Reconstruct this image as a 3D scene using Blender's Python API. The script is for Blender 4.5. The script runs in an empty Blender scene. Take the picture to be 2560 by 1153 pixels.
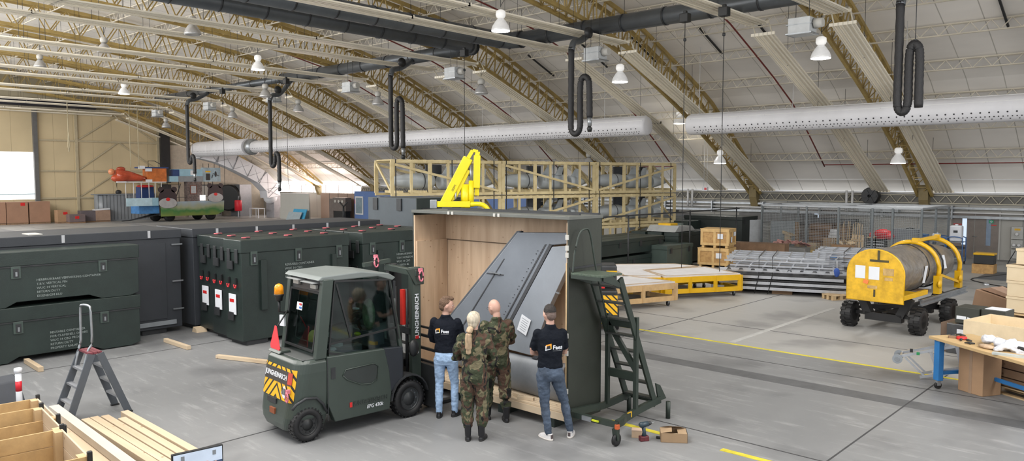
import bpy, bmesh, math, random
from mathutils import Vector, Matrix, Euler, noise
random.seed(7)
SC = bpy.context.scene
C = SC.collection
PI = math.pi
def R(a): return math.radians(a)
# ---------------------------------------------------------------- camera
FPX = 1920.0; CH = 3.62; YAW = R(42.7); PIT = math.atan((576.5-445)/FPX)
cam = bpy.data.cameras.new('camera'); camo = bpy.data.objects.new('camera', cam); C.objects.link(camo)
cam.sensor_width = 36; cam.lens = 36*FPX/2560; cam.clip_end = 300; cam.clip_start = 0.05
camo.location = (0, 0, CH); camo.rotation_euler = (PI/2-PIT, 0, YAW)
SC.camera = camo
SC.view_settings.view_transform = 'Standard'
SC.view_settings.look = 'None'
SC.view_settings.exposure = 0
# ---------------------------------------------------------------- materials
MATS = {}
def newmat(name):
    m = bpy.data.materials.new(name); m.use_nodes = True
    nt = m.node_tree; b = nt.nodes['Principled BSDF']
    return m, nt, b
def mat(name, col, rough=.6, metal=0, var=.12, scale=3, bump=0, bscale=40, emit=0, spec=.5, detail=4, stretch=None):
    if name in MATS: return MATS[name]
    m, nt, b = newmat(name); N = nt.nodes.new; L = nt.links.new
    b.inputs['Roughness'].default_value = rough; b.inputs['Metallic'].default_value = metal
    b.inputs['Specular IOR Level'].default_value = spec
    tc = N('ShaderNodeTexCoord'); src = tc.outputs['Object']
    if stretch:
        mp = N('ShaderNodeMapping'); mp.inputs['Scale'].default_value = stretch; L(src, mp.inputs[0]); src = mp.outputs[0]
    if var:
        n = N('ShaderNodeTexNoise'); n.inputs['Scale'].default_value = scale; n.inputs['Detail'].default_value = detail
        n.inputs['Roughness'].default_value = .65
        L(src, n.inputs['Vector'])
        r = N('ShaderNodeValToRGB'); r.color_ramp.elements[0].position = .3; r.color_ramp.elements[1].position = .7
        r.color_ramp.elements[0].color = tuple(c*(1-var) for c in col)+(1,)
        r.color_ramp.elements[1].color = tuple(min(1, c*(1+var)) for c in col)+(1,)
        L(n.outputs[0], r.inputs[0]); L(r.outputs[0], b.inputs['Base Color'])
    else: b.inputs['Base Color'].default_value = tuple(col)+(1,)
    if bump:
        n2 = N('ShaderNodeTexNoise'); n2.inputs['Scale'].default_value = bscale; n2.inputs['Detail'].default_value = 3
        L(src, n2.inputs['Vector'])
        bp = N('ShaderNodeBump'); bp.inputs['Strength'].default_value = bump; bp.inputs['Distance'].default_value = .02
        L(n2.outputs[0], bp.inputs['Height']); L(bp.outputs[0], b.inputs['Normal'])
    if emit:
        b.inputs['Emission Color'].default_value = tuple(col)+(1,); b.inputs['Emission Strength'].default_value = emit
    MATS[name] = m
    return m
def wood(name, col, dark, scale=(1, 1, 12), rough=.6, knots=True, wscale=1.0):
    m, nt, b = newmat(name); N = nt.nodes.new; L = nt.links.new
    tc = N('ShaderNodeTexCoord'); mp = N('ShaderNodeMapping'); mp.inputs['Scale'].default_value = scale
    L(tc.outputs['Object'], mp.inputs[0])
    n = N('ShaderNodeTexNoise'); n.inputs['Scale'].default_value = 2.2*wscale; n.inputs['Detail'].default_value = 6; n.inputs['Distortion'].default_value = .8
    L(mp.outputs[0], n.inputs['Vector'])
    r = N('ShaderNodeValToRGB'); r.color_ramp.elements[0].position = .35; r.color_ramp.elements[1].position = .65
    r.color_ramp.elements[0].color = tuple(dark)+(1,); r.color_ramp.elements[1].color = tuple(col)+(1,)
    L(n.outputs[0], r.inputs[0]); out = r.outputs[0]
    if knots:
        mp2 = N('ShaderNodeMapping'); mp2.inputs['Scale'].default_value = tuple(1+(s-1)*.12 for s in scale); L(tc.outputs['Object'], mp2.inputs[0])
        v = N('ShaderNodeTexVoronoi'); v.inputs['Scale'].default_value = 5*wscale; L(mp2.outputs[0], v.inputs['Vector'])
        r2 = N('ShaderNodeValToRGB'); r2.color_ramp.elements[0].position = .04; r2.color_ramp.elements[1].position = .12
        r2.color_ramp.elements[0].color = (.35, .22, .12, 1); r2.color_ramp.elements[1].color = (1, 1, 1, 1)
        L(v.outputs['Distance'], r2.inputs[0])
        mx = N('ShaderNodeMix'); mx.data_type = 'RGBA'; mx.blend_type = 'MULTIPLY'; mx.inputs[0].default_value = .8
        L(out, mx.inputs[6]); L(r2.outputs[0], mx.inputs[7]); out = mx.outputs[2]
    L(out, b.inputs['Base Color']); b.inputs['Roughness'].default_value = rough
    MATS[name] = m; return m
def camo_mat(name, cols, sc=9):
    m, nt, b = newmat(name); N = nt.nodes.new; L = nt.links.new
    tc = N('ShaderNodeTexCoord'); mp = N('ShaderNodeMapping'); mp.inputs['Rotation'].default_value = (.3, .5, .6); mp.inputs['Scale'].default_value = (1, 1, .62)
    L(tc.outputs['Object'], mp.inputs[0])
    base = None
    for i, (c, th, off, s) in enumerate(cols):
        if base is None:
            base = N('ShaderNodeRGB'); base.outputs[0].default_value = tuple(c)+(1,); base = base.outputs[0]; continue
        mp2 = N('ShaderNodeMapping'); mp2.inputs['Location'].default_value = (off, off*2.3, off*.7); L(mp.outputs[0], mp2.inputs[0])
        n = N('ShaderNodeTexNoise'); n.inputs['Scale'].default_value = sc*s; n.inputs['Detail'].default_value = 1.5; n.inputs['Distortion'].default_value = 1.2
        L(mp2.outputs[0], n.inputs['Vector'])
        r = N('ShaderNodeValToRGB'); r.color_ramp.interpolation = 'LINEAR'
        r.color_ramp.elements[0].position = th; r.color_ramp.elements[1].position = th+.02
        L(n.outputs[0], r.inputs[0])
        mx = N('ShaderNodeMix'); mx.data_type = 'RGBA'; mx.inputs[7].default_value = tuple(c)+(1,)
        L(r.outputs[0], mx.inputs[0]); L(base, mx.inputs[6]); base = mx.outputs[2]
    L(base, b.inputs['Base Color']); b.inputs['Roughness'].default_value = .9
    n2 = N('ShaderNodeTexNoise'); n2.inputs['Scale'].default_value = 22; n2.inputs['Detail'].default_value = 2; L(tc.outputs['Object'], n2.inputs['Vector'])
    bp = N('ShaderNodeBump'); bp.inputs['Strength'].default_value = .7; bp.inputs['Distance'].default_value = .03; L(n2.outputs[0], bp.inputs['Height']); L(bp.outputs[0], b.inputs['Normal'])
    MATS[name] = m; return m
def lines_mat(name, col, dark, spacing=1.0, axis=0, width=.03, rough=.7, var=.08, scale=.6, offset=0., streak=None):
    """surface with thin parallel seams every `spacing` metres along an object axis"""
    m, nt, b = newmat(name); N = nt.nodes.new; L = nt.links.new
    tc = N('ShaderNodeTexCoord'); sp = N('ShaderNodeSeparateXYZ'); L(tc.outputs['Object'], sp.inputs[0])
    d = N('ShaderNodeMath'); d.operation = 'MULTIPLY_ADD'; d.inputs[1].default_value = 1/spacing; d.inputs[2].default_value = offset; L(sp.outputs[axis], d.inputs[0])
    f = N('ShaderNodeMath'); f.operation = 'FRACT'; L(d.outputs[0], f.inputs[0])
    g = N('ShaderNodeMath'); g.operation = 'LESS_THAN'; g.inputs[1].default_value = width/spacing; L(f.outputs[0], g.inputs[0])
    n = N('ShaderNodeTexNoise'); n.inputs['Scale'].default_value = scale; n.inputs['Detail'].default_value = 5
    mp = N('ShaderNodeMapping'); L(tc.outputs['Object'], mp.inputs[0]); L(mp.outputs[0], n.inputs['Vector'])
    if streak: mp.inputs['Scale'].default_value = streak
    r = N('ShaderNodeValToRGB'); r.color_ramp.elements[0].position = .3; r.color_ramp.elements[1].position = .7
    r.color_ramp.elements[0].color = tuple(c*(1-var) for c in col)+(1,); r.color_ramp.elements[1].color = tuple(min(1, c*(1+var)) for c in col)+(1,)
    L(n.outputs[0], r.inputs[0])
    mx = N('ShaderNodeMix'); mx.data_type = 'RGBA'; mx.inputs[7].default_value = tuple(dark)+(1,)
    L(g.outputs[0], mx.inputs[0]); L(r.outputs[0], mx.inputs[6]); L(mx.outputs[2], b.inputs['Base Color'])
    b.inputs['Roughness'].default_value = rough
    MATS[name] = m; return m
def glass(name, tint=(.5, .56, .55), refl=.07):
    m, nt, b = newmat(name); N = nt.nodes.new; L = nt.links.new
    t = N('ShaderNodeBsdfTransparent'); t.inputs[0].default_value = tuple(tint)+(1,)
    g = N('ShaderNodeBsdfGlossy'); g.inputs['Roughness'].default_value = .05
    mx = N('ShaderNodeMixShader'); mx.inputs[0].default_value = refl
    L(t.outputs[0], mx.inputs[1]); L(g.outputs[0], mx.inputs[2]); L(mx.outputs[0], nt.nodes['Material Output'].inputs[0]); nt.nodes.remove(b)
    MATS[name] = m; return m
# ---------------------------------------------------------------- mesh builder
class MB:
    def __init__(s): s.bm = bmesh.new(); s.mi = 0; s.T = Matrix.Identity(4)
    def _v(s, p): return s.bm.verts.new(s.T @ Vector(p))
    def _f(s, vs, smooth=False):
        try:
            f = s.bm.faces.new(vs); f.material_index = s.mi; f.smooth = smooth; return f
        except ValueError: return None
    def box(s, c, d, rot=None):
        c = Vector(c); M = rot.to_matrix() if isinstance(rot, Euler) else (Matrix.Rotation(rot, 3, 'Z') if rot else Matrix.Identity(3))
        v = [s._v(c+M@Vector((x*d[0]/2, y*d[1]/2, z*d[2]/2))) for x in (-1, 1) for y in (-1, 1) for z in (-1, 1)]
        for q in ((0, 1, 3, 2), (4, 6, 7, 5), (0, 4, 5, 1), (2, 3, 7, 6), (0, 2, 6, 4), (1, 5, 7, 3)): s._f([v[i] for i in q])
        return s
    def b2(s, a, b):
        return s.box([(a[i]+b[i])/2 for i in range(3)], [abs(a[i]-b[i]) for i in range(3)])
    def beam(s, p, q, w, h, up=(0, 0, 1)):
        p = Vector(p); q = Vector(q); d = (q-p)
        if d.length < 1e-6: return s
        d.normalize(); u = Vector(up)
        if abs(d.dot(u)) > .98: u = Vector((1, 0, 0)) if abs(d.x) < .9 else Vector((0, 1, 0))
        sx = d.cross(u).normalized(); uz = sx.cross(d).normalized()
        v = []
        for P in (p, q):
            for a, b in ((-1, -1), (1, -1), (1, 1), (-1, 1)): v.append(s._v(P+sx*a*w/2+uz*b*h/2))
        for q4 in ((3, 2, 1, 0), (4, 5, 6, 7), (0, 1, 5, 4), (1, 2, 6, 5), (2, 3, 7, 6), (3, 0, 4, 7)): s._f([v[i] for i in q4])
        return s
    def ring(s, c, d, r, n, ref=None, ry=None):
        d = Vector(d).normalized(); u = Vector(ref) if ref else Vector((0, 0, 1))
        if abs(d.dot(u)) > .97: u = Vector((0, 1, 0)) if abs(d.y) < .9 else Vector((1, 0, 0))
        a = d.cross(u).normalized(); b = a.cross(d).normalized(); ry = r if ry is None else ry
        return [s._v(Vector(c)+a*math.cos(2*PI*i/n)*r+b*math.sin(2*PI*i/n)*ry) for i in range(n)]
    def skin(s, rings, cap=True, smooth=True):
        n = len(rings[0])
        for A, B in zip(rings, rings[1:]):
            for i in range(n): s._f([A[i], A[(i+1) % n], B[(i+1) % n], B[i]], smooth)
        if cap: s._f(rings[0][::-1]); s._f(rings[-1])
    def tube(s, pts, r, n=8, cap=True, ref=None):
        pts = [Vector(p) for p in pts]; rs = r if isinstance(r, (list, tuple)) else [r]*len(pts); R_ = []
        for i, p in enumerate(pts):
            d = (pts[min(i+1, len(pts)-1)]-pts[max(i-1, 0)])
            R_.append(s.ring(p, d, rs[i], n, ref))
        s.skin(R_, cap); return s
    def cyl(s, p, q, r, r2=None, n=16):
        s.skin([s.ring(p, Vector(q)-Vector(p), r, n), s.ring(q, Vector(q)-Vector(p), r if r2 is None else r2, n)]); return s
    def lathe(s, prof, c=(0, 0, 0), axis=(0, 0, 1), n=20, cap=True):
        c = Vector(c); ax = Vector(axis).normalized()
        s.skin([s.ring(c+ax*h, ax, max(r, 1e-4), n) for h, r in prof], cap); return s
    def prism(s, poly, a, b, ax='y'):
        """polygon in the plane across `ax`, extruded from a to b"""
        def P(u, v, w):
            return {'x': (w, u, v), 'y': (u, w, v), 'z': (u, v, w)}[ax]
        A = [s._v(P(u, v, a)) for u, v in poly]; B = [s._v(P(u, v, b)) for u, v in poly]; n = len(poly)
        s._f(A); s._f(B[::-1])
        for i in range(n): s._f([A[i], B[i], B[(i+1) % n], A[(i+1) % n]])
        return s
    def quad(s, *p): s._f([s._v(q) for q in p]); return s
    def ell(s, c, r, n=14, m=8, rot=None):
        c = Vector(c); M = rot.to_matrix() if rot else Matrix.Identity(3); R_ = []
        for j in range(m+1):
            t = PI*(j+.0)/m; rr = max(math.sin(t), .02)
            R_.append([s._v(c+M@Vector((r[0]*rr*math.cos(2*PI*i/n), r[1]*rr*math.sin(2*PI*i/n), -r[2]*math.cos(t)))) for i in range(n)])
        s.skin(R_); return s
    def build(s, name, mats, parent=None, bev=0, smooth=False, raw=False):
        bm = s.bm
        bmesh.ops.recalc_face_normals(bm, faces=bm.faces)
        me = bpy.data.meshes.new(name); bm.to_mesh(me); bm.free()
        o = bpy.data.objects.new(name, me)
        for m in (mats if isinstance(mats, (list, tuple)) else [mats]): me.materials.append(m)
        C.objects.link(o)
        if parent: o.parent = parent
        if bev:
            b = o.modifiers.new('bevel', 'BEVEL'); b.width = bev; b.segments = 2; b.limit_method = 'ANGLE'
        if smooth:
            for p in me.polygons: p.use_smooth = True
        return o
def tag(o, label=None, cat=None, group=None, kind=None):
    if label: o['label'] = label
    if cat: o['category'] = cat
    if group: o['group'] = group
    if kind: o['kind'] = kind
    return o
def thing(name, label, cat, loc=(0, 0, 0), rz=0, group=None, kind=None):
    o = bpy.data.objects.new(name, None); o.empty_display_size = .2; C.objects.link(o)
    o.location = loc; o.rotation_euler = (0, 0, rz)
    return tag(o, label, cat, group, kind)
def struct(o): o['kind'] = 'structure'; return o
def clone(root, loc=None, rz=None, label=None, group=None, parent=None):
    c = root.copy(); C.objects.link(c)
    if parent: c.parent = parent
    for ch in root.children: clone(ch, parent=c)
    if loc is not None: c.location = loc
    if rz is not None: c.rotation_euler = (0, 0, rz)
    if label: c['label'] = label
    if group: c['group'] = group
    return c
def text(s, size, m, parent, loc, rot, name='lettering', ext=.001, align='CENTER', shear=0, sx=1, bold=0, spacing=1.0):
    cu = bpy.data.curves.new(name, 'FONT'); cu.body = s; cu.size = size; cu.extrude = ext; cu.align_x = align; cu.align_y = 'CENTER'
    cu.shear = shear; cu.offset = bold; cu.resolution_u = 2; cu.space_character = spacing
    t = bpy.data.objects.new(name, cu); C.objects.link(t)
    dg = bpy.context.evaluated_depsgraph_get(); me = bpy.data.meshes.new_from_object(t.evaluated_get(dg))
    bpy.data.objects.remove(t); o = bpy.data.objects.new(name, me); C.objects.link(o)
    me.materials.clear(); me.materials.append(m); o.parent = parent; o.location = loc; o.rotation_euler = rot; o.scale = (sx, 1, 1)
    return o
def spline(pts, n=6):
    pts = [Vector(p) for p in pts]; out = []
    P = [pts[0]*2-pts[1]]+pts+[pts[-1]*2-pts[-2]]
    for i in range(1, len(P)-2):
        a, b, c, d = P[i-1:i+3]
        for k in range(n):
            t = k/n
            out.append(.5*((2*b)+(c-a)*t+(2*a-5*b+4*c-d)*t*t+(3*b-a-3*c+d)*t**3))
    out.append(pts[-1]); return out
# ---------------------------------------------------------------- common materials
yel_paint = mat('truss ochre paint', (.37, .265, .09), .55, 0, .2, 2)
cream = mat('cream steel', (.62, .57, .45), .45, 0, .08, 2)
purl = mat('purlin steel', (.66, .61, .51), .6, 0, .12, 1)
white = mat('white paint', (.62, .62, .62), .5, 0, .06, 2)
offwhite = mat('off white paint', (.45, .44, .41), .5, 0, .06, 2)
black = mat('black rubber', (.008, .008, .009), .55, 0, .2, 10)
darkm = mat('dark steel', (.035, .037, .04), .5, .3, .2, 5)
blackplast = mat('black plastic', (.014, .015, .016), .45, 0, .1, 8)
galv = mat('galvanised steel', (.34, .36, .38), .38, .75, .18, 4)
alu = mat('bright aluminium', (.60, .62, .66), .3, .85, .12, 6)
greym = mat('grey paint', (.22, .24, .26), .5, 0, .1, 3)
green = mat('army green paint', (.017, .027, .024), .42, 0, .22, 1.6, .15, 60)
green2 = mat('lighter green paint', (.050, .070, .062), .4, 0, .18, 1.6, .1, 60)
slate = mat('slate grey container paint', (.030, .034, .041), .5, 0, .12, 1.2, .1, 50)
yellow = mat('yellow enamel', (.66, .38, .008), .35, 0, .1, 3)
red = mat('red paint', (.55, .02, .02), .4, 0, .1, 3)
paper = mat('white paper', (.66, .68, .72), .7, 0, .04, 3)
stencil = mat('stencil white', (.26, .30, .29), .8, 0, .45, 60)
ply = wood('plywood', (.62, .46, .30), (.50, .355, .22), (1, 1, .12), .6)
pine = wood('pine timber', (.60, .44, .25), (.46, .32, .17), (1, 1, 1), .6)
pineL = wood('pine along x', (.60, .48, .34), (.47, .36, .24), (.12, 1, 1), .6)
rackwood = wood('rack timber', (.62, .52, .30), (.50, .40, .21), (1, 1, 1), .65)
oldwood = wood('old timber', (.30, .19, .11), (.17, .10, .06), (.3, 1, 1), .75)
card = mat('cardboard', (.34, .21, .12), .8, 0, .08, 3)
lampglow = mat('lamp glow', (1, .97, .93), .4, 0, 0, 1, emit=14)
def split(mb, name, mats, parent, bev=0):
    """one child mesh per loose piece"""
    bm = mb.bm; bmesh.ops.recalc_face_normals(bm, faces=bm.faces); seen = set(); out = []
    mats = mats if isinstance(mats, (list, tuple)) else [mats]
    for v in list(bm.verts):
        if v in seen: continue
        st = [v]; isl = []; seen.add(v)
        while st:
            a = st.pop(); isl.append(a)
            for e in a.link_edges:
                b = e.other_vert(a)
                if b not in seen: seen.add(b); st.append(b)
        ix = {a: i for i, a in enumerate(isl)}; fs = {f for a in isl for f in a.link_faces}
        me = bpy.data.meshes.new(name); fl = list(fs)
        me.from_pydata([a.co[:] for a in isl], [], [[ix[w] for w in f.verts] for f in fl])
        for p, f in zip(me.polygons, fl): p.use_smooth = f.smooth; p.material_index = f.material_index
        for m in mats: me.materials.append(m)
        o = bpy.data.objects.new(name, me); C.objects.link(o); o.parent = parent
        if bev: b = o.modifiers.new('bevel', 'BEVEL'); b.width = bev; b.segments = 2; b.limit_method = 'ANGLE'
        out.append(o)
    bm.free(); return out
MB.split = lambda s, name, mats, parent, bev=0: split(s, name, mats, parent, bev)
# ================================================================ people
from mathutils.bvhtree import BVHTree
def organic(name, mb, mats, parent, voxel=.013, smooth=5, disp=0, dscale=.12, seed=0, matfn=None):
    o = mb.build(name, mats)
    r = o.modifiers.new('r', 'REMESH'); r.mode = 'VOXEL'; r.voxel_size = voxel; r.use_smooth_shade = True
    s = o.modifiers.new('s', 'SMOOTH'); s.factor = .5; s.iterations = smooth
    dg = bpy.context.evaluated_depsgraph_get(); me = bpy.data.meshes.new_from_object(o.evaluated_get(dg)); old = o.data
    bpy.data.objects.remove(o); bpy.data.meshes.remove(old)
    if disp:
        new = []
        for v in me.vertices:
            p = v.co.copy(); k = noise.noise(Vector((p.x/dscale+seed, p.y/dscale, p.z/(dscale*.55)+seed)))+.5*noise.noise(Vector((p.x/dscale*2.3, p.y/dscale*2.3+seed, p.z/dscale*3.1)))
            new += list(p+v.normal*disp*k)
        me.vertices.foreach_set('co', new)
    me.materials.clear()
    for m in (mats if isinstance(mats, (list, tuple)) else [mats]): me.materials.append(m)
    for p in me.polygons:
        p.use_smooth = True
        if matfn: p.material_index = matfn(p.center)
    o = bpy.data.objects.new(name, me); C.objects.link(o); o.parent = parent; me.name = name
    return o
def hring(m, c, rx, ry, n=20, sq=1.0): return [m._v((c[0]+rx*math.copysign(abs(math.cos(a))**sq, math.cos(a)), c[1]+ry*math.copysign(abs(math.sin(a))**sq, math.sin(a)), c[2])) for a in [2*PI*k/n for k in range(n)]]
def column(m, secs): m.skin([hring(m, (x, y, z), rx, ry, 20, .85) for x, y, z, rx, ry in secs])
def limb(m, pts, rs, sub=3):
    P = spline(pts, sub); n = len(P); rr = []
    for i in range(n):
        t = i/(n-1)*(len(rs)-1); k = min(int(t), len(rs)-2); rr.append(rs[k]+(rs[k+1]-rs[k])*(t-k))
    m.tube(P, rr, 14); 
    m.ell(pts[0], (rs[0],)*3, 12, 6); m.ell(pts[-1], (rs[-1],)*3, 12, 6)
def hand(m, w, d, up, curl=.5, s=1.0):
    """palm at w pointing along d with back towards up; four fingers and a thumb"""
    w = Vector(w); d = Vector(d).normalized(); up = Vector(up); up = (up-d*up.dot(d)).normalized(); sd = d.cross(up).normalized()
    for k in range(-1, 2): m.tube([w+sd*k*.022*s, w+d*.05*s+sd*k*.025*s, w+d*.085*s+sd*k*.024*s], [.018*s, .019*s, .015*s], 8)
    for k, L in enumerate((.060, .074, .078, .066)):
        o = (k-1.5)*.0195*s; p = w+d*.085*s+sd*o; c = curl; a = p+d*L*.45*s-up*L*.1*c*s; b = a+(d*(1-c*.8)-up*c).normalized()*L*.33*s; e = b+(d*(1-c*1.5)-up*c*1.2).normalized()*L*.28*s
        m.tube([p-d*.02, p, a, b, e], [.009*s, .0095*s, .009*s, .008*s, .0065*s], 7)
    p = w+d*.025*s-sd*.035*s; m.tube([w+d*.01*s-sd*.02*s, p, p+d*.03*s-sd*.012*s-up*.008, p+d*.055*s-sd*.012*s-up*.016], [.014*s, .0125*s, .0105*s, .008*s], 7)
skin_ = mat('skin', (.52, .31, .24), .5, 0, .05, 12); skin2 = mat('skin shaven', (.13, .09, .075), .6, 0, .06, 20)
eyew = mat('eye white', (.7, .7, .68), .3); lipm = mat('lips', (.42, .17, .15), .5)
CAMO = camo_mat('woodland camouflage', [((.15, .13, .075), 0, 0, 1), ((.036, .045, .022), .43, 0, 1), ((.070, .038, .024), .53, 3.1, 1.1), ((.006, .006, .006), .59, 7.7, 1.15)], 8.0)
def person(lab, px, py, H, heading, P):
    """P: arms {(side): [shoulder, elbow, wrist, hand dir]}, feet, head yaw, clothing"""
    t = thing('person', lab, 'person', (px, py, 0), heading)
    k = H/1.8; fem = P.get('fem'); W = .92 if fem else 1.0
    def V_(x, y, z): return (x*k, y*k, z*k)
    sh = P.get('sh', .178)*W; hipw = .092
    lean = P.get('lean', 0)
    def tor(secs, m): column(m, [(x*k+P.get('shift', 0), (y+lean*(z-.95))*k, z*k, rx*k*W, ry*k) for x, y, z, rx, ry in secs])
    SX = P.get('shift', 0)/k
    arms = {}
    for s in (-1, 1):
        S = (s*sh+SX, lean*.5, 1.435); E_, Wr = [(q_[0]+SX, q_[1], q_[2]) for q_ in P['arms'][0 if s < 0 else 1][:2]]; arms[s] = (S, E_, Wr)
    # --- body
    m = MB()
    tor([(SX*0, 0, .88, .14, .09), (0, 0, .98, .15, .095), (0, 0, 1.1, .135, .09), (0, 0, 1.3, .155, .10), (0, 0, 1.42, .15, .08), (0, 0, 1.49, .07, .05)], m)
    hy, hp = P.get('head', (0, 0)); nb = Vector(V_(SX, lean*.55-.005, 1.50))
    T = Matrix.Translation(nb)@Matrix.Rotation(hy, 4, 'Z')@Matrix.Rotation(hp, 4, 'X'); m.tube([nb-Vector((0, 0, .05)), nb+Vector((0, .006, .05)), nb+Vector((0, .012, .11))], [.062*k*W, .056*k*W, .054*k*W], 14)
    m.T = T; q = k*(1.0 if fem else 1.06)
    m.ell((0, .01*q, .185*q), (.074*q, .094*q, .108*q), 18, 12); m.ell((0, .045*q, .135*q), (.056*q, .056*q, .062*q), 14, 8); m.ell((0, .075*q, .098*q), (.026*q, .024*q, .022*q), 10, 6)
    m.ell((0, .055*q, .175*q), (.06*q, .045*q, .07*q), 12, 8)
    m.tube([(0, .094*q, .195*q), (0, .112*q, .165*q), (0, .118*q, .155*q)], [.009*q, .012*q, .014*q], 8); m.ell((0, .10*q, .152*q), (.017*q, .014*q, .009*q), 8, 5)
    for s in (-1, 1): m.ell((s*.076*q, .005*q, .168*q), (.009*q, .020*q, .032*q), 10, 6, Euler((R(-10), 0, s*R(-18)))); m.ell((s*.032*q, .083*q, .196*q), (.020*q, .012*q, .010*q), 8, 5); m.ell((s*.04*q, .07*q, .155*q), (.02*q, .02*q, .02*q), 8, 5)
    m.ell((0, .098*q, .122*q), (.022*q, .009*q, .010*q), 8, 5)
    m.T = Matrix.Identity(4)
    for s in (-1, 1):
        S, E_, Wr = arms[s]
        limb(m, [V_(*S), V_(*E_), V_(*Wr)], [.040*k*W, .038*k*W, .036*k*W, .034*k*W, .026*k*W])
        f = P['feet'][0 if s < 0 else 1]; hx = s*hipw+SX; kn = ((hx+f[0])/2+s*.012, f[1]/2+.03+P.get('knee', [0, 0])[0 if s < 0 else 1], .50)
        limb(m, [V_(hx, 0, .92), V_(*kn), V_(f[0], f[1], .09)], [.078*k, .066*k, .048*k, .045*k, .036*k])
    fin = []
    o = organic('body', m, skin_, t, .0095, 3)
    # hands as part of the body outline: separate fine mesh merged into the same object
    m = MB()
    for s in (-1, 1):
        a = P['arms'][0 if s < 0 else 1]; Wr = Vector(V_(a[1][0]+SX, a[1][1], a[1][2])); m.tube([Wr-Vector(a[2])*.04, Wr, Wr+Vector(a[2]).normalized()*.02], [.026*k*W, .026*k*W, .024*k*W], 10); hand(m, Wr, a[2], a[3], .45, k*W)
    hd = organic('hands', m, skin_, t, .0058, 2)
    bm = bmesh.new(); bm.from_mesh(o.data); bm.from_mesh(hd.data); bm.to_mesh(o.data); bm.free(); bpy.data.objects.remove(hd)
    for p in o.data.polygons: p.use_smooth = True
    # --- eyes, brows, lips
    m = MB(); m.T = T
    for s in (-1, 1): m.ell((s*.031*q, .0885*q, .184*q), (.013*q, .010*q, .0075*q), 10, 6)
    m.split('eye', eyew, t)
    m = MB(); m.T = T
    for s in (-1, 1): m.ell((s*.031*q, .0975*q, .184*q), (.0058*q, .003*q, .0058*q), 8, 5)
    m.split('iris', blackplast, t)
    m = MB(); m.T = T; m.ell((0, .1035*q, .120*q), (.022*q, .005*q, .006*q), 10, 6); m.build('lips', lipm, t)
    if P.get('brow'):
        m = MB(); m.T = T
        for s in (-1, 1): m.tube([(s*.015*q, .097*q, .205*q), (s*.033*q, .094*q, .209*q), (s*.048*q, .082*q, .204*q)], [.003, .004, .002], 6)
        m.split('eyebrow', P['brow'], t)
    # --- hair
    P['hair'](t, T, q)
    # --- top
    tp = P['top']; m = MB(); g = tp.get('g', 1.0)
    hem = tp.get('hem', .98)
    tor([(0, 0, hem, .172*g, .118*g), (0, 0, hem+.02, .176*g, .122*g), (0, -.0, 1.12, .160*g, .112*g), (0, .0, 1.26, .182*g, .122*g), (0, 0, 1.37, .192*g, .118*g), (0, -.004, 1.425, .176*g, .096*g), (0, -.004, 1.465, .135, .078), (0, -.004, 1.495, .095, .068), (0, 0, 1.515, .078, .066)], m)
    column(m, [(SX*k, (lean*.55-.008)*k, 1.50*k, .076*k*W, .068*k), (SX*k, (lean*.55-.008)*k, 1.555*k, .070*k*W, .064*k)])
    for s in (-1, 1):
        S, E_, Wr = arms[s]; S = Vector(V_(*S)); E2 = Vector(V_(*E_)); W2 = Vector(V_(*Wr)); r = tp.get('sl', .060)*k*W
        m.ell(S+Vector((-s*.022, 0, -.040)), (.060*k*W, .070*k, .058*k), 12, 8)
        if tp['sleeve'] == 'short':
            en = S.lerp(E2, .80); m.ell(S, (r*1.1, r*1.1, r*1.02), 12, 8); m.tube([S, S.lerp(E2, .4), en], [r*1.14, r*1.10, r*1.12], 14)
        else:
            limb(m, [tuple(S), tuple(E2), tuple(S.lerp(E2, 1).lerp(W2, .93))], [r*1.12, r, r*.95, r*.86, r*.72])
    top = organic(tp['name'], m, tp['mat'], t, .0115, 4, tp.get('disp', .008), tp.get('ds', .11), px)
    # --- trousers
    bt = P['bottom']; m = MB(); tk = bt['r']
    tor([(0, 0, .80, .150*bt.get('h', 1), .105), (0, -.012, .88, .168*bt.get('h', 1), .122*bt.get('h', 1)), (0, -.008, .95, .165*bt.get('h', 1), .118), (0, 0, 1.02, .155, .108)], m)
    for s in (-1, 1):
        f = P['feet'][0 if s < 0 else 1]; hx = s*hipw+SX; kn = ((hx+f[0])/2+s*.012, f[1]/2+.03+P.get('knee', [0, 0])[0 if s < 0 else 1], .50)
        limb(m, [V_(hx, -.005, .87), V_((hx*.6+kn[0]*.4), kn[1]*.45, .70), V_(*kn), V_(kn[0]*.5+f[0]*.5, (kn[1]+f[1])*.5-.012, .28), V_(f[0], f[1]-.005, bt['end'])], [tk[0]*k, tk[1]*k, tk[2]*k, tk[3]*k, tk[4]*k])
    tr = organic(bt['name'], m, bt['mat'], t, .0115, 4, bt.get('disp', .008), .09, py)
    # --- shoes
    for s in (-1, 1):
        f = P['feet'][0 if s < 0 else 1]; fz = f[2] if len(f) > 2 else s*-.25; Rm = Matrix.Translation(V_(f[0], f[1], 0))@Matrix.Rotation(fz, 4, 'Z'); m = MB(); m.T = Rm; sk = k*(.9 if fem else 1)
        hgt = P['shoe'].get('h', .09)
        column(m, [(0, .055*sk, .004, .044*sk, .130*sk), (0, .055*sk, .03, .046*sk, .133*sk), (0, .045*sk, .055*sk, .042*sk, .112*sk), (0, .012*sk, .080*sk, .040*sk, .075*sk), (0, -.015*sk, hgt*sk, .042*sk, .052*sk)])
        if hgt > .15: column(m, [(0, -.012, .07, .046*sk, .056*sk), (0, -.016, hgt, .056*sk, .062*sk)])
        so = organic(P['shoe']['name'], m, P['shoe']['mat'], t, .007, 3)
        m = MB(); m.T = Rm; column(m, [(0, .055*sk, .0, .046*sk, .134*sk), (0, .055*sk, .022, .049*sk, .138*sk)]); m.build('sole', P['shoe']['sole'], so)
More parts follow.
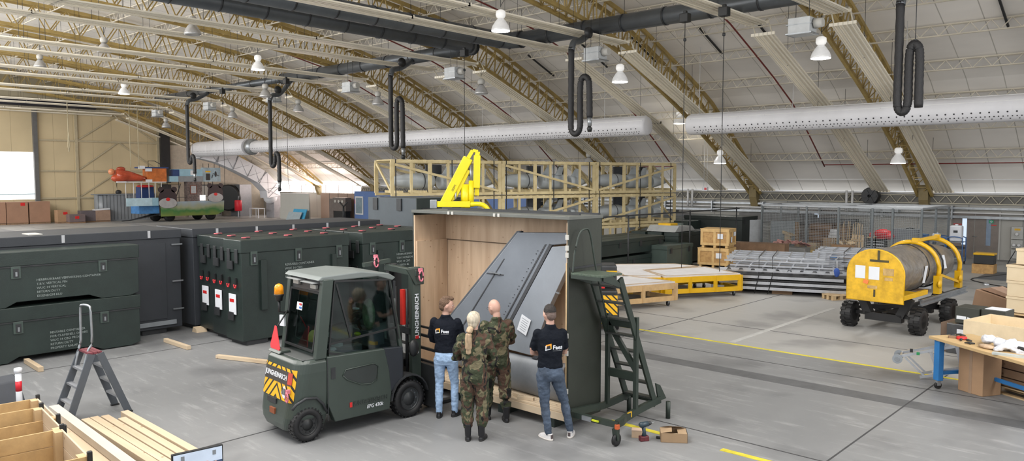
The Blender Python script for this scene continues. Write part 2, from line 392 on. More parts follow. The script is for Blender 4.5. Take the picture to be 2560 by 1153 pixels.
        if P['shoe'].get('stripe'): m = MB(); m.T = Rm; m.box((0, -.072*sk, .058), (.035, .012, .05)); m.build('heel_tab', P['shoe']['stripe'], so)
    if P.get('belt'): m = MB(); column(m, [(SX*k, lean*.07*k, 1.005*k, .168*k*W, .120*k), (SX*k, lean*.07*k, 1.035*k, .166*k*W, .119*k)]); m.build('belt', P['belt'], t)
    if P.get('logo'):
        me = top.data; bv = BVHTree.FromPolygons([v.co[:] for v in me.vertices], [p.vertices[:] for p in me.polygons])
        lx, lz, sc = P['logo']; oo = []
        tx = text('Faes', .088*sc, paper, t, (0, 0, 0), (0, 0, 0), 'lettering', .0008, 'LEFT', bold=.0022); tx.rotation_euler = (0, 0, 0)
        bm = bmesh.new(); bm.from_mesh(tx.data); bmesh.ops.transform(bm, matrix=Matrix.Translation((lx, -.5, lz))@Matrix.Rotation(PI/2, 4, 'X'), verts=bm.verts); bm.to_mesh(tx.data); bm.free(); oo.append(tx)
        for nm, mt, poly in (('emblem', mat('emblem orange', (.80, .30, .02), .6), [(-.115, -.012), (-.02, .012), (-.02, .062), (-.105, .042)]), ('emblem_white', paper, [(-.115, -.045), (-.098, -.05), (-.098, .03), (-.115, .025)]), ('emblem_white', paper, [(-.115, -.045), (-.03, -.028), (-.03, -.012), (-.112, -.03)]), ('emblem_yellow', mat('emblem yellow', (.8, .55, .08), .6), [(-.035, -.028), (-.02, -.02), (-.02, .05), (-.035, .045)]), ('emblem_core', blackplast, [(-.095, -.022), (-.04, -.01), (-.04, .034), (-.09, .024)])):
            m = MB(); A = [m._v((lx+u*sc*1.0-.0*sc, -.5-(.002 if 'core' in nm else 0), lz+v*sc*1.0)) for u, v in poly]; m._f(A); bmesh.ops.subdivide_edges(m.bm, edges=m.bm.edges, cuts=3, use_grid_fill=True); oo.append(m.build(nm, mt, t))
        m = MB(); A = [m._v((lx+u*sc, -.5, lz+v*sc)) for u, v in ((.0, -.052), (.15, -.052), (.15, -.047), (.0, -.047))]; m._f(A); bmesh.ops.subdivide_edges(m.bm, edges=m.bm.edges, cuts=4, use_grid_fill=True); oo.append(m.build('small_print', mat('print soft', (.35, .36, .38), .8), t))
        for ob in oo:
            for v in ob.data.vertices:
                h = bv.ray_cast(Vector((v.co.x, -1, v.co.z)), Vector((0, 1, 0)))
                if h[0]: v.co.y = min(h[0].y, -.03)-.0035+(v.co.y+.5)
    return t, T, q
def hair_short(col, rough=.7, quiff=0, fade=None):
    hm = mat('hair %g %g' % (col[0], col[1]), col, rough, 0, .25, 25, .6, 120)
    def f(t, T, q):
        m = MB(); m.T = T
        m.ell((0, -.012*q, .212*q), (.078*q, .094*q, .092*q), 18, 10)
        if quiff: m.ell((0, .055*q, .275*q), (.055*q, .05*q, .03*q), 12, 8); m.ell((0, .0, .285*q), (.06*q, .07*q, .028*q), 12, 8)
        m.ell((0, -.045*q, .165*q), (.066*q, .06*q, .07*q), 14, 8)
        o = organic('hair', m, [hm, skin2], t, .007, 2, .004, .02, matfn=(lambda c: 0))
        if fade:
            Ti = T.inverted()
            for p in o.data.polygons:
                if (Ti@p.center).z < .20*q: p.material_index = 1
    return f
def hair_pony(t, T, q):
    hm = mat('blonde hair', (.46, .40, .31), .5, 0, .35, 14, .12, 60, stretch=(3, 3, .4)); hm2 = mat('ponytail hair', (.42, .30, .19), .5, 0, .35, 14, .12, 60, stretch=(3, 3, .3))
    m = MB(); m.T = T; m.ell((0, -.012*q, .200*q), (.090*q, .110*q, .110*q), 18, 12); m.ell((0, -.05*q, .14*q), (.068*q, .062*q, .075*q), 14, 8); m.ell((0, .045*q, .25*q), (.066*q, .05*q, .035*q), 12, 8)
    o = organic('hair', m, hm, t, .008, 3, .0015, .03)
    MB_ = MB(); MB_.T = T; MB_.ell((0, -.125*q, .085*q), (.034*q, .026*q, .026*q), 12, 8); MB_.build('hair_tie', blackplast, t)
    m = MB(); m.T = T; m.tube(spline([(0, -.10*q, .10*q), (0, -.15*q, .06*q), (-.01*q, -.165*q, -.02*q), (-.015*q, -.155*q, -.12*q), (-.02*q, -.15*q, -.22*q), (-.02*q, -.145*q, -.27*q)], 4), [.026*q]+[.044*q]*8+[.048*q]*6+[.038*q]*4+[.022*q, .010*q], 12)
    organic('ponytail', m, hm2, t, .006, 3, .001, .03)
def hair_none(t, T, q):
    m = MB(); m.T = T
    for s in (-1, 1): m.tube([(s*.080*q, .0, .19*q), (s*.074*q, .07*q, .188*q)], .0022, 6)
    m.tube([(.055*q+.018*q*math.cos(a)-.022*q, .112*q, .178*q+.016*q*math.sin(a)) for a in [2*PI*k/12 for k in range(13)]], .002, 5, cap=False); m.tube([(-.033*q+.018*q*math.cos(a), .112*q, .178*q+.016*q*math.sin(a)) for a in [2*PI*k/12 for k in range(13)]], .002, 5, cap=False)
    m.build('glasses', darkm, t)
navy = mat('black navy knit', (.009, .011, .017), .85, 0, .15, 20, .5, 25, spec=.12); navy2 = mat('black polo', (.008, .010, .015), .85, 0, .15, 20, .5, 22, spec=.12)
denim = mat('light blue denim', (.28, .40, .58), .85, 0, .28, 6, .5, 28); denim2 = mat('grey blue denim', (.050, .070, .105), .85, 0, .45, 5, .5, 28)
blackb = mat('black leather', (.010, .010, .012), .35, 0, .2, 20); whites = mat('white leather', (.62, .60, .60), .5, 0, .06, 10); soleb = mat('black sole', (.012, .012, .012), .7); solew = mat('white sole', (.60, .56, .52), .6)
def crossed(z=1.15, o=.238, f=.10): return [((-o, f, z), (.04, .225, z+.015), (1, .12, .12), (0, 1, .2)), ((o, f, z), (-.02, .25, z+.05), (-1, .05, -.15), (0, 1, .2))]
# man at left in light jeans
person('man in black sweater and light blue jeans with arms crossed, nearest the forklift', -8.50, 7.74, 1.82, R(33), dict(arms=crossed(), feet=[(-.10, -.04, .15), (.12, .05, -.35)], head=(R(-74), R(-3)), hair=hair_short((.13, .075, .045), quiff=1), brow=mat('brow brown', (.10, .06, .04), .8),
    top=dict(name='sweater', mat=navy, sleeve='long', hem=.99, disp=.007), bottom=dict(name='jeans', mat=denim, r=[.098, .084, .064, .058, .050], end=.09), shoe=dict(name='shoe', mat=blackb, sole=soleb), logo=(-.045, 1.33, .80)))
# woman
person('woman in camouflage uniform with blonde ponytail, seen from behind', -7.44, 7.30, 1.80, R(38), dict(fem=1, arms=[((-.27, .03, 1.15), (-.06, .25, 1.18), (.8, .5, .2), (0, 1, .3)), ((.27, .05, 1.15), (.06, .26, 1.17), (-.8, .5, .2), (0, 1, .3))], feet=[(-.09, -.02, .12), (.10, .0, -.25)], head=(R(-18), R(3)), hair=hair_pony,
    top=dict(name='camouflage_jacket', mat=CAMO, sleeve='long', hem=.90, g=1.13, sl=.068, disp=.014, ds=.1), bottom=dict(name='camouflage_trousers', mat=CAMO, r=[.112, .104, .090, .086, .064], end=.22, h=1.12, disp=.012), shoe=dict(name='boot', mat=blackb, sole=soleb, h=.24)))
# bald man
person('bald man with glasses in camouflage uniform, standing beside the woman and facing left', -7.80, 8.12, 1.82, R(60), dict(arms=crossed(1.15, .26, .12), feet=[(-.12, .12, .4), (.12, -.08, -.1)], head=(R(28), R(-12)), hair=hair_none,
    top=dict(name='camouflage_jacket', mat=CAMO, sleeve='long', hem=.88, g=1.10, sl=.070, disp=.014, ds=.1), bottom=dict(name='camouflage_trousers', mat=CAMO, r=[.115, .104, .092, .088, .066], end=.22, h=1.08, disp=.012), shoe=dict(name='boot', mat=blackb, sole=soleb, h=.24)))
# man at right
person('man in black polo shirt and dark grey jeans with white sneakers, facing the fin', -6.62, 8.14, 1.87, R(50), dict(shift=-.13, sh=.165, arms=crossed(1.15, .222, .10), feet=[(-.15, -.03, .55), (.16, .04, -.40)], head=(R(16), R(-6)), hair=hair_short((.022, .017, .015), fade=1), brow=blackplast,
    top=dict(name='polo_shirt', mat=navy2, sleeve='short', hem=.97, disp=.007, g=.98, sl=.056), bottom=dict(name='jeans', mat=denim2, r=[.100, .086, .066, .056, .048], end=.09, h=1.02), shoe=dict(name='sneaker', mat=whites, sole=solew, stripe=mat('heel dark', (.08, .06, .06), .6)), logo=(-.115, 1.31, .90)))
# ================================================================ roof, walls, floor
X0, X1 = -70.5, 5.0
CHORD = spline([(0, 41.0, 1.6), (0, 39.4, 2.8), (0, 36.6, 4.45), (0, 34.6, 5.5), (0, 32.1, 6.75), (0, 29.3, 7.95), (0, 26.9, 8.9), (0, 24.6, 9.5), (0, 22, 9.95), (0, 18, 10.45), (0, 13, 10.9), (0, 7, 11.2), (0, 1, 11.2), (0, -5, 10.8)], 4)[4:]
def norm2(i):
    a = CHORD[max(i-1, 0)]; b = CHORD[min(i+1, len(CHORD)-1)]; t = (b-a).normalized(); return Vector((0, -t.z*-1, abs(t.y))) if False else Vector((0, t.z, -t.y))
def depth(i):
    y = CHORD[i].y; return .35+.85*min(1, max(0, (39.4-y)/6))
UP = [CHORD[i]+norm2(i)*depth(i) for i in range(len(CHORD))]
ROOF = [CHORD[i]+norm2(i)*(depth(i)+.32) for i in range(len(CHORD))]
def roof_z(y, off=0):
    for a, b in zip(ROOF, ROOF[1:]):
        if min(a.y, b.y) <= y <= max(a.y, b.y):
            t = (y-a.y)/(b.y-a.y); return a.z+(b.z-a.z)*t-off
    return ROOF[0].z
roofmat = lines_mat('roof panel', (.84, .81, .77), (.50, .48, .44), 1.25, 0, .035, .75, .12, .35, 0, (.5, 1.5, 1))
m = MB()
ys = [ROOF[0]+Vector((0, .45, -.4))]+ROOF
for a, b in zip(ys, ys[1:]):
    m.quad((X0, a.y, a.z), (X1, a.y, a.z), (X1, b.y, b.z), (X0, b.y, b.z))
    m.quad((X0, a.y, a.z+.15), (X1, a.y, a.z+.15), (X1, b.y, b.z+.15), (X0, b.y, b.z+.15))
ceil = struct(m.build('ceiling', roofmat))
# purlins: light lattice joists running the length of the hall
def purlin_mesh():
    m = MB(); n = int((X1-X0)/.62)
    m.beam((X0, 0, 0), (X1, 0, 0), .07, .05); m.beam((X0, 0, -.42), (X1, 0, -.42), .05, .04)
    for i in range(n):
        x = X0+i*.62
        m.beam((x, 0, 0), (x+.31, 0, -.42), .018, .025); m.beam((x+.31, 0, -.42), (x+.62, 0, 0), .018, .025)
    return m
pl0 = None; acc = 0
for i in range(1, len(ROOF)-1):
    acc += (ROOF[i]-ROOF[i-1]).length
    if acc > 1.75 and ROOF[i].y > 2:
        acc = 0
        if pl0 is None:
            pl0 = purlin_mesh().build('purlin', purl, ceil); o = pl0
        else: o = pl0.copy(); C.objects.link(o)
        o.location = ROOF[i]-norm2(i)*.08; nn = norm2(i); o.rotation_euler = (math.atan2(-nn.y, nn.z), 0, 0)
# trusses
def truss_parts(root):
    w = .3
    m = MB()
    for sx in (-w, w):
        for a, b in zip(CHORD, CHORD[1:]): m.beam((sx, a.y, a.z), (sx, b.y, b.z), .12, .15)
    m.build('lower_chord', yel_paint, root)
    m = MB()
    for sx in (-w, w):
        for a, b in zip(UP, UP[1:]): m.beam((sx, a.y, a.z), (sx, b.y, b.z), .12, .15)
    m.build('upper_chord', yel_paint, root)
    m = MB(); k = 0
    for i in range(0, len(CHORD)-1):
        p = CHORD[i]; p2 = CHORD[i+1]; q = UP[i].lerp(UP[i+1], .5)
        for sx in (-w, w):
            m.beam((sx, p.y, p.z), (sx, q.y, q.z), .035, .05); m.beam((sx, q.y, q.z), (sx, p2.y, p2.z), .035, .05)
        m.beam((-w, p.y, p.z), (w, p2.y, p2.z), .03, .03); m.beam((w, p.y, p.z), (-w, p.y, p.z), .03, .03)
    m.build('web', yel_paint, root)
    m = MB(); c = CHORD[1]; m.prism([(39.58, 2.1), (39.58, 2.9), (39.0, 3.3), (39.1, 2.6), (39.35, 2.1)], -.2, .2, 'x')
    m.build('footing', mat('footing ochre', (.22, .17, .08), .6), root)
TX = [-1.8, -10.15, -18.5, -26.85, -35.2, -43.55, -51.9, -60.2, -68.6]
ORD = ['truss at far right, above the silver wire cage', 'truss just right of the two white ducts gap, foot behind the plywood crates', 'truss rising behind the timber racks of grey tanks',
       'truss third from the right end wall side, behind the yellow crane', 'truss crossing above the middle of the white duct', 'truss fifth along the row, left of the yellow crane', 'truss landing by the blue office cabin', 'truss landing by the white partition panels', 'truss against the beige end wall']
t0 = None
labs = ['ochre lattice roof truss off the right edge of the frame', 'ochre lattice roof truss landing behind the wire cage, right of the hanging black hose', 'ochre lattice roof truss passing the gap between the two white ducts',
        'ochre lattice roof truss coming down behind the right end of the timber tank racks', 'ochre lattice roof truss coming down behind the yellow crane', 'ochre lattice roof truss coming down behind the left end of the timber tank racks',
        'ochre lattice roof truss landing above the blue office cabin', 'ochre lattice roof truss landing at the bright low windows', 'ochre lattice roof truss nearest the beige end wall']
for k, x in enumerate(TX):
    if t0 is None:
        t0 = thing('roof_truss', labs[k], 'truss', (x, 0, 0), 0, 'lattice roof trusses'); truss_parts(t0)
    else: clone(t0, (x, 0, 0), label=labs[k])
# floor
fm, nt, b = newmat('concrete floor'); N = nt.nodes.new; L = nt.links.new
tc = N('ShaderNodeTexCoord')
n1 = N('ShaderNodeTexNoise'); n1.inputs['Scale'].default_value = .22; n1.inputs['Detail'].default_value = 8; n1.inputs['Roughness'].default_value = .6
mp = N('ShaderNodeMapping'); mp.inputs['Scale'].default_value = (1, .45, 1); L(tc.outputs['Object'], mp.inputs[0]); L(mp.outputs[0], n1.inputs['Vector'])
r1 = N('ShaderNodeValToRGB'); r1.color_ramp.elements[0].position = .3; r1.color_ramp.elements[0].color = (.15, .153, .157, 1); r1.color_ramp.elements[1].position = .72; r1.color_ramp.elements[1].color = (.255, .258, .262, 1)
L(n1.outputs[0], r1.inputs[0])
n2 = N('ShaderNodeTexNoise'); n2.inputs['Scale'].default_value = 2.6; n2.inputs['Detail'].default_value = 10; n2.inputs['Roughness'].default_value = .75
mp2 = N('ShaderNodeMapping'); mp2.inputs['Scale'].default_value = (.35, 2.2, 1); L(tc.outputs['Object'], mp2.inputs[0]); L(mp2.outputs[0], n2.inputs['Vector'])
r2 = N('ShaderNodeValToRGB'); r2.color_ramp.elements[0].position = .53; r2.color_ramp.elements[0].color = (0, 0, 0, 1); r2.color_ramp.elements[1].position = .66; r2.color_ramp.elements[1].color = (1, 1, 1, 1)
L(n2.outputs[0], r2.inputs[0])
mx = N('ShaderNodeMix'); mx.data_type = 'RGBA'; mx.inputs[7].default_value = (.40, .40, .40, 1)
mu = N('ShaderNodeMath'); mu.operation = 'MULTIPLY'; mu.inputs[1].default_value = .42; L(r2.outputs[0], mu.inputs[0]); L(mu.outputs[0], mx.inputs[0]); L(r1.outputs[0], mx.inputs[6])
# floor colour lighter beyond the yellow line
sp = N('ShaderNodeSeparateXYZ'); L(tc.outputs['Object'], sp.inputs[0])
g = N('ShaderNodeMath'); g.operation = 'GREATER_THAN'; g.inputs[1].default_value = 15.5; L(sp.outputs[1], g.inputs[0])
g2 = N('ShaderNodeMath'); g2.operation = 'MULTIPLY'; g2.inputs[1].default_value = .6; L(g.outputs[0], g2.inputs[0])
mx2 = N('ShaderNodeMix'); mx2.data_type = 'RGBA'; mx2.inputs[7].default_value = (.43, .42, .40, 1); L(g2.outputs[0], mx2.inputs[0]); L(mx.outputs[2], mx2.inputs[6])
# dark tyre stains
n3 = N('ShaderNodeTexNoise'); n3.inputs['Scale'].default_value = .55; n3.inputs['Detail'].default_value = 4; L(tc.outputs['Object'], n3.inputs['Vector'])
r3 = N('ShaderNodeValToRGB'); r3.color_ramp.elements[0].position = .33; r3.color_ramp.elements[0].color = (.68, .68, .69, 1); r3.color_ramp.elements[1].position = .47; r3.color_ramp.elements[1].color = (1, 1, 1, 1); L(n3.outputs[0], r3.inputs[0])
mx3 = N('ShaderNodeMix'); mx3.data_type = 'RGBA'; mx3.blend_type = 'MULTIPLY'; mx3.inputs[0].default_value = 1; L(mx2.outputs[2], mx3.inputs[6]); L(r3.outputs[0], mx3.inputs[7])
L(mx3.outputs[2], b.inputs['Base Color']); b.inputs['Roughness'].default_value = .48; b.inputs['Specular IOR Level'].default_value = .35
MATS['floor'] = fm
m = MB(); m.b2((X0-.5, -12, -.2), (12, 40.5, 0)); floor = struct(m.build('floor', fm))
jm = mat('joint filler', (.045, .045, .047), .8); yl = mat('floor line yellow', (.55, .47, .04), .6, 0, .25, 6); wl = mat('floor line white', (.42, .42, .41), .6, 0, .15, 6)
pat = mat('dark floor repair', (.09, .092, .096), .6, 0, .2, 3)
m = MB()
for y in (3.1, 9.75, 14.35, 17.4, 24, 30.6): m.b2((-70, y-.012, .0), (9, y+.012, .003))
for x in (-3.55, -9.9, -16.2, -23, -30, -37): m.b2((x-.012, -6, .0), (x+.012, 38.9, .003))
m.build('expansion_joint', jm, floor)
MB().b2((-40, 13.0, 0), (6, 13.42, .002)).build('repair_strip', pat, floor)
m = MB(); m.b2((-30, 15.38, 0), (-3.1, 15.47, .005)); m.b2((-6.55, 9.22, 0), (-5.5, 9.32, .005)); m.b2((-4.75, 9.22, 0), (-1, 9.32, .005)); m.build('yellow_line', yl, floor)
MB().b2((-7.85, 15.6, 0), (-7.72, 21.6, .005)).build('white_line', wl, floor)
# end wall: big beige sliding doors
beige = lines_mat('beige door sheet', (.56, .46, .29), (.38, .31, .19), 1.5, 1, .03, .7, .12, .25)
m = MB()
YW = 19.7
m.b2((X0-.3, YW, 0), (X0, 29.7, 9.2)); m.b2((X0-.3, 8, 5.7), (X0, YW, 9.2)); m.b2((X0-.3, 8, 0), (X0, YW, 1.9)); m.b2((X0-.3, -5, 0), (X0, 8, 9.2))
door = struct(m.build('door_1', beige))
fr = mat('beige frame steel', (.44, .38, .26), .5)
m = MB()
for z in (1.95, 4.2, 6.7, 9.0): m.b2((X0, YW, z-.07), (X0+.12, 29.7, z+.07))
for y in (YW+.1, 22.7, 29.4): m.b2((X0, y-.1, 0), (X0+.16, y+.1, 9.1))
for y0, y1 in ((22.7, 29.4),):
    for z0, z1 in ((1.95, 4.2), (4.2, 6.7), (6.7, 9)):
        m.beam((X0+.05, y0, z0), (X0+.05, (y0+y1)/2, z1), .05, .1); m.beam((X0+.05, (y0+y1)/2, z1), (X0+.05, y1, z0), .05, .1)
m.build('door_frame', fr, door)
MB().b2((X0, YW-.2, 0), (X0+.3, YW+.1, 9.2)).build('door_edge', mat('grey edge', (.12, .12, .12), .5), door)
# bright window opening with panes looking out on daylight
w = struct(MB().b2((X0-.16, 8, 1.9), (X0-.12, YW, 5.7)).build('window_1', mat('daylight glass', (1, 1, 1), .3, 0, 0, emit=1.6)))
m = MB()
for y in (9.5, 13, 16.5): m.b2((X0-.12, y-.05, 1.9), (X0-.04, y+.05, 5.7))
m.b2((X0-.12, 8, 2.3), (X0-.04, YW, 2.36)); m.build('window_frame', mat('pale blue frame', (.3, .45, .5), .5), w)
# gable above doors
m = MB(); pts = [(p.y, p.z+.3) for p in ROOF if p.y > -6]
m.prism([(40.3, 0), (40.3, 2.2)]+pts+[(-5, 9.2), (29.7, 9.2), (29.7, 0)], X0-.3, X0-.02, 'x')
struct(m.build('wall_left', lines_mat('gable sheet', (.42, .37, .26), (.3, .27, .2), 1.0, 1, .03, .7, .12, .3)))
m = MB(); m.b2((X0, 30.3, 0), (X0+.2, 39.6, 6.6)); struct(m.build('wall_annex', mat('cream plaster', (.50, .44, .36), .7)))
m = MB(); m.b2((X0, 29.5, 0), (X0+.5, 30.3, 7.7)); struct(m.build('trim_1', mat('black column paint', (.02, .02, .022), .5)))
m = MB()
m.b2((X0+.05, -4, 9.2), (X0+.6, 30, 9.35)); m.beam((X0+.3, 30, 9.2), (X0+.3, 38, 5.0), .5, .12)
for y in range(-4, 38): pass
struct(m.build('trim_2', mat('rail beam cream', (.42, .38, .29), .6)))
m = MB(); m.tube([(X0+.9, -4, 9.6), (X0+.9, 24, 9.6)], .3, 12); tag(m.build('fabric_duct', mat('black blue fabric', (.03, .035, .06), .5)), 'dark blue black round duct running along the top of the beige end doors', 'duct')
# gable lattice (ochre) seen at top left
# far side wall
wallm = lines_mat('side wall panel', (.42, .41, .38), (.25, .25, .24), 2.1, 0, .05, .75, .08, .4)
m = MB(); m.b2((-54, 39.6, 0), (X1, 39.9, 2.95)); m.b2((X0, 39.6, 0), (-54, 39.9, 2.3)); side = struct(m.build('wall_far', wallm))
w = struct(MB().b2((X0+.3, 39.7, 2.3), (-54, 39.74, 3.0)).build('window_2', mat('eave daylight', (1, .93, .9), .3, 0, 0, emit=7)))
m = MB()
for i in range(9): m.b2((X0+1+i*2, 39.62, 2.3), (X0+1.1+i*2, 39.7, 3.0))
m.build('window_frame', white, w)
m = MB(); m.b2((-54, 39.35, 2.88), (X1, 39.6, 2.96)); m.b2((-54, 39.3, 2.02), (X1, 39.6, 2.08)); struct(m.build('trim_3', white))
m = MB()
x = -54
m.beam((-54, 39.45, 2.82), (X1, 39.45, 2.82), .05, .05); m.beam((-54, 39.45, 2.45), (X1, 39.45, 2.45), .05, .05)
while x < X1-.6:
    m.beam((x, 39.45, 2.45), (x+.3, 39.45, 2.82), .03, .03); m.beam((x+.3, 39.45, 2.82), (x+.6, 39.45, 2.45), .03, .03); x += .6
m.build('eave_lattice', mat('eave steel', (.42, .39, .31), .6), side)
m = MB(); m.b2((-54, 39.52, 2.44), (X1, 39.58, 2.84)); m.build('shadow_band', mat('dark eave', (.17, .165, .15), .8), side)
# sloping grey strip above the eave
m = MB(); m.beam((-54, 38.9, 3.55), (X1, 38.9, 3.55), .06, .05); struct(m.build('trim_4', white))
# services along the far wall
m = MB()
m.b2((-50, 39.25, 1.8), (2, 39.55, 1.92)); m.b2((-50, 39.3, 2.2), (2, 39.42, 2.3))
for x in range(-48, 3, 3): m.b2((x, 39.2, 1.75), (x+.06, 39.56, 2.35))
tag(m.build('cable_tray', galv), 'long galvanised cable tray running along the far side wall under the roof edge', 'cable tray')
m = MB(); m.b2((-34, 38.6, 1.35), (-13, 39.15, 1.6)); m.b2((-26, 38.6, 1.6), (-23, 39.15, 1.76)); m.b2((-19, 38.6, 1.6), (-15, 39.15, 1.76))
tag(m.build('supply_duct', mat('dusty dark duct', (.10, .10, .10), .6)), 'dusty dark rectangular duct along the far wall behind the tank racks', 'duct')
for i, x in enumerate((-31, -22.4, -13.6, -5.6)):
    m = MB(); m.tube([(x, 39.1, 2.0), (x, 39.1, 3.0)], .06, 8); m.tube([(x+.28, 39.1, 2.0), (x+.28, 39.1, 3.0)], .06, 8)
    tag(m.build('pipe_pair', white), ['pair of white upright pipes on the far wall behind the timber racks', 'pair of white upright pipes on the far wall just right of the timber racks', 'pair of white upright pipes above the left part of the wire cage', 'pair of white upright pipes on the far wall right of the double door'][i], 'pipe', 'white upright pipe pairs')
def wall_fan(x, lab):
    t = thing('wall_fan', lab, 'fan', (x, 39.0, 2.75)); MB().lathe([(0, .38), (.12, .42), (.35, .42), (.42, .3)], (0, -.15, 0), (0, 1, 0), 20).build('casing', blackplast, t)
    m = MB()
    for k in range(6): m.box((.17*math.cos(k*PI/3), -.17, .17*math.sin(k*PI/3)), (.3, .02, .1), Euler((0, -k*PI/3, 0)))
    m.build('blade', darkm, t)
    MB().b2((-.5, -.1, -.75), (1.3, .3, -.6)).build('bracket', galv, t)
wall_fan(-13.35+.9, 'round black extractor fan on the far wall above the wire cage')
# double door
t = thing('door_2', 'grey brown double door with narrow glazed slits and red stickers on the far wall', 'door', (-8.1, 39.58, 0)); t['kind'] = 'structure'
dm = mat('door brown grey', (.21, .18, .16), .55)
MB().b2((-1.0, -.06, 0), (1.0, 0, 2.12)).build('door_frame', offwhite, t)
for s in (-1, 1):
    m = MB(); a, b_ = (-.93, -.02) if s < 0 else (.02, .93)
    m.b2((a, -.1, .02), (b_, -.06, 2.05)); leaf = m.build('door_leaf', dm, t)
    cx = (a+b_)/2+.08
    MB().b2((cx-.09, -.115, .6), (cx+.09, -.1, 1.85)).build('pane', mat('slit glass lit', (.65, .78, .95), .2, 0, 0, emit=.7) if s < 0 else mat('slit glass', (.25, .32, .42), .2), leaf)
    MB().b2((a+.08 if s < 0 else b_-.42, -.105, 1.5), (a+.42 if s < 0 else b_-.08, -.1, 1.54)).build('red_sticker', red, leaf)
MB().tube([(-.06, -.17, 1.0), (.12, -.17, 1.0)], .015).build('door_handle', galv, t)
s_ = thing('exit_sign', 'small green first aid sign with white cross on the double door', 'sign', (-7.45, 39.46, 1.68))
MB().b2((-.09, -.02, -.07), (.09, 0, .07)).build('plate', mat('sign green', (.02, .32, .16), .5), s_)
MB().b2((-.015, -.025, -.05), (.015, -.02, .05)).b2((-.05, -.025, -.015), (.05, -.02, .015)).build('cross', paper, s_)
# second grey door seen through the cage
t = thing('door_3', 'grey door with lit slit seen through the wire cage', 'door', (-15.1, 39.58, 0)); t['kind'] = 'structure'
MB().b2((-.95, -.06, 0), (.95, 0, 2.15)).build('door_leaf', dm, t)
MB().b2((-.2, -.1, .7), (.0, -.06, 1.9)).build('pane', MATS['slit glass lit'], t)
MB().b2((.2, -.08, 1.48), (.6, -.06, 1.54)).build('red_sticker', red, t)
# electrical boxes
for i, (x, lab) in enumerate(((-6.45, 'left grey socket cabinet stack on the wall right of the double door'), (-5.75, 'right grey socket cabinet stack on the wall near the frame edge'))):
    if i == 0:
        t = eb = thing('socket_cabinet', lab, 'electrical box', (x, 39.6, .2), 0, 'grey socket cabinets')
        m = MB(); m.b2((-.22, -.22, .75), (.22, 0, 1.3)); m.b2((-.22, -.2, .35), (.22, 0, .72)); m.b2((-.2, -.22, -.1), (.2, 0, .3)); m.build('housing', mat('cabinet grey', (.42, .42, .40), .5), t, .01)
        MB().b2((-.1, -.225, 1.14), (.12, -.22, 1.22)).build('warning_label', yellow, t)
        for z, n in ((.98, 1), (.5, 2)):
            for k in range(n): MB().lathe([(0, .07), (.08, .07), (.1, .05)], ((k-.5*(n-1))*.18, -.22, z), (0, -1, 0), 12).build('socket', white, t)
    else: clone(eb, (x, 39.6, .2), label=lab)
# ================================================================ overhead services
# ribbed radiant panels: a level run under the trusses and a steep run down to the eave
pan = lines_mat('radiant panel cream', (.86, .80, .67), (.60, .55, .45), .155, 0, .035, .4, .05, .5)
def ribbed(m, pts, w):
    for a, b in zip(pts, pts[1:]):
        m.beam(a, b, w, .05)
        for k in range(5):
            x = (k-2)*w/5; A = Vector(a)+Vector((x, 0, 0)); B = Vector(b)+Vector((x, 0, 0)); d = (B-A).normalized(); nn = Vector((0, d.z, -d.y)) if d.y < 0 else Vector((0, -d.z, d.y))
            m.beam(A-nn*.035, B-nn*.035, .07, .045)
        for t in (0, 1):
            P = Vector(a).lerp(Vector(b), t); m.beam(P+Vector((-w/2-.06, 0, 0)), P+Vector((w/2+.06, 0, 0)), .06, .1)
def radiant(x, lab, p0=None):
    if p0: return clone(p0, (x, 0, 0), label=lab)
    t = thing('radiant_panel', lab, 'heater panel', (x, 0, 0), 0, 'ribbed cream radiant panels')
    m = MB(); ribbed(m, [(0, -4, 8.95), (0, 8, 8.95), (0, 16.8, 8.95), (0, 25.4, 8.92)], .74); m.build('level_run', pan, t)
    m = MB(); ribbed(m, [(0, 25.9, 8.62), (0, 32.2, 6.28), (0, 39.0, 3.0)], .74); m.build('sloping_run', pan, t)
    m = MB()
    for s in (-.3, .3): m.tube(spline([(s, 25.4, 8.95), (s, 25.6, 9.05), (s, 25.8, 8.85), (s, 25.95, 8.65)], 3), .025, 6)
    m.split('link_pipe', cream, t)
    m = MB()
    for y in (2, 6, 10, 14, 18, 22):
        for s in (-.33, .33): m.cyl((s, y, 8.97), (s, y, roof_z(y)-.1), .008, n=4)
    for y in (28, 31, 34, 37): m.cyl((0, y, 9.35-(y-25.9)*.43+.0-.7), (0, y, roof_z(y)-.1), .008, n=4)
    m.split('hanger', darkm, t)
    return t
rp = None
names = {0: 'off the right edge', 1: 'truss behind the wire cage', 2: 'truss at the gap of the white ducts', 3: 'truss behind the right end of the racks', 4: 'truss behind the yellow crane', 5: 'truss behind the left end of the racks', 6: 'truss above the blue cabin', 7: 'truss at the bright low windows', 8: 'truss by the beige end wall'}
for k, x in enumerate(TX):
    for dx, side_ in ((.86, 'right'), (-1.85, 'left')):
        o = radiant(x+dx, 'cream ribbed panel on the %s of the %s' % (side_, names[k]), rp); rp = rp or o
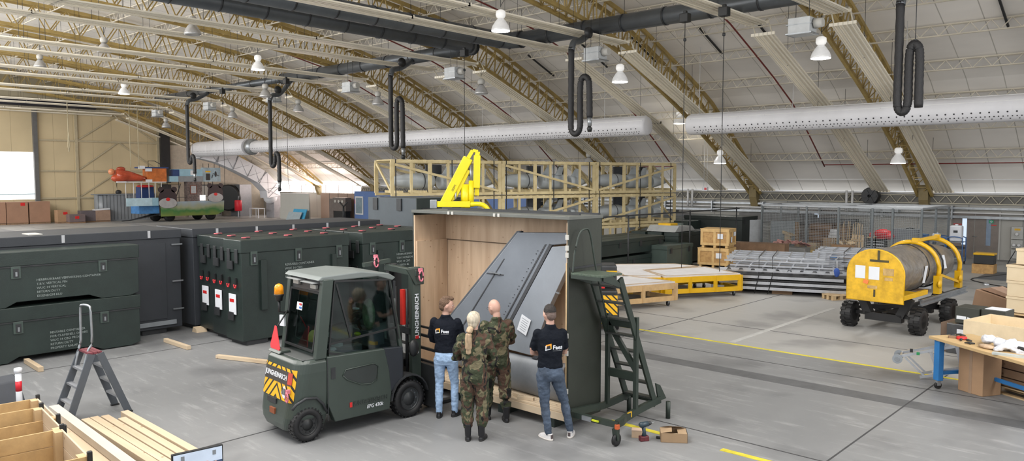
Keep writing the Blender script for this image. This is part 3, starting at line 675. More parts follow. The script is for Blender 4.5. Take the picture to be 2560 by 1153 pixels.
# perforated white ducts
duct = mat('white fabric duct', (.68, .68, .71), .5, 0, .05, 1)
hole = mat('duct hole', (.03, .03, .035), .8)
def air_duct(x0, x1, y, z, r, lab, capl, capr, gapl=0):
    t = thing('air_duct', lab, 'duct', (x0, y, z))
    Lh = x1-x0; prof = [(0, r)] if not capl else [(0, .02), (.01, r*.8), (.06, r*.96), (.14, r)]
    n = int(Lh/2.2)
    for i in range(1, n): prof += [(i*Lh/n-.02, r), (i*Lh/n, r*.992), (i*Lh/n+.02, r)]
    prof += [(Lh, r)] if not capr else [(Lh-.14, r), (Lh-.06, r*.96), (Lh-.01, r*.8), (Lh, .02)]
    MB().lathe([(h, q) for h, q in prof], (0, 0, 0), (1, 0, 0), 32).build('shell', duct, t)
    m = MB(); c = 0
    xx = .5
    while xx < Lh-.3:
        for ang, rr, ph in ((-18, .026, 0), (-38, .02, 0), (-38, .02, .13), (-52, .02, .06)):
            a = R(ang); d = Vector((0, -math.cos(a), math.sin(a))); p = Vector((xx+ph, 0, 0))+d*(r*.985)
            m.skin([m.ring(p, d, rr*1.15, 6), m.ring(p+d*.012, d, rr*1.15, 6)], smooth=False)
        xx += .26
    h = m.build('hole', hole, t); h['kind'] = 'stuff'
    m = MB(); m.beam((.1, -r*.86, r*.52), (Lh-.1, -r*.86, r*.52), .02, .03)
    for i in range(int(Lh/1.1)): m.beam((.3+i*1.1, -r*.87, r*.53), (.3+i*1.1, -r*.87, r*.42), .04, .02)
    m.cyl((.1, 0, r), (Lh-.1, 0, r), .03, n=6)
    for i in range(int(Lh/4.1)+1):
        X = .5+i*4.1
        if X < Lh: m.cyl((X, 0, r), (X, 0, roof_z(y)-z-.1), .012, n=4)
    m.build('suspension_rail', white, t)
    return t
air_duct(-55.0, -19.25, 30, 5.98, .44, 'long white perforated air duct left of the gap, ending above the timber racks', 0, 1)
d2 = air_duct(-17.2, 4.5, 30, 5.92, .44, 'white perforated air duct right of the gap, running to the right frame edge', 1, 0)
d3 = air_duct(-64.0, -55.35, 30, 6.0, .62, 'thicker white duct section beside the silver elbow duct on the left', 1, 0)
MB().lathe([(-.2, .45), (0, .62), (.45, .60), (.6, .44)], (9.0, 0, 0), (1, 0, 0), 24).build('collar', galv, d3)
# big silver rectangular drop duct at left
t = thing('drop_duct', 'large silver faceted duct stepping down from the white duct to the floor cabinets at left', 'duct', (0, 0, 0))
sil = mat('silver duct sheet', (.58, .60, .64), .45, .0, .08, 1)
m = MB(); path = [(-64.2, 30.2, 5.9), (-64, 31.6, 5.55), (-63.8, 33.0, 4.95), (-63.7, 34.3, 4.3), (-63.6, 35.4, 3.7), (-63.6, 36.4, 2.7), (-63.6, 36.5, 1.9)]
w_ = .62
for a, b in zip(path, path[1:]): m.beam(a, b, 1.3, 1.25)
for a in path[1:]: m.ell(a, (.66, .66, .66), 10, 6)
m.build('duct_body', sil, t)
m = MB()
for a, b in zip(path, path[1:]):
    A = Vector(a); B = Vector(b); d = (B-A).normalized(); sx = Vector((1, 0, 0)); 
    uz = sx.cross(d).normalized()
    for P in (A, B): m.beam(P+sx*.66-uz*.64, P+sx*.66+uz*.64, .03, .03)
    m.beam(A+sx*.655-uz*.62, B+sx*.655+uz*.62, .02, .02); m.beam(A+sx*.655+uz*.62, B+sx*.655-uz*.62, .02, .02)
m.build('seam', mat('seam grey', (.20, .21, .23), .5), t)
# dark exhaust mains
dk = mat('dark spiral duct', (.105, .115, .125), .38, .5, .12, 2)
def spiral_pipe(name, pts, r, lab, clamps=5):
    t = thing(name, lab, 'duct', (0, 0, 0)); MB().tube(pts, r, 16).build('pipe', dk, t)
    m = MB()
    for a, b in zip(pts, pts[1:]):
        A = Vector(a); B = Vector(b); n = max(1, int((B-A).length/1.6)); d = (B-A).normalized()
        for i in range(1, n+1):
            P = A.lerp(B, i/n); rr = r if not isinstance(r, list) else r[0]
            m.skin([m.ring(P-d*.03, d, rr*1.06, 16), m.ring(P+d*.03, d, rr*1.06, 16)])
            if i % 2: m.cyl(P, P+Vector((0, 0, 1.2)), .012, n=4)
    m.split('clamp', darkm, t); return t
spiral_pipe('exhaust_duct', [(-24.0, -4, 9.3), (-24.0, 23.3, 9.3), (-24.2, 23.65, 9.28), (-24.7, 23.66, 9.25)], .335, 'thick dark grey duct from top left, ending at the elbow near the middle')
spiral_pipe('exhaust_duct', [(-22.15, -4, 9.3), (-22.15, 23.2, 9.3), (-21.9, 23.6, 9.28), (-21.3, 23.66, 9.27)], .335, 'thick dark grey duct beside the first, turning towards the right')
spiral_pipe('exhaust_duct', [(-24.6, 23.66, 9.25), (-30, 23.66, 9.25), (-39.6, 23.66, 9.25)], .29, 'dark grey duct running left from the central elbow')
spiral_pipe('exhaust_duct', [(-39.6, 23.66, 9.25), (-56.5, 23.66, 9.3)], .2, 'thin shiny grey pipe continuing to the far left below the trusses')
spiral_pipe('exhaust_duct', [(-21.5, 23.66, 9.27), (-9.3, 23.66, 9.25), (-2.4, 23.66, 9.25)], .31, 'dark grey duct running right from the second elbow towards the top edge')
# flexible hoses hanging in bights
rub = mat('ribbed hose', (.012, .012, .014), .45, 0, .3, 30, .5, 90)
def hose(x, zt, zb, loop, zend, lab, nozzle=True, w=.42, y=22.0):
    t = thing('exhaust_hose', lab, 'hose', (x, y, 0), 0, 'hanging black exhaust hoses')
    xr = w
    c = [(0, 0, zt), (0, 0, (zt+zb)/2), (0, 0, zb+.35), (xr*.12, 0, zb+.1), (xr*.5, 0, zb), (xr*.86, 0, zb+.1), (xr, 0, zb+.35), (xr*.98, 0, (loop+zb)/2), (xr, 0, loop-.3), (xr*1.15, 0, loop-.06), (xr*1.5, 0, loop), (xr*1.85, 0, loop-.12), (xr*1.95, 0, loop-.4), (xr*1.97, 0, (loop+zend)/2), (xr*2, 0, zend)]
    pts = spline(c, 7); rs = [.105*(1+.09*(i % 2)) for i in range(len(pts))]
    MB().tube(pts, rs, 10).build('hose', rub, t)
    m = MB(); m.tube(spline([(-.2, 1.5, 9.1), (-.1, .7, zt+.35), (0, .15, zt+.2), (0, 0, zt-.1)], 5), .12, 12); m.build('elbow', dk, t)
    m = MB(); m.cyl((xr*1.5, 0, loop+.08), (xr*1.5, 0, zt+.4), .01, n=4); m.box((xr*1.5, 0, loop+.05), (.08, .1, .12)); m.build('hook', darkm, t)
    m = MB(); m.lathe([(0, .0), (.02, .2), (.1, .2), (.12, 0)], (xr*1.5, .1, zt+.45), (1, 0, 0), 14); m.build('reel', blackplast, t)
    if nozzle:
        m = MB(); m.cyl((xr*2, 0, zend), (xr*2, 0, zend-.3), .09, .07, 12); m.build('nozzle', galv, t); MB().lathe([(0, .07), (.12, .1), (.2, .06)], (xr*2, 0, zend-.5), (0, 0, 1), 12).build('nozzle_tip', blackplast, t)
    return t
hose(-6.42, 8.25, 5.35, 7.1, 5.45, 'black ribbed hose hanging in front of the right white duct', False, .26)
hose(-17.4, 8.3, 5.2, 7.2, 5.75, 'black ribbed hose hanging before the right end of the left white duct')
hose(-27.75, 8.3, 4.95, 7.15, 4.95, 'black ribbed hose hanging above the left end of the timber racks')
hose(-38.2, 7.9, 4.25, 4.95, 3.4, 'black ribbed hose with a low bend above the white partition panels')
hose(-48.2, 8.3, 4.55, 5.0, 3.9, 'black ribbed hose above the painted carnival trolley')
# grey unit boxes hanging in a row
hb = None
for x, lab in ((-9.43, 'grey unit box top right beside the ochre truss'), (-17.08, 'grey unit box right of the hose above the duct gap'), (-24.64, 'grey unit box above the middle of the white duct'), (-32.2, 'grey unit box above the thin pipe near the centre left'), (-39.5, 'grey unit box directly over the bent hose'), (-47.2, 'small grey unit box sixth along the row'), (-55.0, 'farthest small grey unit box near the end wall')):
    if hb: clone(hb, (x, 23, 8.12), label=lab); continue
    hb = thing('unit_heater', lab, 'heater', (x, 23, 8.12), 0, 'grey hanging unit boxes')
    MB().box((0, 0, 0), (.66, .55, .50)).build('casing', mat('unit grey', (.48, .50, .51), .45), hb, .02)
    MB().box((0, 0, -.22), (.78, .6, .04)).box((0, 0, .05), (.76, .58, .02)).build('flange', galv, hb)
    m = MB(); m.cyl((.38, 0, .06), (.62, 0, .06), .16, .13, 14); m.build('burner', offwhite, hb)
    m = MB(); m.cyl((-.2, 0, .2), (-.2, 0, 1.3), .01, n=4); m.cyl((.2, 0, .2), (.2, 0, 1.3), .01, n=4); m.build('hanger', darkm, hb)
# high bay lamps
def lamp_things(sets):
    base = {}
    for (x, y, z, lit, lab) in sets:
        if lit in base: clone(base[lit], (x, y, z), label=lab)
        else:
            t = thing('high_bay_lamp', lab, 'lamp', (x, y, z), 0, 'high bay lamps'); base[lit] = t
            body = mat('lamp body lit', (.75, .74, .72), .4, emit=.45) if lit else offwhite
            MB().lathe([(.24, .08), (.26, .13), (.33, .16), (.45, .15), (.50, .08)], n=16).build('gear_housing', body if lit else offwhite, t)
            MB().lathe([(-.16, .30), (-.12, .30), (.0, .26), (.14, .17), (.23, .10)], n=24).build('reflector', mat('reflector lit', (.7, .7, .7), .3, .2, emit=.22) if lit else mat('reflector', (.5, .5, .5), .25, .5), t)
            MB().lathe([(-.18, .24), (-.17, .29), (-.155, .285)], n=24).build('lens', lampglow if lit else mat('lens off', (.35, .35, .34), .2), t)
            m = MB(); m.cyl((0, 0, .58), (0, 0, 1.15), .012, n=4); m.cyl((0, 0, .62), (.3, 0, .95), .01, n=4); m.build('hanger', darkm, t)
        if lit:
            l = bpy.data.lights.new('lamp_light', 'SPOT'); l.energy = 700 if y < 34 else 260; l.spot_size = R(130); l.spot_blend = .6; l.shadow_soft_size = .3; l.color = (1, .97, .92)
            o = bpy.data.objects.new('lamp_light', l); C.objects.link(o); o.location = (x, y, z-.3)
L_ = 1
lamp_things([(-9.24, 24, 7.45, 1, 'lit bell lamp beside the ochre truss at upper right'), (-16.67, 24, 7.35, 1, 'lit bell lamp right of the hanging black hose above the duct end'),
  (-20.5, 34.8, 6.55, 1, 'lit bell lamp hanging in the gap between the white ducts'), (-10.1, 35, 4.4, 1, 'lit bell lamp low beside the truss above the wire cage'), (-18.3, 35, 4.5, 1, 'lit bell lamp low right of the tank racks'),
  (-17.1, 18, 8.45, 1, 'lit bell lamp near the top centre under the dark ducts'), (-32.2, 18, 8.65, 1, 'lit bell lamp above the thin grey pipe at upper left'), (-47.6, 18, 8.7, 1, 'lit bell lamp farther left, third of the high lit ones'),
  (-23.98, 24, 7.45, 0, 'unlit bell lamp just right of the central grey unit box'), (-31.3, 24, 7.45, 0, 'unlit bell lamp left of the long black hose'), (-38.6, 24, 7.55, 0, 'unlit bell lamp right of the bent hose top'), (-46.2, 24, 7.6, 0, 'unlit bell lamp above the silver drop duct'),
  (-26.4, 35, 4.55, 0, 'unlit round lamp above the right part of the timber racks'), (-56, 24, 7.4, 0, 'farthest unlit bell lamp under the gable'), (-27.85, 13, 9.0, 0, 'unlit bell lamp at the top left between two level panels'), (-36.4, 13, 9.3, 0, 'unlit lamp second from the top left'), (-45.2, 13, 9.5, 0, 'unlit lamp at the far upper left'), (-44, 35, 4.2, 0, 'unlit lamp above the brown partition'), (-36, 20.5, 7.9, 0, 'unlit lamp seen against the roof left of the grey unit boxes')])
# hoist boxes with thin cables
for i, (x, zb, lab) in enumerate(((-12.8, .6, 'black cable reel box with a thin cable left of the top right truss'), (-11.45, .6, 'black cable reel box with a thin cable just under the dark duct at right'), (-22.95, 3.2, 'black cable reel box at the central elbow of the dark duct'), (-36.5, 3.0, 'small black cable reel box left of the hose with the low bend'), (-43.5, 3.2, 'small black cable reel box at the thin pipe far left'))):
    t = thing('cable_reel', lab, 'cable reel', (x, 22, 8.7), 0, 'black ceiling cable reels')
    MB().box((0, 0, 0), (.30, .24, .28)).box((0, 0, .18), (.12, .1, .1)).build('housing', blackplast, t, .02)
    m = MB(); m.cyl((0, 0, -.14), (0, 0, zb-8.7), .012, n=5); m.lathe([(0, .0), (.03, .05), (.1, .05), (.13, 0)], (0, 0, -.75), (0, 0, 1), 8); m.build('cable', darkm, t)
# thin red sprinkler pipes on the roof
rp_ = mat('sprinkler red', (.20, .035, .03), .5)
for i, (x, lab) in enumerate(((-2.4, 'thin red pipe up the roof at the right frame edge'), (-14.3, 'thin red pipe up the roof between the two ochre trusses at right'), (-22.7, 'thin red pipe up the roof behind the white duct end'), (-31, 'thin red pipe up the roof left of the central unit box'), (-39.4, 'thin red pipe up the roof at the upper left'))):
    ys = [38.0, 36, 34, 32, 30, 28, 26, 24, 22, 18, 14, 10, 5]
    m = MB(); m.tube([(x, y, roof_z(y)-.55) for y in ys], .035, 6)
    if i == 1: m.tube([(x, 37.9, roof_z(37.9)-.55), (-2.6, 37.9, roof_z(37.9)-.55)], .028, 6)
    if i == 2: m.tube([(x, 37.9, roof_z(37.9)-.55), (x-2, 37.9, roof_z(37.9)-.55)], .028, 6)
    tag(m.build('sprinkler_pipe', rp_), lab, 'pipe', 'red sprinkler pipes')
# short dark roof battens
m0 = None
bl = ['left of the right hose', 'right of the top right lamp', 'above the gap of the ducts', 'over the duct end', 'near the central lamp', 'above the long duct', 'left of the central unit box', 'at the centre left']
for i, (x, y) in enumerate(((-5.6, 29), (-10.9, 28.6), (-13.6, 28.6), (-16, 28.6), (-19.3, 28.6), (-22, 28.6), (-25.5, 28.8), (-29, 28.8))):
    lab = 'short dark steel batten on the roof sheets, ' + bl[i]
    z = roof_z(y)-.12; z2 = roof_z(y+2)-.12
    tag(MB().beam((x, y, z), (x, y+2.0, z2), .07, .06).build('roof_batten', darkm), lab, 'batten', 'dark roof battens')
# small details under the roof: pendant controls
for x, z, y, lab in ((-19.9, 3.05, 36.5, 'white red pendant control box hanging at the roof edge right of the racks'),):
    t = thing('pendant_control', lab, 'control box', (x, y, z)); MB().box((0, 0, 0), (.3, .12, .22)).build('housing', paper, t); MB().box((.05, -.07, 0), (.12, .02, .12)).build('red_button', red, t)
    m = MB(); m.cyl((-.08, 0, .1), (-.08, 0, 2.6), .012, n=4); m.cyl((.1, 0, .1), (.1, 0, 2.6), .012, n=4); m.build('cable', white, t)
m = MB(); m.tube([(-60.5, 19, 9), (-60.5, 19, 6.9), (-60.4, 19, 6.6), (-60.3, 19, 5.9), (-60.5, 19, 5.5), (-60.65, 19, 5.9), (-60.5, 19, 6.8)], .03, 6)
tag(m.build('rope', mat('rope cream', (.42, .37, .25), .8)), 'cream rope with a hanging loop in front of the beige end doors', 'rope')
for dx, lab in ((0, 'left of two thin cream ropes hanging down to the orange figure'), (.55, 'right of two thin cream ropes hanging near the orange figure')):
    m = MB(); m.cyl((-60.5+dx*.2, 23.2+dx, 4.4), (-60.5+dx*.2, 23.2+dx, 9.2), .03, n=6); tag(m.build('rope', MATS['rope cream']), lab, 'rope')
# ================================================================ storage cases at left
RX = (PI/2, 0, PI/2)      # text facing +X
def case_latch(y, z, x, root, w=.16, h=.3, m=None):
    o = MB().box((x+.012, y, z), (.03, w, h)).build('latch', green2 if m is None else m, root, .006)
    MB().box((x+.03, y, z-.01), (.012, w*.55, h*.7)).build('recess', darkm, o)
    MB().box((x+.042, y, z-.03), (.014, w*.2, h*.35)).build('hasp', galv, o)
def long_case(lab, z0, txt, ty, grp):
    """long flat case: local origin at the near face, bottom, right end; face looks +X"""
    t = thing('storage_case', lab, 'case', (-17.15, 6.66, z0), 0, grp)
    Ln = 6.2; D = .66
    m = MB(); m.prism([(-Ln, .14), (-Ln, .82), (0, .82), (0, .08), (-.18, .02), (-.75, .02), (-1.0, .12), (-2.3, .12), (-2.5, .02), (-3.6, .02), (-3.8, .12)], -D, 0, 'x'); m.build('body', green, t, .008)
    m = MB(); m.b2((-D-.02, -Ln-.02, .825), (.025, .02, 1.1)); m.build('lid', green, t, .012)
    MB().b2((0, -Ln, .80), (.02, .005, .825)).build('rim', darkm, t)
    for y in (-.72, -2.3, -3.8): case_latch(y, .70, .0, t, .17, .24)
    for k, s in enumerate(txt): text(s, .062, stencil, t, (.004, ty, .52-k*.080), RX, align='LEFT')
    return t
g = 'dark green long cases stacked at the left frame edge'
long_case('long dark green storage case, lower of the stack at the left edge', 0, ['REUSABLE CONTAINER', 'FOR CLAMSHELL DOORS', 'WUC 14 CBO PROC', 'RETURN DUTY', 'PROPERTY RNLAF'], -1.75, g)
long_case('long dark green storage case, upper of the stack at the left edge', 1.083, ['HERBRUIKBARE VERPAKKING CONTAINER', 'T.B.V. VERTICAL FIN', 'WUC 14 VERTICAL', 'RETURN DUTY', 'EIGENDOM KLU'], -1.95, g)
# large slate boxes behind
def slate_box(lab, y0, y1, x0, x1, h, labels=4):
    t = thing('shipping_box', lab, 'container', (x1, y1, 0), 0, 'large slate grey flat topped boxes')
    Ln = y1-y0; D = x1-x0
    MB().b2((-D, -Ln, .12), (0, 0, h-.2)).build('body', slate, t, .01)
    MB().b2((-D-.02, -Ln-.02, h-.2), (.025, .025, h)).build('lid', slate, t, .012)
    m = MB()
    y = -.35
    while y > -Ln+1.4: m.b2((0, y-1.9, .35), (.02, y-.0, h-.3)); y -= 2.25
    m.split('side_panel', slate, t, .004)
    m = MB(); m.b2((-D+.1, -Ln+.1, 0), (-.06, -Ln+.6, .12)); m.b2((-D+.1, -.9, 0), (-.06, -.35, .12)); m.b2((-D+.1, -Ln/2-.3, 0), (-.06, -Ln/2+.3, .12)); m.split('skid', darkm, t)
    MB().b2((.02, -1.1, .2), (.04, -.15, .3)).build('threshold', greym, t)
    m = MB()
    for k in range(labels): m.b2((.026, -.75-k*Ln/labels*.95, h-.17), (.034, -.69-k*Ln/labels*.95, h-.01))
    m.split('strap_tab', mat('tab silver', (.42, .43, .45), .4), t)
    m = MB()
    for z in (h-.35, h/2, .55): m.b2((.02, -.22, z-.015), (.05, .03, z+.015))
    m.split('hinge', galv, t)
    MB().lathe([(0, .02), (.04, .02), (.06, .035), (.08, .03)], (.02, -1.25, 1.3), (1, 0, 0), 10).build('door_knob', galv, t)
    return t
slate_box('large slate grey flat topped box behind the two long green cases at left', .5, 7.95, -20.0, -17.98, 2.42)
slate_box('large slate grey flat topped box behind the tall green cases with red ring locks', 8.15, 13.6, -19.7, -17.75, 2.42, 5)
# wood scraps under boxes
# tall green cases standing side by side
tallm = mat('tall case green', (.015, .022, .021), .42, 0, .18, 1.5, .1, 50)
def tall_case(lab, x, y, Ln, W, H, loc_lab, face=False, txt=None, sticker=True):
    t = thing('tall_case', lab, 'case', (x, y, 0), 0, 'tall dark green cases standing side by side')
    MB().b2((-W+.02, 0, .1), (-.02, Ln, H-.28)).build('body', green if face else tallm, t, .01)
    MB().b2((-W, -.02, H-.28), (0, Ln+.02, H)).build('lid', green if face else tallm, t, .015)
    m = MB(); m.b2((-W+.05, .1, 0), (-.05, .6, .1)); m.b2((-W+.05, Ln-.6, 0), (-.05, Ln-.1, .1)); m.split('foot', darkm, t)
    m = MB()
    for z in (H-.55, .62): m.b2((-W*.75, -.05, z-.09), (-W*.45, -.02, z+.09))
    m.split('end_handle', darkm, t)
    m = MB()
    for dx in (.25, .68): m.b2((-W*dx-.06, -.04, H-.5), (-W*dx+.06, -.02, H-.2))
    m.split('latch', darkm, t, .004)
    for dx in (.3, .7):   # red ring locks
        c = Vector((-W*dx, -.05, H-.98)); m = MB(); m.tube([c+Vector((.045*math.cos(a), 0, .055*math.sin(a))) for a in [PI*.9+k*PI*1.2/8 for k in range(9)]], .014, 6)
        o = m.build('ring_lock', mat('lock red', (.65, .03, .04), .4), t); MB().box(c+Vector((0, .02, .09)), (.05, .03, .14)).build('lock_plate', blackplast, o)
    for k, yy in enumerate((Ln*.12, Ln*.5, Ln*.85)):   # ring locks on the lid
        c = Vector((-W*.55, yy, H+.02)); m = MB(); m.tube([c+Vector((.06*math.cos(a), .09*math.sin(a), 0)) for a in [k2*PI*2/10 for k2 in range(11)]], .014, 6, cap=False)
        o = m.build('lid_ring', mat('lid ring pink', (.48, .10, .12), .4), t); MB().box(c+Vector((.05, 0, -.005)), (.12, .07, .03)).build('ring_base', blackplast, o)
    if sticker:
        o = MB().b2((-W*.72, -.032, H-1.62), (-W*.32, -.02, H-1.18)).build('paper_label', paper, t); MB().b2((-W*.66, -.036, H-1.36), (-W*.42, -.031, H-1.29)).build('red_bar', red, o)
    if face:
        for k in range(3 if Ln < 3 else 4): case_latch(.28+k*(Ln-.56)/(2 if Ln < 3 else 3)+0, H-.40, -.01, t, .16, .30)
        m = MB(); m.b2((-.02, .42, .75), (.05, .56, 1.84)); m.b2((-.02, Ln-.5, .75), (.05, Ln-.38, 1.84)); m.split('batten', green, t, .005)
        for k, s in enumerate(txt or []): text(s, .072, stencil, t, (.004, 1.02, H-.60-k*.092), RX, align='LEFT')
    return t
for k, lab in enumerate(('tall dark green case at the front of the left group, white stencil on its side', 'tall dark green case in the middle of the left group of three', 'tall dark green case at the back of the left group, beside the slate box')):
    tall_case(lab, -15.27-k*.82, 8.06+k*.09, 2.74, .77, 2.29, '', k == 0, ['REUSABLE CONTAINER', 'WUC 14 CBO', 'RETURN DUTY', 'PROPERTY RNLAF'])
for k, lab in enumerate(('tall dark green case with stencil lines left of the open crate, front of its group', 'tall dark green case second of the rear group behind the forklift mast', 'tall dark green case third of the rear group near the slate box')):
    tall_case(lab, -15.25-k*.79, 11.2, 2.4, .77, 2.29, '', k == 0, ['HERBRUIKBARE VERPAKKING CONTAINER 14', 'T.B.V. HORIZONTAL STABILIZER', 'WUC 14 CBO', 'P 1200316 BL'], False)
# big green case with grey face far behind the tall cases
t = thing('storage_case', 'tall green and grey case standing behind the tall cases below the timber racks', 'case', (-18.0, 15.2, .1))
MB().b2((-2.4, 0, 1.35), (0, 2.0, 2.9)).build('body', mat('case blue grey', (.06, .075, .088), .5, 0, .1, 2), t, .01); MB().b2((0.0, 0, 1.35), (.03, 2.0, 2.9)).build('side_panel', green, t)
MB().b2((-2.4, 0, -.1), (.0, 2.0, 1.35)).build('lower_case', green, t); m = MB()
for x in (-2.1, -.9): m.b2((x, -.04, 2.5), (x+.22, 0, 2.88))
m.split('latch', darkm, t)
MB().b2((.03, .2, 2.45), (.06, .7, 2.6)).build('handle', darkm, t)
# ================================================================ open crate with the tail fin
XL, XR, YF, YB, ZT = -10.1, -6.70, 8.45, 9.22, 3.03
t = thing('open_crate', 'open dark green plywood lined crate holding the grey tail fin', 'crate', (0, 0, 0))
plyX = wood('crate plywood', (.66, .49, .34), (.50, .345, .225), (1.6, 1.6, .2), .6, wscale=1.6)
plyB = lines_mat('ply seam', (.60, .44, .31), (.2, .13, .08), 1.95, 2, .012, .6, .1, 4, .68, (1, 1, .1))
m = MB(); m.b2((XL+.03, YB-.05, .3), (XR-.03, YB-.02, ZT-.04)); m.build('back_panel', plyX, t)
m = MB(); m.b2((XL, YB-.02, .2), (XR, YB, ZT)); m.build('back_skin', green, t)
m = MB(); m.b2((XL+.03, YF, .3), (XL+.05, YB-.05, ZT-.04)); m.b2((XL+.05, YF+.02, .3), (XL+.09, YB-.06, 2.55)); m.split('left_lining', plyX, t)
MB().b2((XL, YF, .2), (XL+.03, YB, ZT)).build('left_skin', green, t)
m = MB(); m.b2((XR-.05, YF, .3), (XR-.03, YB-.05, ZT-.04)); m.build('right_lining', plyX, t)
m = MB(); m.b2((XR-.03, YF-.01, .12), (XR, YB, ZT)); m.build('right_skin', mat('crate side green', (.025, .029, .022), .5, 0, .2, .9, .1, 20), t)
MB().b2((XR, YF+.0, 2.33), (XR+.012, YB-.02, 2.36)).build('seam_strip', darkm, t)
m = MB(); m.b2((XL-.01, YF-.02, ZT), (XR+.01, YB+.02, ZT+.05)); m.build('roof', mat('crate top', (.10, .105, .095), .45, 0, .15, 2), t, .005)
m = MB(); m.b2((XL, YB-.1, ZT+.05), (XR, YB-.04, ZT+.075))
m.b2((XL+.5, YF+.35, ZT+.05), (XR-.1, YF+.39, ZT+.075)); m.split('roof_batten', darkm, t)
m = MB(); m.b2((XL+.03, YB-.06, 2.535), (XR-.04, YB-.05, 2.55)); m.build('panel_seam', mat('seam brown', (.12, .08, .05), .8), t)
m = MB()
for x in (-9.17, -9.08, -8.14, -8.05): m.b2((x-.02, YF-.035, ZT-.0), (x+.02, YF-.02, ZT+.05))
m.split('clip', offwhite, t)
m = MB()
for z in (2.75, 2.6, 2.5, 1.35, 1.1, .55, .35): m.b2((XR-.05, YF-.03, z), (XR-.0, YF-.01, z+.07))
m.split('clip', offwhite, t)
m = MB(); m.b2((XR-.055, YF-.012, .2), (XR-.032, YF+.0, 2.42)); m.build('edge_strip', pine, t)
m = MB()
for k in range(11):
    y = YF+.0+k*.07; m.b2((XL+.05, y, .25), (XR-.05, y+.058, .275))
m.split('floor_board', pineL, t)
m = MB(); m.b2((XL+.02, YF-.02, .14), (XR-.04, YF+.06, .245)); m.b2((XL+.02, YB-.1, .14), (XR-.04, YB-.02, .245)); m.split('sill_beam', pineL, t)
m = MB()
for x in (XL+.25, -9.0, -8.0, XR-.35): m.b2((x-.09, YF, 0), (x+.09, YB-.03, .14))
m.split('skid', green, t)
# fin
fing = mat('fin grey', (.185, .205, .235), .42, .1, .10, 1.4, .05, 30); fin2 = mat('rudder grey', (.26, .285, .32), .42, .1, .08, 2); fdark = mat('fin dark edge', (.05, .052, .058), .5)
t = thing('tail_fin', 'grey swept aircraft tail fin standing inside the open crate', 'aircraft fin', (0, 8.80, 0))
P = [(-7.96, 2.78), (-6.98, 2.82), (-6.98, 2.66), (-7.30, 2.62), (-8.42, .93), (-9.85, .80), (-9.85, .95), (-9.16, 1.60)]
MB().prism(P, -.05, .05, 'y').build('fin_skin', fing, t, .012)
MB().prism([(-7.99, 2.8), (-7.90, 2.8), (-9.78, .95), (-9.90, .93), (-9.20, 1.62)], -.04, .04, 'y').build('leading_edge', mat('leading edge grey', (.085, .095, .11), .4), t, .01)
m = MB(); m.prism([(-7.26, 2.60), (-6.98, 2.63), (-6.98, 2.30), (-7.30, 1.72), (-7.66, .90), (-8.36, .93)], -.058, .052, 'y'); m.build('rudder', fin2, t, .006)
MB().prism([(-7.31, 2.64), (-7.26, 2.62), (-8.36, .93), (-8.43, .93)], -.062, -.045, 'y').build('hinge_line', fdark, t)
m = MB(); m.prism([(-7.40, 2.63), (-7.37, 2.63), (-8.52, .93), (-8.55, .93)], -.056, -.045, 'y'); m.prism([(-8.25, 2.35), (-8.23, 2.35), (-9.30, 1.0), (-9.33, 1.0)], -.056, -.045, 'y'); m.prism([(-8.62, 2.10), (-8.25, 2.10), (-8.26, 2.08), (-8.63, 2.08)], -.056, -.045, 'y'); m.split('panel_line', fdark, t)
m = MB()
for k in range(34):
    f = k/33; x = -7.45-(1.05*f); z = 2.55-(1.58*f); m.box((x, -.055, z), (.014, .01, .014)); 
    if k % 3: m.box((x-.06, -.055, z+.02), (.012, .01, .012))
o = m.build('rivet_row', fdark, t)
MB().b2((-7.15, -.1, .98), (-7.05, -.04, 1.0)).build('bracket', galv, t)
m = MB(); m.beam((-8.32, -.06, 2.10), (-8.52, -.10, 2.13), .03, .015); m.beam((-7.17, -.06, 1.93), (-7.10, -.07, 1.92), .03, .02); m.split('bracket', galv, t)
text('2', .085, stencil, t, (-8.42, -.052, 1.66), (PI/2, 0, 0))
# fairing at the root
m = MB(); rings = []
for x, r, z in ((-9.9, .05, .70), (-9.5, .13, .66), (-9.0, .20, .62), (-8.4, .245, .585), (-7.6, .26, .57), (-7.0, .26, .57)):
    rings.append([m._v((x, .14*math.cos(a)*(r/.26), z+r*math.sin(a)*1.15)) for a in [2*PI*k/18 for k in range(18)]])
m.skin(rings); m.build('root_fairing', mat('fairing grey', (.20, .215, .235), .45, .1, .15, 3), t)
MB().prism([(-7.66, .86), (-7.40, 1.1), (-7.55, .86)], -.06, .04, 'y').build('rudder_foot', fdark, t)
m = MB(); c = Vector((-7.80, -.075, 1.36)); m.box(c, (.20, .006, .27), Euler((0, R(22), 0))); o = m.build('placard', paper, t)
m = MB()
for k in range(6): m.box(c+Vector((.045*0+math.sin(R(22))*(.09-k*.036), -.005, math.cos(R(22))*(.09-k*.036))), (.14-(k % 2)*.03, .002, .008), Euler((0, R(22), 0)))
m.build('print_lines', mat('print grey', (.25, .27, .3), .8), o)
for i, (x, y, rz, lab) in enumerate(((-7.58, 8.52, .35, 'small offcut of pine lying on the crate floor near the man in grey jeans'), (-7.75, 8.56, -.2, 'second small pine offcut lying on the crate floor under the fin'))):
    tag(MB().box((x, y, .30), (.26, .06, .045), rz).build('wood_offcut', pineL), lab, 'wood block')

# ================================================================ forklift
fl = thing('forklift', 'dark green electric forklift with glazed cab parked facing the open crate', 'forklift', (-9.575, 5.74, 0), R(-5.2)); fl.scale = (.955, .955, 1)
fg = mat('forklift green', (.040, .054, .046), .35, 0, .08, 3); gl = glass('cab glass', (.50, .58, .57))
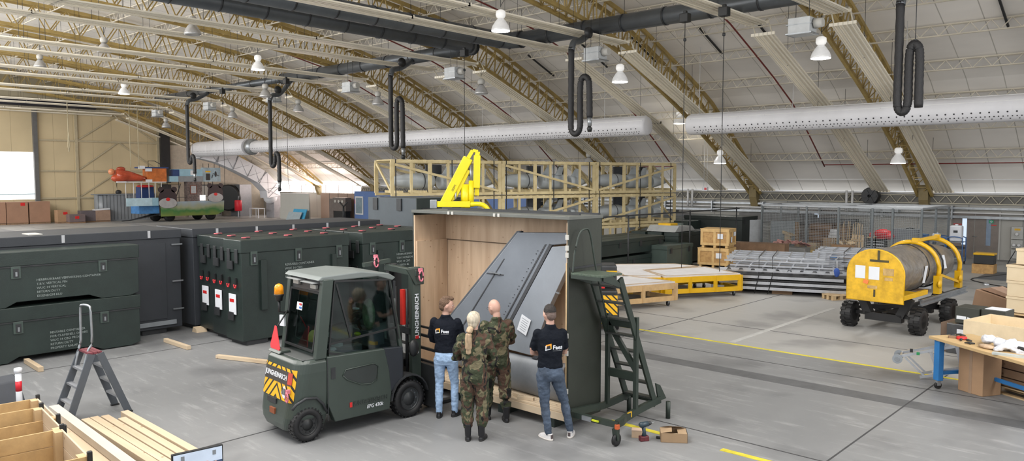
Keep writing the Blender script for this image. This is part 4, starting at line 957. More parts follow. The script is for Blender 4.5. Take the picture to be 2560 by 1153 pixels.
# counterweight (rear)
def rsec(y0, hw, z, n=8, rr=.2):   # rounded rear outline in plan
    return [(-hw, .3), (-hw, y0+rr)]+[(-hw+rr-rr*math.cos(a), y0+rr-rr*math.sin(a)) for a in [PI/2*k/n for k in range(1, n+1)]]+[(hw-rr+rr*math.sin(a), y0+rr-rr*math.cos(a)) for a in [PI/2*k/n for k in range(0, n)]]+[(hw, y0+rr), (hw, .3)]
m = MB(); rings = []
for z, y0, hw, in ((.15, -.25, .44), (.24, -.275, .50), (.34, -.27, .54), (.62, -.222, .56), (.95, -.166, .57), (1.08, -.14, .565), (1.125, -.10, .53)):
    rings.append([m._v((x, y, z)) for x, y in rsec(y0, hw, z)])
m.skin(rings, True, False); cw = m.build('counterweight', fg, fl, .01)
m = MB(); m.b2((-.5, -.05, 1.122), (.5, .28, 1.135)); m.build('deck', mat('deck dark', (.075, .08, .078), .5), fl, .01)
# wheel arch hides: side bodies
m = MB(); m.prism([(.30, .48), (.36, .34), (.42, .20), (1.36, .20), (1.40, .45), (1.36, .80), (1.28, 1.12), (.30, 1.14)], .44, .575, 'x'); m.prism([(.30, .48), (.36, .34), (.42, .20), (1.36, .20), (1.40, .45), (1.36, .80), (1.28, 1.12), (.30, 1.14)], -.575, -.44, 'x'); sp_ = m.split('side_panel', fg, fl, .012)
MB().b2((-.45, -.05, .3), (.45, 1.4, .95)).build('chassis', darkm, fl)
m = MB(); m.prism([(.55, .84), (.60, .90), (1.08, .92), (1.14, .88), (1.12, .70), (1.02, .66), (.85, .68), (.62, .78)], .572, .582, 'x'); m.build('side_window', mat('panel recess', (.028, .034, .033), .4), sp_[0])
m = MB(); m.tube([(.583, .55, .84), (.583, .60, .915), (.583, 1.08, .935), (.583, 1.155, .885), (.583, 1.13, .69), (.583, 1.02, .645), (.583, .85, .665), (.583, .62, .77), (.583, .55, .84)], .008, 6); m.build('trim', fg, sp_[0])
m = MB(); m.b2((.575, .30, .24), (.58, .312, 1.12)); m.b2((.574, .36, .82), (.582, .43, .98)); m.split('seam', darkm, fl)
m = MB(); m.prism([(1.28, 1.12), (1.36, .80), (1.40, .45), (1.62, .62), (1.62, 1.10)], .40, .565, 'x'); m.prism([(1.28, 1.12), (1.36, .80), (1.40, .45), (1.62, .62), (1.62, 1.10)], -.565, -.40, 'x'); m.split('step_panel', mat('blue black panel', (.022, .026, .033), .4), fl, .01)
MB().b2((-.4, 1.3, .4), (.4, 1.62, 1.15)).build('front_body', darkm, fl)
# rear hazard panel
hz = newmat('hazard stripes'); m_, nt, b = hz; N = nt.nodes.new; L = nt.links.new
tc = N('ShaderNodeTexCoord'); sp = N('ShaderNodeSeparateXYZ'); L(tc.outputs['Object'], sp.inputs[0])
ab = N('ShaderNodeMath'); ab.operation = 'ABSOLUTE'; L(sp.outputs[0], ab.inputs[0])
a1 = N('ShaderNodeMath'); a1.operation = 'ADD'; L(ab.outputs[0], a1.inputs[0]); L(sp.outputs[2], a1.inputs[1])
ml = N('ShaderNodeMath'); ml.operation = 'MULTIPLY'; ml.inputs[1].default_value = 6.5; L(a1.outputs[0], ml.inputs[0])
fr_ = N('ShaderNodeMath'); fr_.operation = 'FRACT'; L(ml.outputs[0], fr_.inputs[0])
gt = N('ShaderNodeMath'); gt.operation = 'GREATER_THAN'; gt.inputs[1].default_value = .70; L(fr_.outputs[0], gt.inputs[0])
mx = N('ShaderNodeMix'); mx.data_type = 'RGBA'; mx.inputs[6].default_value = (.70, .38, .01, 1); mx.inputs[7].default_value = (.015, .015, .015, 1); L(gt.outputs[0], mx.inputs[0]); L(mx.outputs[2], b.inputs['Base Color'])
hzm = m_
def rear_shell(z0, z1, x0, x1, off, k=10):
    m = MB(); rows = []
    for z in (z0, z1):
        row = []
        for i in range(k+1):
            x = x0+(x1-x0)*i/k; hw = .565; rr = .2; y0 = -.27+(z-.34)*.171-off
            e = max(0, abs(x)-(hw-rr)); y = y0+rr-math.sqrt(max(0, rr*rr-e*e)); row.append(m._v((x, y, z)))
        rows.append(row)
    for i in range(k): m._f([rows[0][i], rows[0][i+1], rows[1][i+1], rows[1][i]])
    return m
rear_shell(.56, 1.0, -.50, .49, .006, 16).build('hazard_panel', hzm, fl)
rear_shell(.78, .96, -.42, .44, .012, 16).build('name_plate', mat('plate dark', (.05, .045, .042), .4), fl)
rear_shell(.80, .96, .33, .44, .016, 6).build('red_corner', mat('dull red', (.45, .05, .03), .5), fl)
text('JUNGHEINRICH', .098, paper, fl, (-.04, -.198, .87), (PI/2-.17, 0, 0), bold=.002)
text('JUNGHEINRICH', .085, mat('faint dark lettering', (.03, .038, .034), .5), fl, (.584, 1.02, .40), (PI/2, 0, PI/2), align='CENTER', bold=.002)
text('EFG 430k', .072, paper, fl, (.584, 1.09, .315), (PI/2, 0, PI/2), shear=.2, bold=.001)
MB().b2((.577, .66, .36), (.584, .70, .43)).build('red_mark', red, fl)
m = MB(); m.box((.28, -.228, .665), (.15, .008, .15), Euler((0, R(45), 0))); o = m.build('hazard_diamond', paper, fl); m = MB()
for k in range(6): m.box((.21+k*.028, -.234, .69), (.012, .004, .09))
m.build('bars', blackplast, o)
for x, y, z in ((.42, -.24, .68), (-.50, -.10, .72)):
    m = MB(); m.tube([(x+.035*math.cos(a), y-.02, z-.04+.065*math.sin(a)) for a in [k*PI*2/12 for k in range(13)]], .013, 6, cap=False); m.box((x, y, z+.04), (.05, .05, .05)); m.build('lifting_eye', mat('eye pink', (.60, .17, .22), .4), fl)
MB().b2((-.22, -.26, .48), (.06, -.2, .55)).build('socket', darkm, fl); MB().b2((-.10, -.285, .34), (.06, -.25, .42)).build('rust_mark', mat('rust', (.22, .06, .02), .8), fl)
m = MB(); m.prism([(-.12, 1.13), (-.08, 1.17), (.06, 1.17), (.08, 1.13)], -.48, -.1, 'x'); m.build('rear_hump', fg, fl, .01)
MB().box((0, 0, 0), (.01, .01, .01))
# wheels
def wheel(name, x, y, r, w, hubr, side, parent, rim):
    m = MB(); m.lathe([(-w/2, r*.62), (-w/2, r*.9), (-w/2+.03, r*.985), (w/2-.03, r*.985), (w/2, r*.9), (w/2, r*.62), (w/2-.05, r*.6)], (0, 0, 0), (1, 0, 0), 36)
    for k in range(26):
        a = 2*PI*k/26
        for s in (-1, 1): m.box((s*w*.24, math.cos(a+.06*s)*r*.985, math.sin(a+.06*s)*r*.985), (w*.42, r*.115, .02), Euler((a+.06*s-PI/2, 0, 0)))
    o = m.build(name, black, parent); o.location = (x, y, r)
    m = MB(); s = side; m.lathe([(0, r*.62), (.02, r*.60), (.0, r*.55), (-.05, r*.5), (-.06, hubr*.9), (-.02, hubr*.75), (.0, hubr*.7), (.02, .01)], (s*(w/2-.03), 0, 0), (s, 0, 0), 28); h = m.build('rim', rim, o)
    m = MB()
    for k in range(10): a = 2*PI*k/10; m.cyl((s*(w/2-.06), math.cos(a)*hubr*.85, math.sin(a)*hubr*.85), (s*(w/2-.03), math.cos(a)*hubr*.85, math.sin(a)*hubr*.85), .014, n=6)
    m.build('wheel_nut', galv if rim != blackplast else darkm, o); return o
rimg = mat('rim grey', (.035, .038, .04), .4, .3)
wheel('rear_wheel', .475, .0, .238, .17, .12, 1, fl, blackplast); wheel('rear_wheel', -.42, .06, .238, .17, .12, -1, fl, blackplast)
wheel('front_wheel', .49, 1.74, .285, .19, .15, 1, fl, rimg); wheel('front_wheel', -.49, 1.74, .285, .19, .15, -1, fl, rimg)
m = MB()
for s in (-1, 1):
    for k in range(9):
        a0 = R(5+k*18); a1 = R(5+(k+1)*18); m.beam((s*.48, 1.74-math.cos(a0)*.35, .285+math.sin(a0)*.37), (s*.48, 1.74-math.cos(a1)*.35, .285+math.sin(a1)*.37), .24, .02)
m.split('fender', darkm, fl)
m = MB(); m.tube([(.58, -.26, .50), (.58, -.2, .56), (.58, -.05, .62), (.58, .12, .60), (.58, .22, .50), (.58, .28, .38)], .02, 6); m.build('arch_lip', darkm, fl)
# cab posts, roof, glass
rp0 = [(.22, 1.13, .50), (.33, 2.20, .47)]
for s in (-1, 1):
    MB().prism([(.13, 1.12), (.30, 1.12), (.44, 2.22), (.27, 2.22)], s*.46 if s < 0 else .46, s*.56 if s < 0 else .56, 'x').build('rear_post', fg, fl, .012)
    MB().beam((s*.50, 1.62, 1.05), (s*.46, 1.42, 2.18), .06, .07).build('front_post', fg, fl, .01)
    m = MB(); m.beam((s*.51, 1.635, .62), (s*.51, 1.64, 1.0), .03, .03); m.beam((s*.51, 1.64, 1.0), (s*.50, 1.42, 2.08), .03, .03); m.build('grab_rail', blackplast, fl)
m = MB(); m.prism([(.20, 2.21), (.26, 2.26), (.9, 2.285), (1.40, 2.22), (1.52, 2.15), (1.46, 2.11), (1.2, 2.19), (.3, 2.19)], -.54, .54, 'x'); m.build('roof', mat('roof grey green', (.15, .17, .165), .45, 0, .06, 3), fl, .015)
m = MB(); m.b2((-.46, .25, 1.14), (.46, .29, 1.30)); m.build('rear_sill', fg, fl, .01)
m = MB(); m.prism([(.16, 1.24), (.20, 1.24), (.31, 2.0), (.27, 2.0)], -.43, .43, 'x'); m.build('rear_window', gl, fl)
m = MB()
for a, b_ in (((-.44, .155, 1.22), (.44, .155, 1.22)), ((-.44, .275, 2.02), (.44, .275, 2.02)), ((-.44, .155, 1.22), (-.44, .275, 2.02)), ((.44, .155, 1.22), (.44, .275, 2.02))): m.beam(a, b_, .03, .03)
m.build('window_seal', blackplast, fl)
MB().prism([(.28, 2.02), (.40, 2.03), (.40, 2.2), (.30, 2.2)], -.45, .45, 'x').build('lamp_recess', blackplast, fl)
m = MB(); m.box((-.26, .27, 2.12), (.17, .05, .06)); m.box((.28, .27, 2.10), (.17, .05, .06)); m.split('work_lamp', mat('lamp lens', (.42, .41, .38), .25), fl, .01)
m = MB(); m.box((-.2, .22, 2.175), (.38, .12, .012)); m.box((.25, .22, 2.165), (.38, .12, .012)); m.split('lamp_hood', mat('hood grey', (.3, .31, .31), .4), fl)
for s in (-1, 1):
    MB().prism([(.36, 1.22), (1.56, 1.06), (1.40, 2.13), (.46, 2.17)], s*.512, s*.518, 'x').build('side_window', gl, fl)
    m = MB()
    for a, b_ in (((.36, 1.18), (.47, 2.18)), ((.47, 2.18), (1.40, 2.13)), ((1.40, 2.13), (1.57, 1.22)), ((.36, 1.18), (.7, 1.10)), ((.7, 1.10), (1.58, 1.04)), ((.72, 1.36), (.50, 2.14)), ((.36, 1.30), (1.55, 1.40))): m.beam((s*.52, *a), (s*.52, *b_), .02, .028)
    m.build('window_seal', blackplast, fl)
    MB().prism([(.36, 1.12), (1.60, 1.0), (1.60, 1.06), (.7, 1.12), (.36, 1.22)], s*.47, s*.525, 'x').build('door_sill', fg, fl)
MB().prism([(1.47, 1.1), (1.49, 1.1), (1.36, 2.1), (1.34, 2.1)], -.42, .42, 'x').build('windscreen', gl, fl)
# interior
m = MB(); m.box((-.02, .55, 1.2), (.42, .34, .12), Euler((R(6), 0, 0))); m.box((-.02, .42, 1.55), (.38, .12, .62), Euler((R(-12), 0, 0))); m.build('seat', blackplast, fl, .03)
m = MB(); m.tube([(.0+.17*math.cos(a), 1.08+.13*math.sin(a), 1.52+.08*math.sin(a)) for a in [2*PI*k/20 for k in range(21)]], .013, 6, cap=False); m.cyl((0, 1.1, 1.52), (0, 1.3, 1.2), .025, n=8); m.build('steering_wheel', blackplast, fl)
MB().box((0, 1.3, 1.22), (.8, .2, .25)).box((.33, .75, 1.15), (.14, .5, .12)).build('dashboard', mat('dash grey', (.10, .11, .12), .5), fl, .02)
m = MB(); m.ell((.14, .34, 1.33), (.15, .09, .13), 10, 7); m.build('yellow_bag', mat('pale yellow bag', (.55, .46, .12), .6, 0, .3, 9), fl)
m = MB(); m.ell((.31, .34, 1.30), (.07, .07, .14), 10, 7); m.build('clear_bag', mat('pale film', (.36, .42, .40), .4, 0, .3, 12), fl)
m = MB(); m.box((-.10, .36, 1.40), (.012, .012, .5), Euler((R(15), R(-30), 0))); m.build('red_stick', red, fl)
m = MB(); m.ell((.26, 1.2, 1.60), (.13, .09, .24), 10, 7); m.build('hanging_net', mat('pale green net', (.20, .28, .17), .8, 0, .5, 14), fl)
m = MB(); m.ell((.30, .86, 1.85), (.045, .03, .045), 10, 6); m.build('red_disc', mat('disc red', (.5, .05, .04), .4), fl); MB().box((.3, .95, 1.72), (.1, .06, .02)).build('white_tray', paper, fl)
MB().ell((.25, 1.0, 1.33), (.07, .05, .03), 8, 5).build('yellow_glove', mat('lime', (.5, .6, .02), .5), fl); MB().box((.36, 1.22, 1.18), (.12, .06, .05), .3).build('orange_box', mat('orange', (.8, .32, .01), .5), fl)
m = MB(); m.box((.30, .62, 1.22), (.14, .1, .06), .4); m.ell((.36, .5, 1.19), (.06, .08, .03), 8, 5); m.build('papers', paper, fl)
MB().box((-.02, .185, 1.80), (.17, .004, .11), Euler((R(-9), 0, 0))).build('flag_sticker', paper, fl); MB().box((.02, .178, 1.83), (.07, .004, .025), Euler((R(-9), 0, 0))).build('sticker_red', red, fl); MB().box((.02, .175, 1.78), (.07, .004, .025), Euler((R(-9), 0, 0))).build('sticker_blue', mat('sticker blue', (.03, .15, .5), .5), fl)
# beacon, triangle, mirror
b_ = MB().lathe([(0, .05), (.05, .055), (.08, .075), (.1, .075)], (-.44, .06, 1.84), n=16).build('beacon_base', blackplast, fl)
MB().lathe([(.1, .072), (.2, .066), (.235, .05), (.25, .01)], (-.44, .06, 1.84), n=20).build('beacon_lens', mat('amber lens', (.75, .26, .01), .15, 0, .35, 25, emit=.25), b_)
MB().tube([(-.44, .06, 1.86), (-.44, .06, 1.68), (-.44, .14, 1.66), (-.44, .2, 1.66)], .02, 8).build('beacon_bracket', blackplast, fl)
MB().prism([(-.46, 1.17), (-.20, 1.13), (-.17, 1.19), (-.27, 1.50), (-.31, 1.51), (-.47, 1.22)], -.08, -.065, 'y').build('warning_triangle', mat('triangle red', (.75, .05, .06), .5, 0, .06, 4, emit=.12), fl)
MB().cyl((-.29, -.06, 1.48), (-.36, .16, 1.70), .012, n=6).build('triangle_stalk', blackplast, fl)
MB().box((-.42, .1, 1.55), (.1, .03, .16), .3).build('paper_scrap', paper, fl)
# mast
for s in (-1, 1):
    MB().b2((s*.28, 1.93, .12), (s*.38, 2.10, 2.25)).build('mast_rail', fg if s > 0 else darkm, fl, .006)
    MB().b2((s*.20, 2.0, .2), (s*.27, 2.12, 2.12)).build('inner_rail', blackplast, fl)
    MB().cyl((s*.17, 1.97, .3), (s*.17, 1.97, 1.9), .03, n=10).build('lift_cylinder', darkm, fl)
MB().b2((.38, 1.945, .2), (.384, 2.085, 2.1)).build('rail_face', mat('rail green', (.045, .06, .05), .4), fl)
text('JUNGHEINRICH', .098, paper, fl, (.388, 2.02, 1.50), (PI/2, -PI/2, PI/2), bold=.0025)
text('ooo', .09, paper, fl, (.388, 2.02, .98), (PI/2, -PI/2, PI/2), bold=.002)
MB().b2((.386, 1.985, 1.14), (.39, 2.05, 1.19)).build('red_mark', red, fl)
m = MB(); m.beam((-.40, 1.95, 2.20), (.42, 2.02, 2.16), .10, .10); m.prism([(1.80, 2.24), (2.15, 2.24), (2.15, 1.98), (1.98, 1.98)], .385, .41, 'x'); m.build('top_frame', fg, fl, .01)
m = MB(); m.beam((-.38, 1.50, 2.26), (-.38, 2.0, 2.30), .08, .06); m.build('top_arm', fg, fl)
for x, y, z in ((.47, 2.05, 2.18), (-.3, 1.7, 2.36)):
    m = MB(); m.tube([(x, y+.04*math.cos(a), z-.06+.08*math.sin(a)) for a in [k*PI*2/12 for k in range(13)]], .014, 6, cap=False); m.box((x-.02, y, z+.03), (.05, .06, .05)); m.build('lifting_eye', MATS['eye pink'], fl)
MB().b2((-.34, 1.93, 1.2), (.34, 1.98, 1.3)).build('mast_crossbar', darkm, fl)
MB().b2((-.05, 2.3, 0.06), (.0, 2.31, .07)).build('shim', darkm, fl)
MB().box((.16, 1.9, 1.62), (.07, .06, .55)).build('red_extinguisher', mat('ext red', (.62, .03, .02), .4), fl)
m = MB(); m.b2((-.55, 2.17, .12), (.55, 2.24, .22)); m.b2((-.55, 2.17, .58), (.55, 2.24, .68)); m.b2((-.30, 2.14, .1), (-.2, 2.24, .7)); m.b2((.2, 2.14, .1), (.3, 2.24, .7)); m.build('fork_carriage', blackplast, fl)
m = MB()
for x in (-.62, .78): m.b2((x-.03, 2.2, .5), (x+.03, 2.25, 1.3))
for z in (.75, .95, 1.15): m.b2((-.62, 2.21, z-.02), (.90, 2.245, z+.02))
m.b2((-.62, 2.21, 1.27), (.90, 2.245, 1.30)); m.build('load_backrest', blackplast, fl)
m = MB()
for z in (.72, .98, 1.22): pass
for s in (-.3, .3):
    m.b2((s-.06, 2.24, .03), (s+.06, 2.29, .75)); m.prism([(2.24, .02), (2.24, .07), (3.25, .045), (3.28, .02)], s-.06, s+.06, 'x')
m.split('fork', darkm, fl)
m = MB(); m.ell((.46, 1.90, 1.02), (.05, .1, .13), 10, 7); m.build('cable_drum', blackplast, fl)
MB().b2((.30, 2.1, .1), (.75, 2.2, .75)).build('side_shifter', blackplast, fl, .01)
m = MB(); m.box((.585, 1.46, 1.98), (.03, .02, .26), .3); m.build('mirror', darkm, fl)
# ================================================================ access stand
st = thing('access_stand', 'dark green wheeled maintenance ladder stand beside the crate', 'ladder', (0, 0, 0))
gs = mat('stand green', (.022, .032, .025), .45, 0, .15, 4)
LX, RXx = -6.60, -6.10
def lad(f): return (9.78-.95*f, .22+2.0*f)   # y,z along the ladder
for i, x in enumerate((LX, RXx)):
    m = MB(); y0, z0 = lad(0); y1, z1 = lad(1); m.beam((x, y0, z0), (x, y1, z1), .035, .10, up=(0, 1, 0)); m.prism([(y1-.03, z1-.12), (y1+.07, z1-.12), (8.62, 2.28), (8.42, 2.28), (8.42, 2.22)], x-.015, x+.015, 'x'); m.build('stile', gs, st)
    MB().beam((x, 9.25, .26), (x, 9.25, 1.62), .06, .06).build('post', gs, st, .004)
    MB().cyl((x+(.12 if i else 0), 9.95-(0 if i else .12), 0), (x+(.12 if i else 0), 9.95-(0 if i else .12), .26), .035, n=10).build('foot', gs, st)
for k in range(8):
    y, z = lad(.06+k*.125); MB().b2((LX, y-.06, z-.012), (RXx, y+.06, z+.012)).build('step', mat('step plate', (.05, .055, .05), .5, .2, .5, 60), st)
MB().b2((LX-.02, 8.38, 2.27), (RXx+.02, 8.85, 2.30)).build('platform', mat('checker plate green', (.07, .095, .07), .4, .2, .5, 45), st, .004)
m = MB(); m.beam((LX, 8.38, 2.25), (RXx, 8.38, 2.25), .04, .05); m.beam((LX, 9.25, 1.5), (RXx, 9.25, 1.5), .05, .10); m.beam((LX, 9.25, .75), (RXx, 9.25, .75), .05, .12); m.beam((LX, 9.25, 1.5), (RXx, 9.25, .85), .05, .08); m.split('brace', gs, st)
m = MB(); m.tube(spline([(LX, 8.40, 2.27), (LX+.0, 8.44, 2.55), (LX+.02, 8.52, 2.83), (LX+.04, 8.62, 2.90), (LX+.06, 8.72, 2.83), (LX+.10, 8.82, 2.3), (LX+.16, 9.0, 1.6)], 5), .014, 8); m.build('guard_hoop', gs, st)
m = MB(); pts = spline([(LX-.03, 8.40, .30), (LX-.03, 8.8, .27), (LX-.02, 9.2, .24), (LX, 9.85, .28)], 4)
for a, b in zip(pts, pts[1:]): m.beam(a, b, .05, .10)
m.build('base_arm', gs, st)
m = MB(); pts = spline([(-5.86, 8.44, .30), (-5.88, 8.6, .30), (-5.98, 8.78, .26), (-6.08, 9.0, .22), (RXx, 9.4, .25), (RXx, 9.9, .28)], 4)
for a, b in zip(pts, pts[1:]): m.beam(a, b, .06, .10)
m.build('base_arm', gs, st)
MB().beam((-6.66, 8.40, .29), (-5.84, 8.44, .29), .05, .08).build('front_bar', gs, st)
MB().beam((LX, 9.85, .26), (RXx, 9.85, .26), .05, .05).build('rear_bar', gs, st)
MB().b2((-6.075, 9.0, .20), (-6.06, 9.1, .28)).build('yellow_sticker', yellow, st); MB().b2((-6.40, 8.365, .26), (-6.24, 8.39, .32)).build('maker_plate', galv, st); MB().b2((-6.23, 8.365, .28), (-6.12, 8.39, .30)).build('yellow_strip', mat('lime strip', (.5, .55, .02), .5), st)
c = MB().lathe([(-.02, .05), (-.02, .085), (.02, .085), (.02, .05)], (-5.86, 8.43, .087), (1, 0, .0), 20).build('caster', black, st); MB().prism([(8.38, .24), (8.46, .24), (8.45, .08), (8.41, .08)], -5.90, -5.825, 'x').build('fork', gs, c); MB().box((-5.84, 8.42, .27), (.05, .05, .06)).build('red_cap', mat('red orange', (.5, .1, .03), .5), st)
MB().prism([(9.86, .26), (10.08, .26), (9.9, .5), (9.78, .55)], RXx-.01, RXx+.01, 'x').build('gusset', gs, st)
# second forklift half hidden behind the stand
f2 = thing('forklift', 'rear of a second forklift with black and yellow stripes half hidden behind the crate', 'forklift', (-10.72, 14.37, 0), R(38))
MB().b2((-.6, 0, .3), (.6, 1.8, 1.0)).build('body', blackplast, f2, .05)
MB().b2((-.5, .35, 1.0), (.6, 1.0, 1.55)).build('cowl', darkm, f2, .05)
o = MB().b2((-.55, -.01, .42), (.6, 0, .88)).build('hazard_panel', hzm, f2); MB().b2((.35, .30, 1.3), (.6, .35, 1.42)).build('yellow_panel', yellow, f2); MB().b2((.1, -.04, 1.05), (.3, .0, 1.13)).build('tail_lamp', red, f2)
m = MB()
for x in (-.55, .55): m.lathe([(-.1, .15), (-.1, .28), (.1, .28), (.1, .15)], (x, .4, .29), (1, 0, 0), 20); m.lathe([(-.1, .15), (-.1, .28), (.1, .28), (.1, .15)], (x, 1.5, .29), (1, 0, 0), 20)
m.split('wheel', black, f2)
# ================================================================ tools on floor
t = thing('cardboard_box', 'small open cardboard box with torn flap on the floor at the right of the drill', 'box', (-5.42, 9.17, 0), R(35))
cb = mat('box card', (.30, .20, .115), .8, 0, .08, 6)
m = MB(); w, d, h = .36, .26, .13
for a, b in (((-w/2, -d/2, 0), (w/2, -d/2+.006, h)), ((-w/2, d/2-.006, 0), (w/2, d/2, h)), ((-w/2, -d/2, 0), (-w/2+.006, d/2, h)), ((w/2-.006, -d/2, 0), (w/2, d/2, h)), ((-w/2, -d/2, 0), (w/2, d/2, .006))): m.b2(a, b)
m.build('body', cb, t)
m = MB(); m.quad((-w/2, -d/2, h), (-w/2, d/2, h), (-.02, d/2-.03, h+.035), (-.03, -d/2+.02, h+.02)); m.quad((w/2, -d/2, h), (w/2, d/2, h), (w/2-.13, d/2-.03, h+.0), (w/2-.12, -d/2+.04, h-.03)); m.quad((-w/2, d/2, h), (w/2, d/2, h), (w/2-.1, d/2-.1, h+.05), (-w/2+.1, d/2-.1, h+.05)); m.build('flap', mat('box card light', (.36, .25, .15), .8), t)
tag(MB().box((-5.39, 9.14, .09), (.16, .03, .02), .8).build('wood_splinter', pineL), 'pale wood splinter lying inside the small cardboard box on the floor', 'wood block')
t = thing('wooden_box', 'tiny pale cardboard box left of the cordless drill', 'box', (-5.86, 8.93, 0), R(30)); MB().b2((-.07, -.06, 0), (.07, .06, .10)).build('body', mat('pale card', (.50, .36, .24), .7), t, .004); MB().b2((-.072, -.062, .10), (.072, .062, .112)).build('lid', mat('pale card top', (.55, .40, .30), .7), t)
t = thing('cordless_drill', 'cordless drill standing on its battery on the floor', 'drill', (-5.70, 8.86, 0), R(60))
MB().box((0, 0, .035), (.13, .08, .07)).build('battery', mat('drill red', (.10, .015, .02), .4, 0, .5, 30), t, .01)
m = MB(); m.tube([(0, 0, .06), (.005, 0, .12), (-.01, 0, .2)], [.035, .025, .028], 10); m.tube([(-.07, 0, .22), (-.05, 0, .225), (.06, 0, .235)], [.025, .04, .036], 12); m.build('handle', mat('drill blue', (.025, .045, .06), .4), t)
m = MB(); m.tube([(.06, 0, .235), (.10, 0, .24), (.11, 0, .242)], [.03, .024, .015], 12); m.build('chuck', darkm, t); MB().cyl((.11, 0, .242), (.16, 0, .25), .006, n=6).build('bit', galv, t)
tag(MB().tube([(-5.62, 9.05, .02), (-5.42, 9.12, .02)], [.018, .014], 8).build('screwdriver', blackplast), 'black handled tool lying on the yellow line by the drill', 'tool')
# ================================================================ step ladder
sl = thing('step_ladder', 'grey double sided step ladder with silver handrail and dark red top', 'ladder', (-12.55, 4.13, 0), R(0))
sg = mat('ladder grey', (.075, .085, .10), .45, .1, .08, 4); trd = mat('tread aluminium', (.33, .34, .36), .4, .5, .1, 30)
HW = .27; TZ = .98
for s in (-1, 1):       # s: side along y (front leg set / rear leg set)
    for xx in (-1, 1):
        MB().beam((xx*(HW-.05), s*.06, TZ), (xx*HW, s*.42, .02), .03, .10, up=(0, 1, 0)).build('stile', sg, sl)
        MB().box((xx*HW, s*.42, .012), (.045, .12, .024)).build('foot', blackplast, sl)
    for k in range(3):
        f = .24+.245*k; y = s*(.06+.36*f); z = TZ*(1-f); w_ = HW-.05+.05*f
        MB().box((0, y, z), (2*w_-.03, .085, .03)).build('tread', trd, sl)
m = MB()
for k in range(3): m.box((0, -.065+k*.065, TZ+.01), (2*HW-.12, .058, .03))
m.split('top_tread', mat('top red', (.16, .035, .045), .6, 0, .2, 30), sl)
HX = .05
m = MB(); m.tube(spline([(-HW+.06, -.16, .72), (-HW+.06, -.09, 1.02), (-HW+.06, -.06, 1.14), (-HW+.06, -.05, 1.6), (-HW+.10, -.04, 1.68), (-HW+.28, .0, 1.68), (-HW+.34, .0, 1.6), (-HW+.35, 0, 1.14), (-HW+.34, -.06, 1.0), (-HW+.34, -.16, .62)], 4), .018, 10); m.build('handrail', galv, sl)
# timber on the floor
for nm, a, b, w, h, lab in (('timber_beam', (-17.05, 4.45, .05), (-16.05, 4.42, .05), .09, .09, 'short weathered timber beam on the floor at left before the long cases'),
    ('timber_beam', (-17.0, 7.13, .045), (-15.85, 7.13, .045), .09, .08, 'short timber beam on the floor between the slate box and the tall green cases'),
    ('timber_beam', (-14.7, 7.18, .04), (-13.5, 7.62, .04), .09, .07, 'timber beam on the floor partly behind the rear of the forklift')):
    tag(MB().beam(a, b, w, h).build(nm, pineL, None, .004), lab, 'timber', 'loose timber beams on the floor')
pk = ((-12.05, 3.86, -8.6, 3.80, .0, 'leftmost long pine plank of the floor pile, near the wooden collars'), (-12.05, 3.98, -8.6, 3.92, .0, 'long pine plank second from the left in the floor pile'), (-12.0, 4.11, -8.6, 4.05, 0, 'long pine plank third from the left in the floor pile'), (-11.7, 4.24, -8.6, 4.18, 0, 'long pine plank fourth from the left in the floor pile'), (-11.95, 4.37, -8.6, 4.31, .02, 'rightmost rough edged pine plank of the floor pile'))
for x0, y0, x1, y1, z, lab in pk: tag(MB().beam((x0, y0, .06+z), (x1, y1, .06+z), .108, .11).build('pine_plank', pineL, None, .004), lab, 'plank', 'long pine planks lying in a pile at lower left')
tag(MB().beam((-12.75, 3.66, .16), (-8.2, 3.46, .16), .13, .10).build('pine_plank', mat('pale plank', (.56, .50, .42), .6, 0, .06, 2)), 'pale long plank lying along the wooden collars, leftmost', 'plank')
tag(MB().b2((-12.2, 3.30, .0), (-9.0, 3.66, .10)).build('timber_bearer', pineL), 'stack of pine bearers under the pale long plank', 'timber')
# pallet collars at lower left
def collar(x, y, z, rz, lab, n=2, L_=1.2, W=.8, h=.2):
    t = thing('pallet_collar', lab, 'crate', (x, y, z), rz, 'pine pallet collar boxes at lower left')
    for k in range(n):
        zz = k*h
        m = MB(); m.b2((-L_/2, -W/2, zz+.004), (L_/2, -W/2+.02, zz+h-.004)); m.b2((-L_/2, W/2-.02, zz+.004), (L_/2, W/2, zz+h-.004)); m.split('long_board', pineL, t, .003)
        m = MB(); m.b2((-L_/2, -W/2+.02, zz+.004), (-L_/2+.02, W/2-.02, zz+h-.004)); m.b2((L_/2-.02, -W/2+.02, zz+.004), (L_/2, W/2-.02, zz+h-.004)); m.split('short_board', mat('pine short', (.50, .33, .15), .6, 0, .15, 5), t, .003)
    m = MB()
    for sx in (-1, 1):
        for sy in (-1, 1): m.b2((sx*(L_/2-.02), sy*(W/2-.1), .0), (sx*(L_/2-.14), sy*(W/2-.022), n*h-.005))
    m.split('corner_batten', pine, t)
    m = MB()
    for sx in (-1, 1):
        for sy in (-1, 1): m.b2((sx*L_/2-.02, sy*W/2-.025, n*h-.1), (sx*L_/2+.03, sy*W/2+.025, n*h+.05))
    m.split('corner_hinge', blackplast, t, .01)
    MB().b2((-L_/2, -W/2, -.02), (L_/2, W/2, 0)).build('base_board', oldwood, t); m = MB()
    for sy in (-.38, 0, .3): m.b2((-L_/2, sy*W-.02, -.16), (L_/2, sy*W+.08, -.02))
    m.split('base_skid', oldwood, t)
    return t
collar(-11.44, 2.80, .16, R(-5), 'pine collar box at the left frame edge, farthest of the row', 2)
collar(-10.42, 2.56, .16, R(-5), 'pine collar box in the middle of the row at lower left', 3, 1.2, .8, .18)
collar(-9.18, 2.42, .16, R(-5), 'pine collar box nearest the camera at lower left', 3, 1.2, .8, .19)
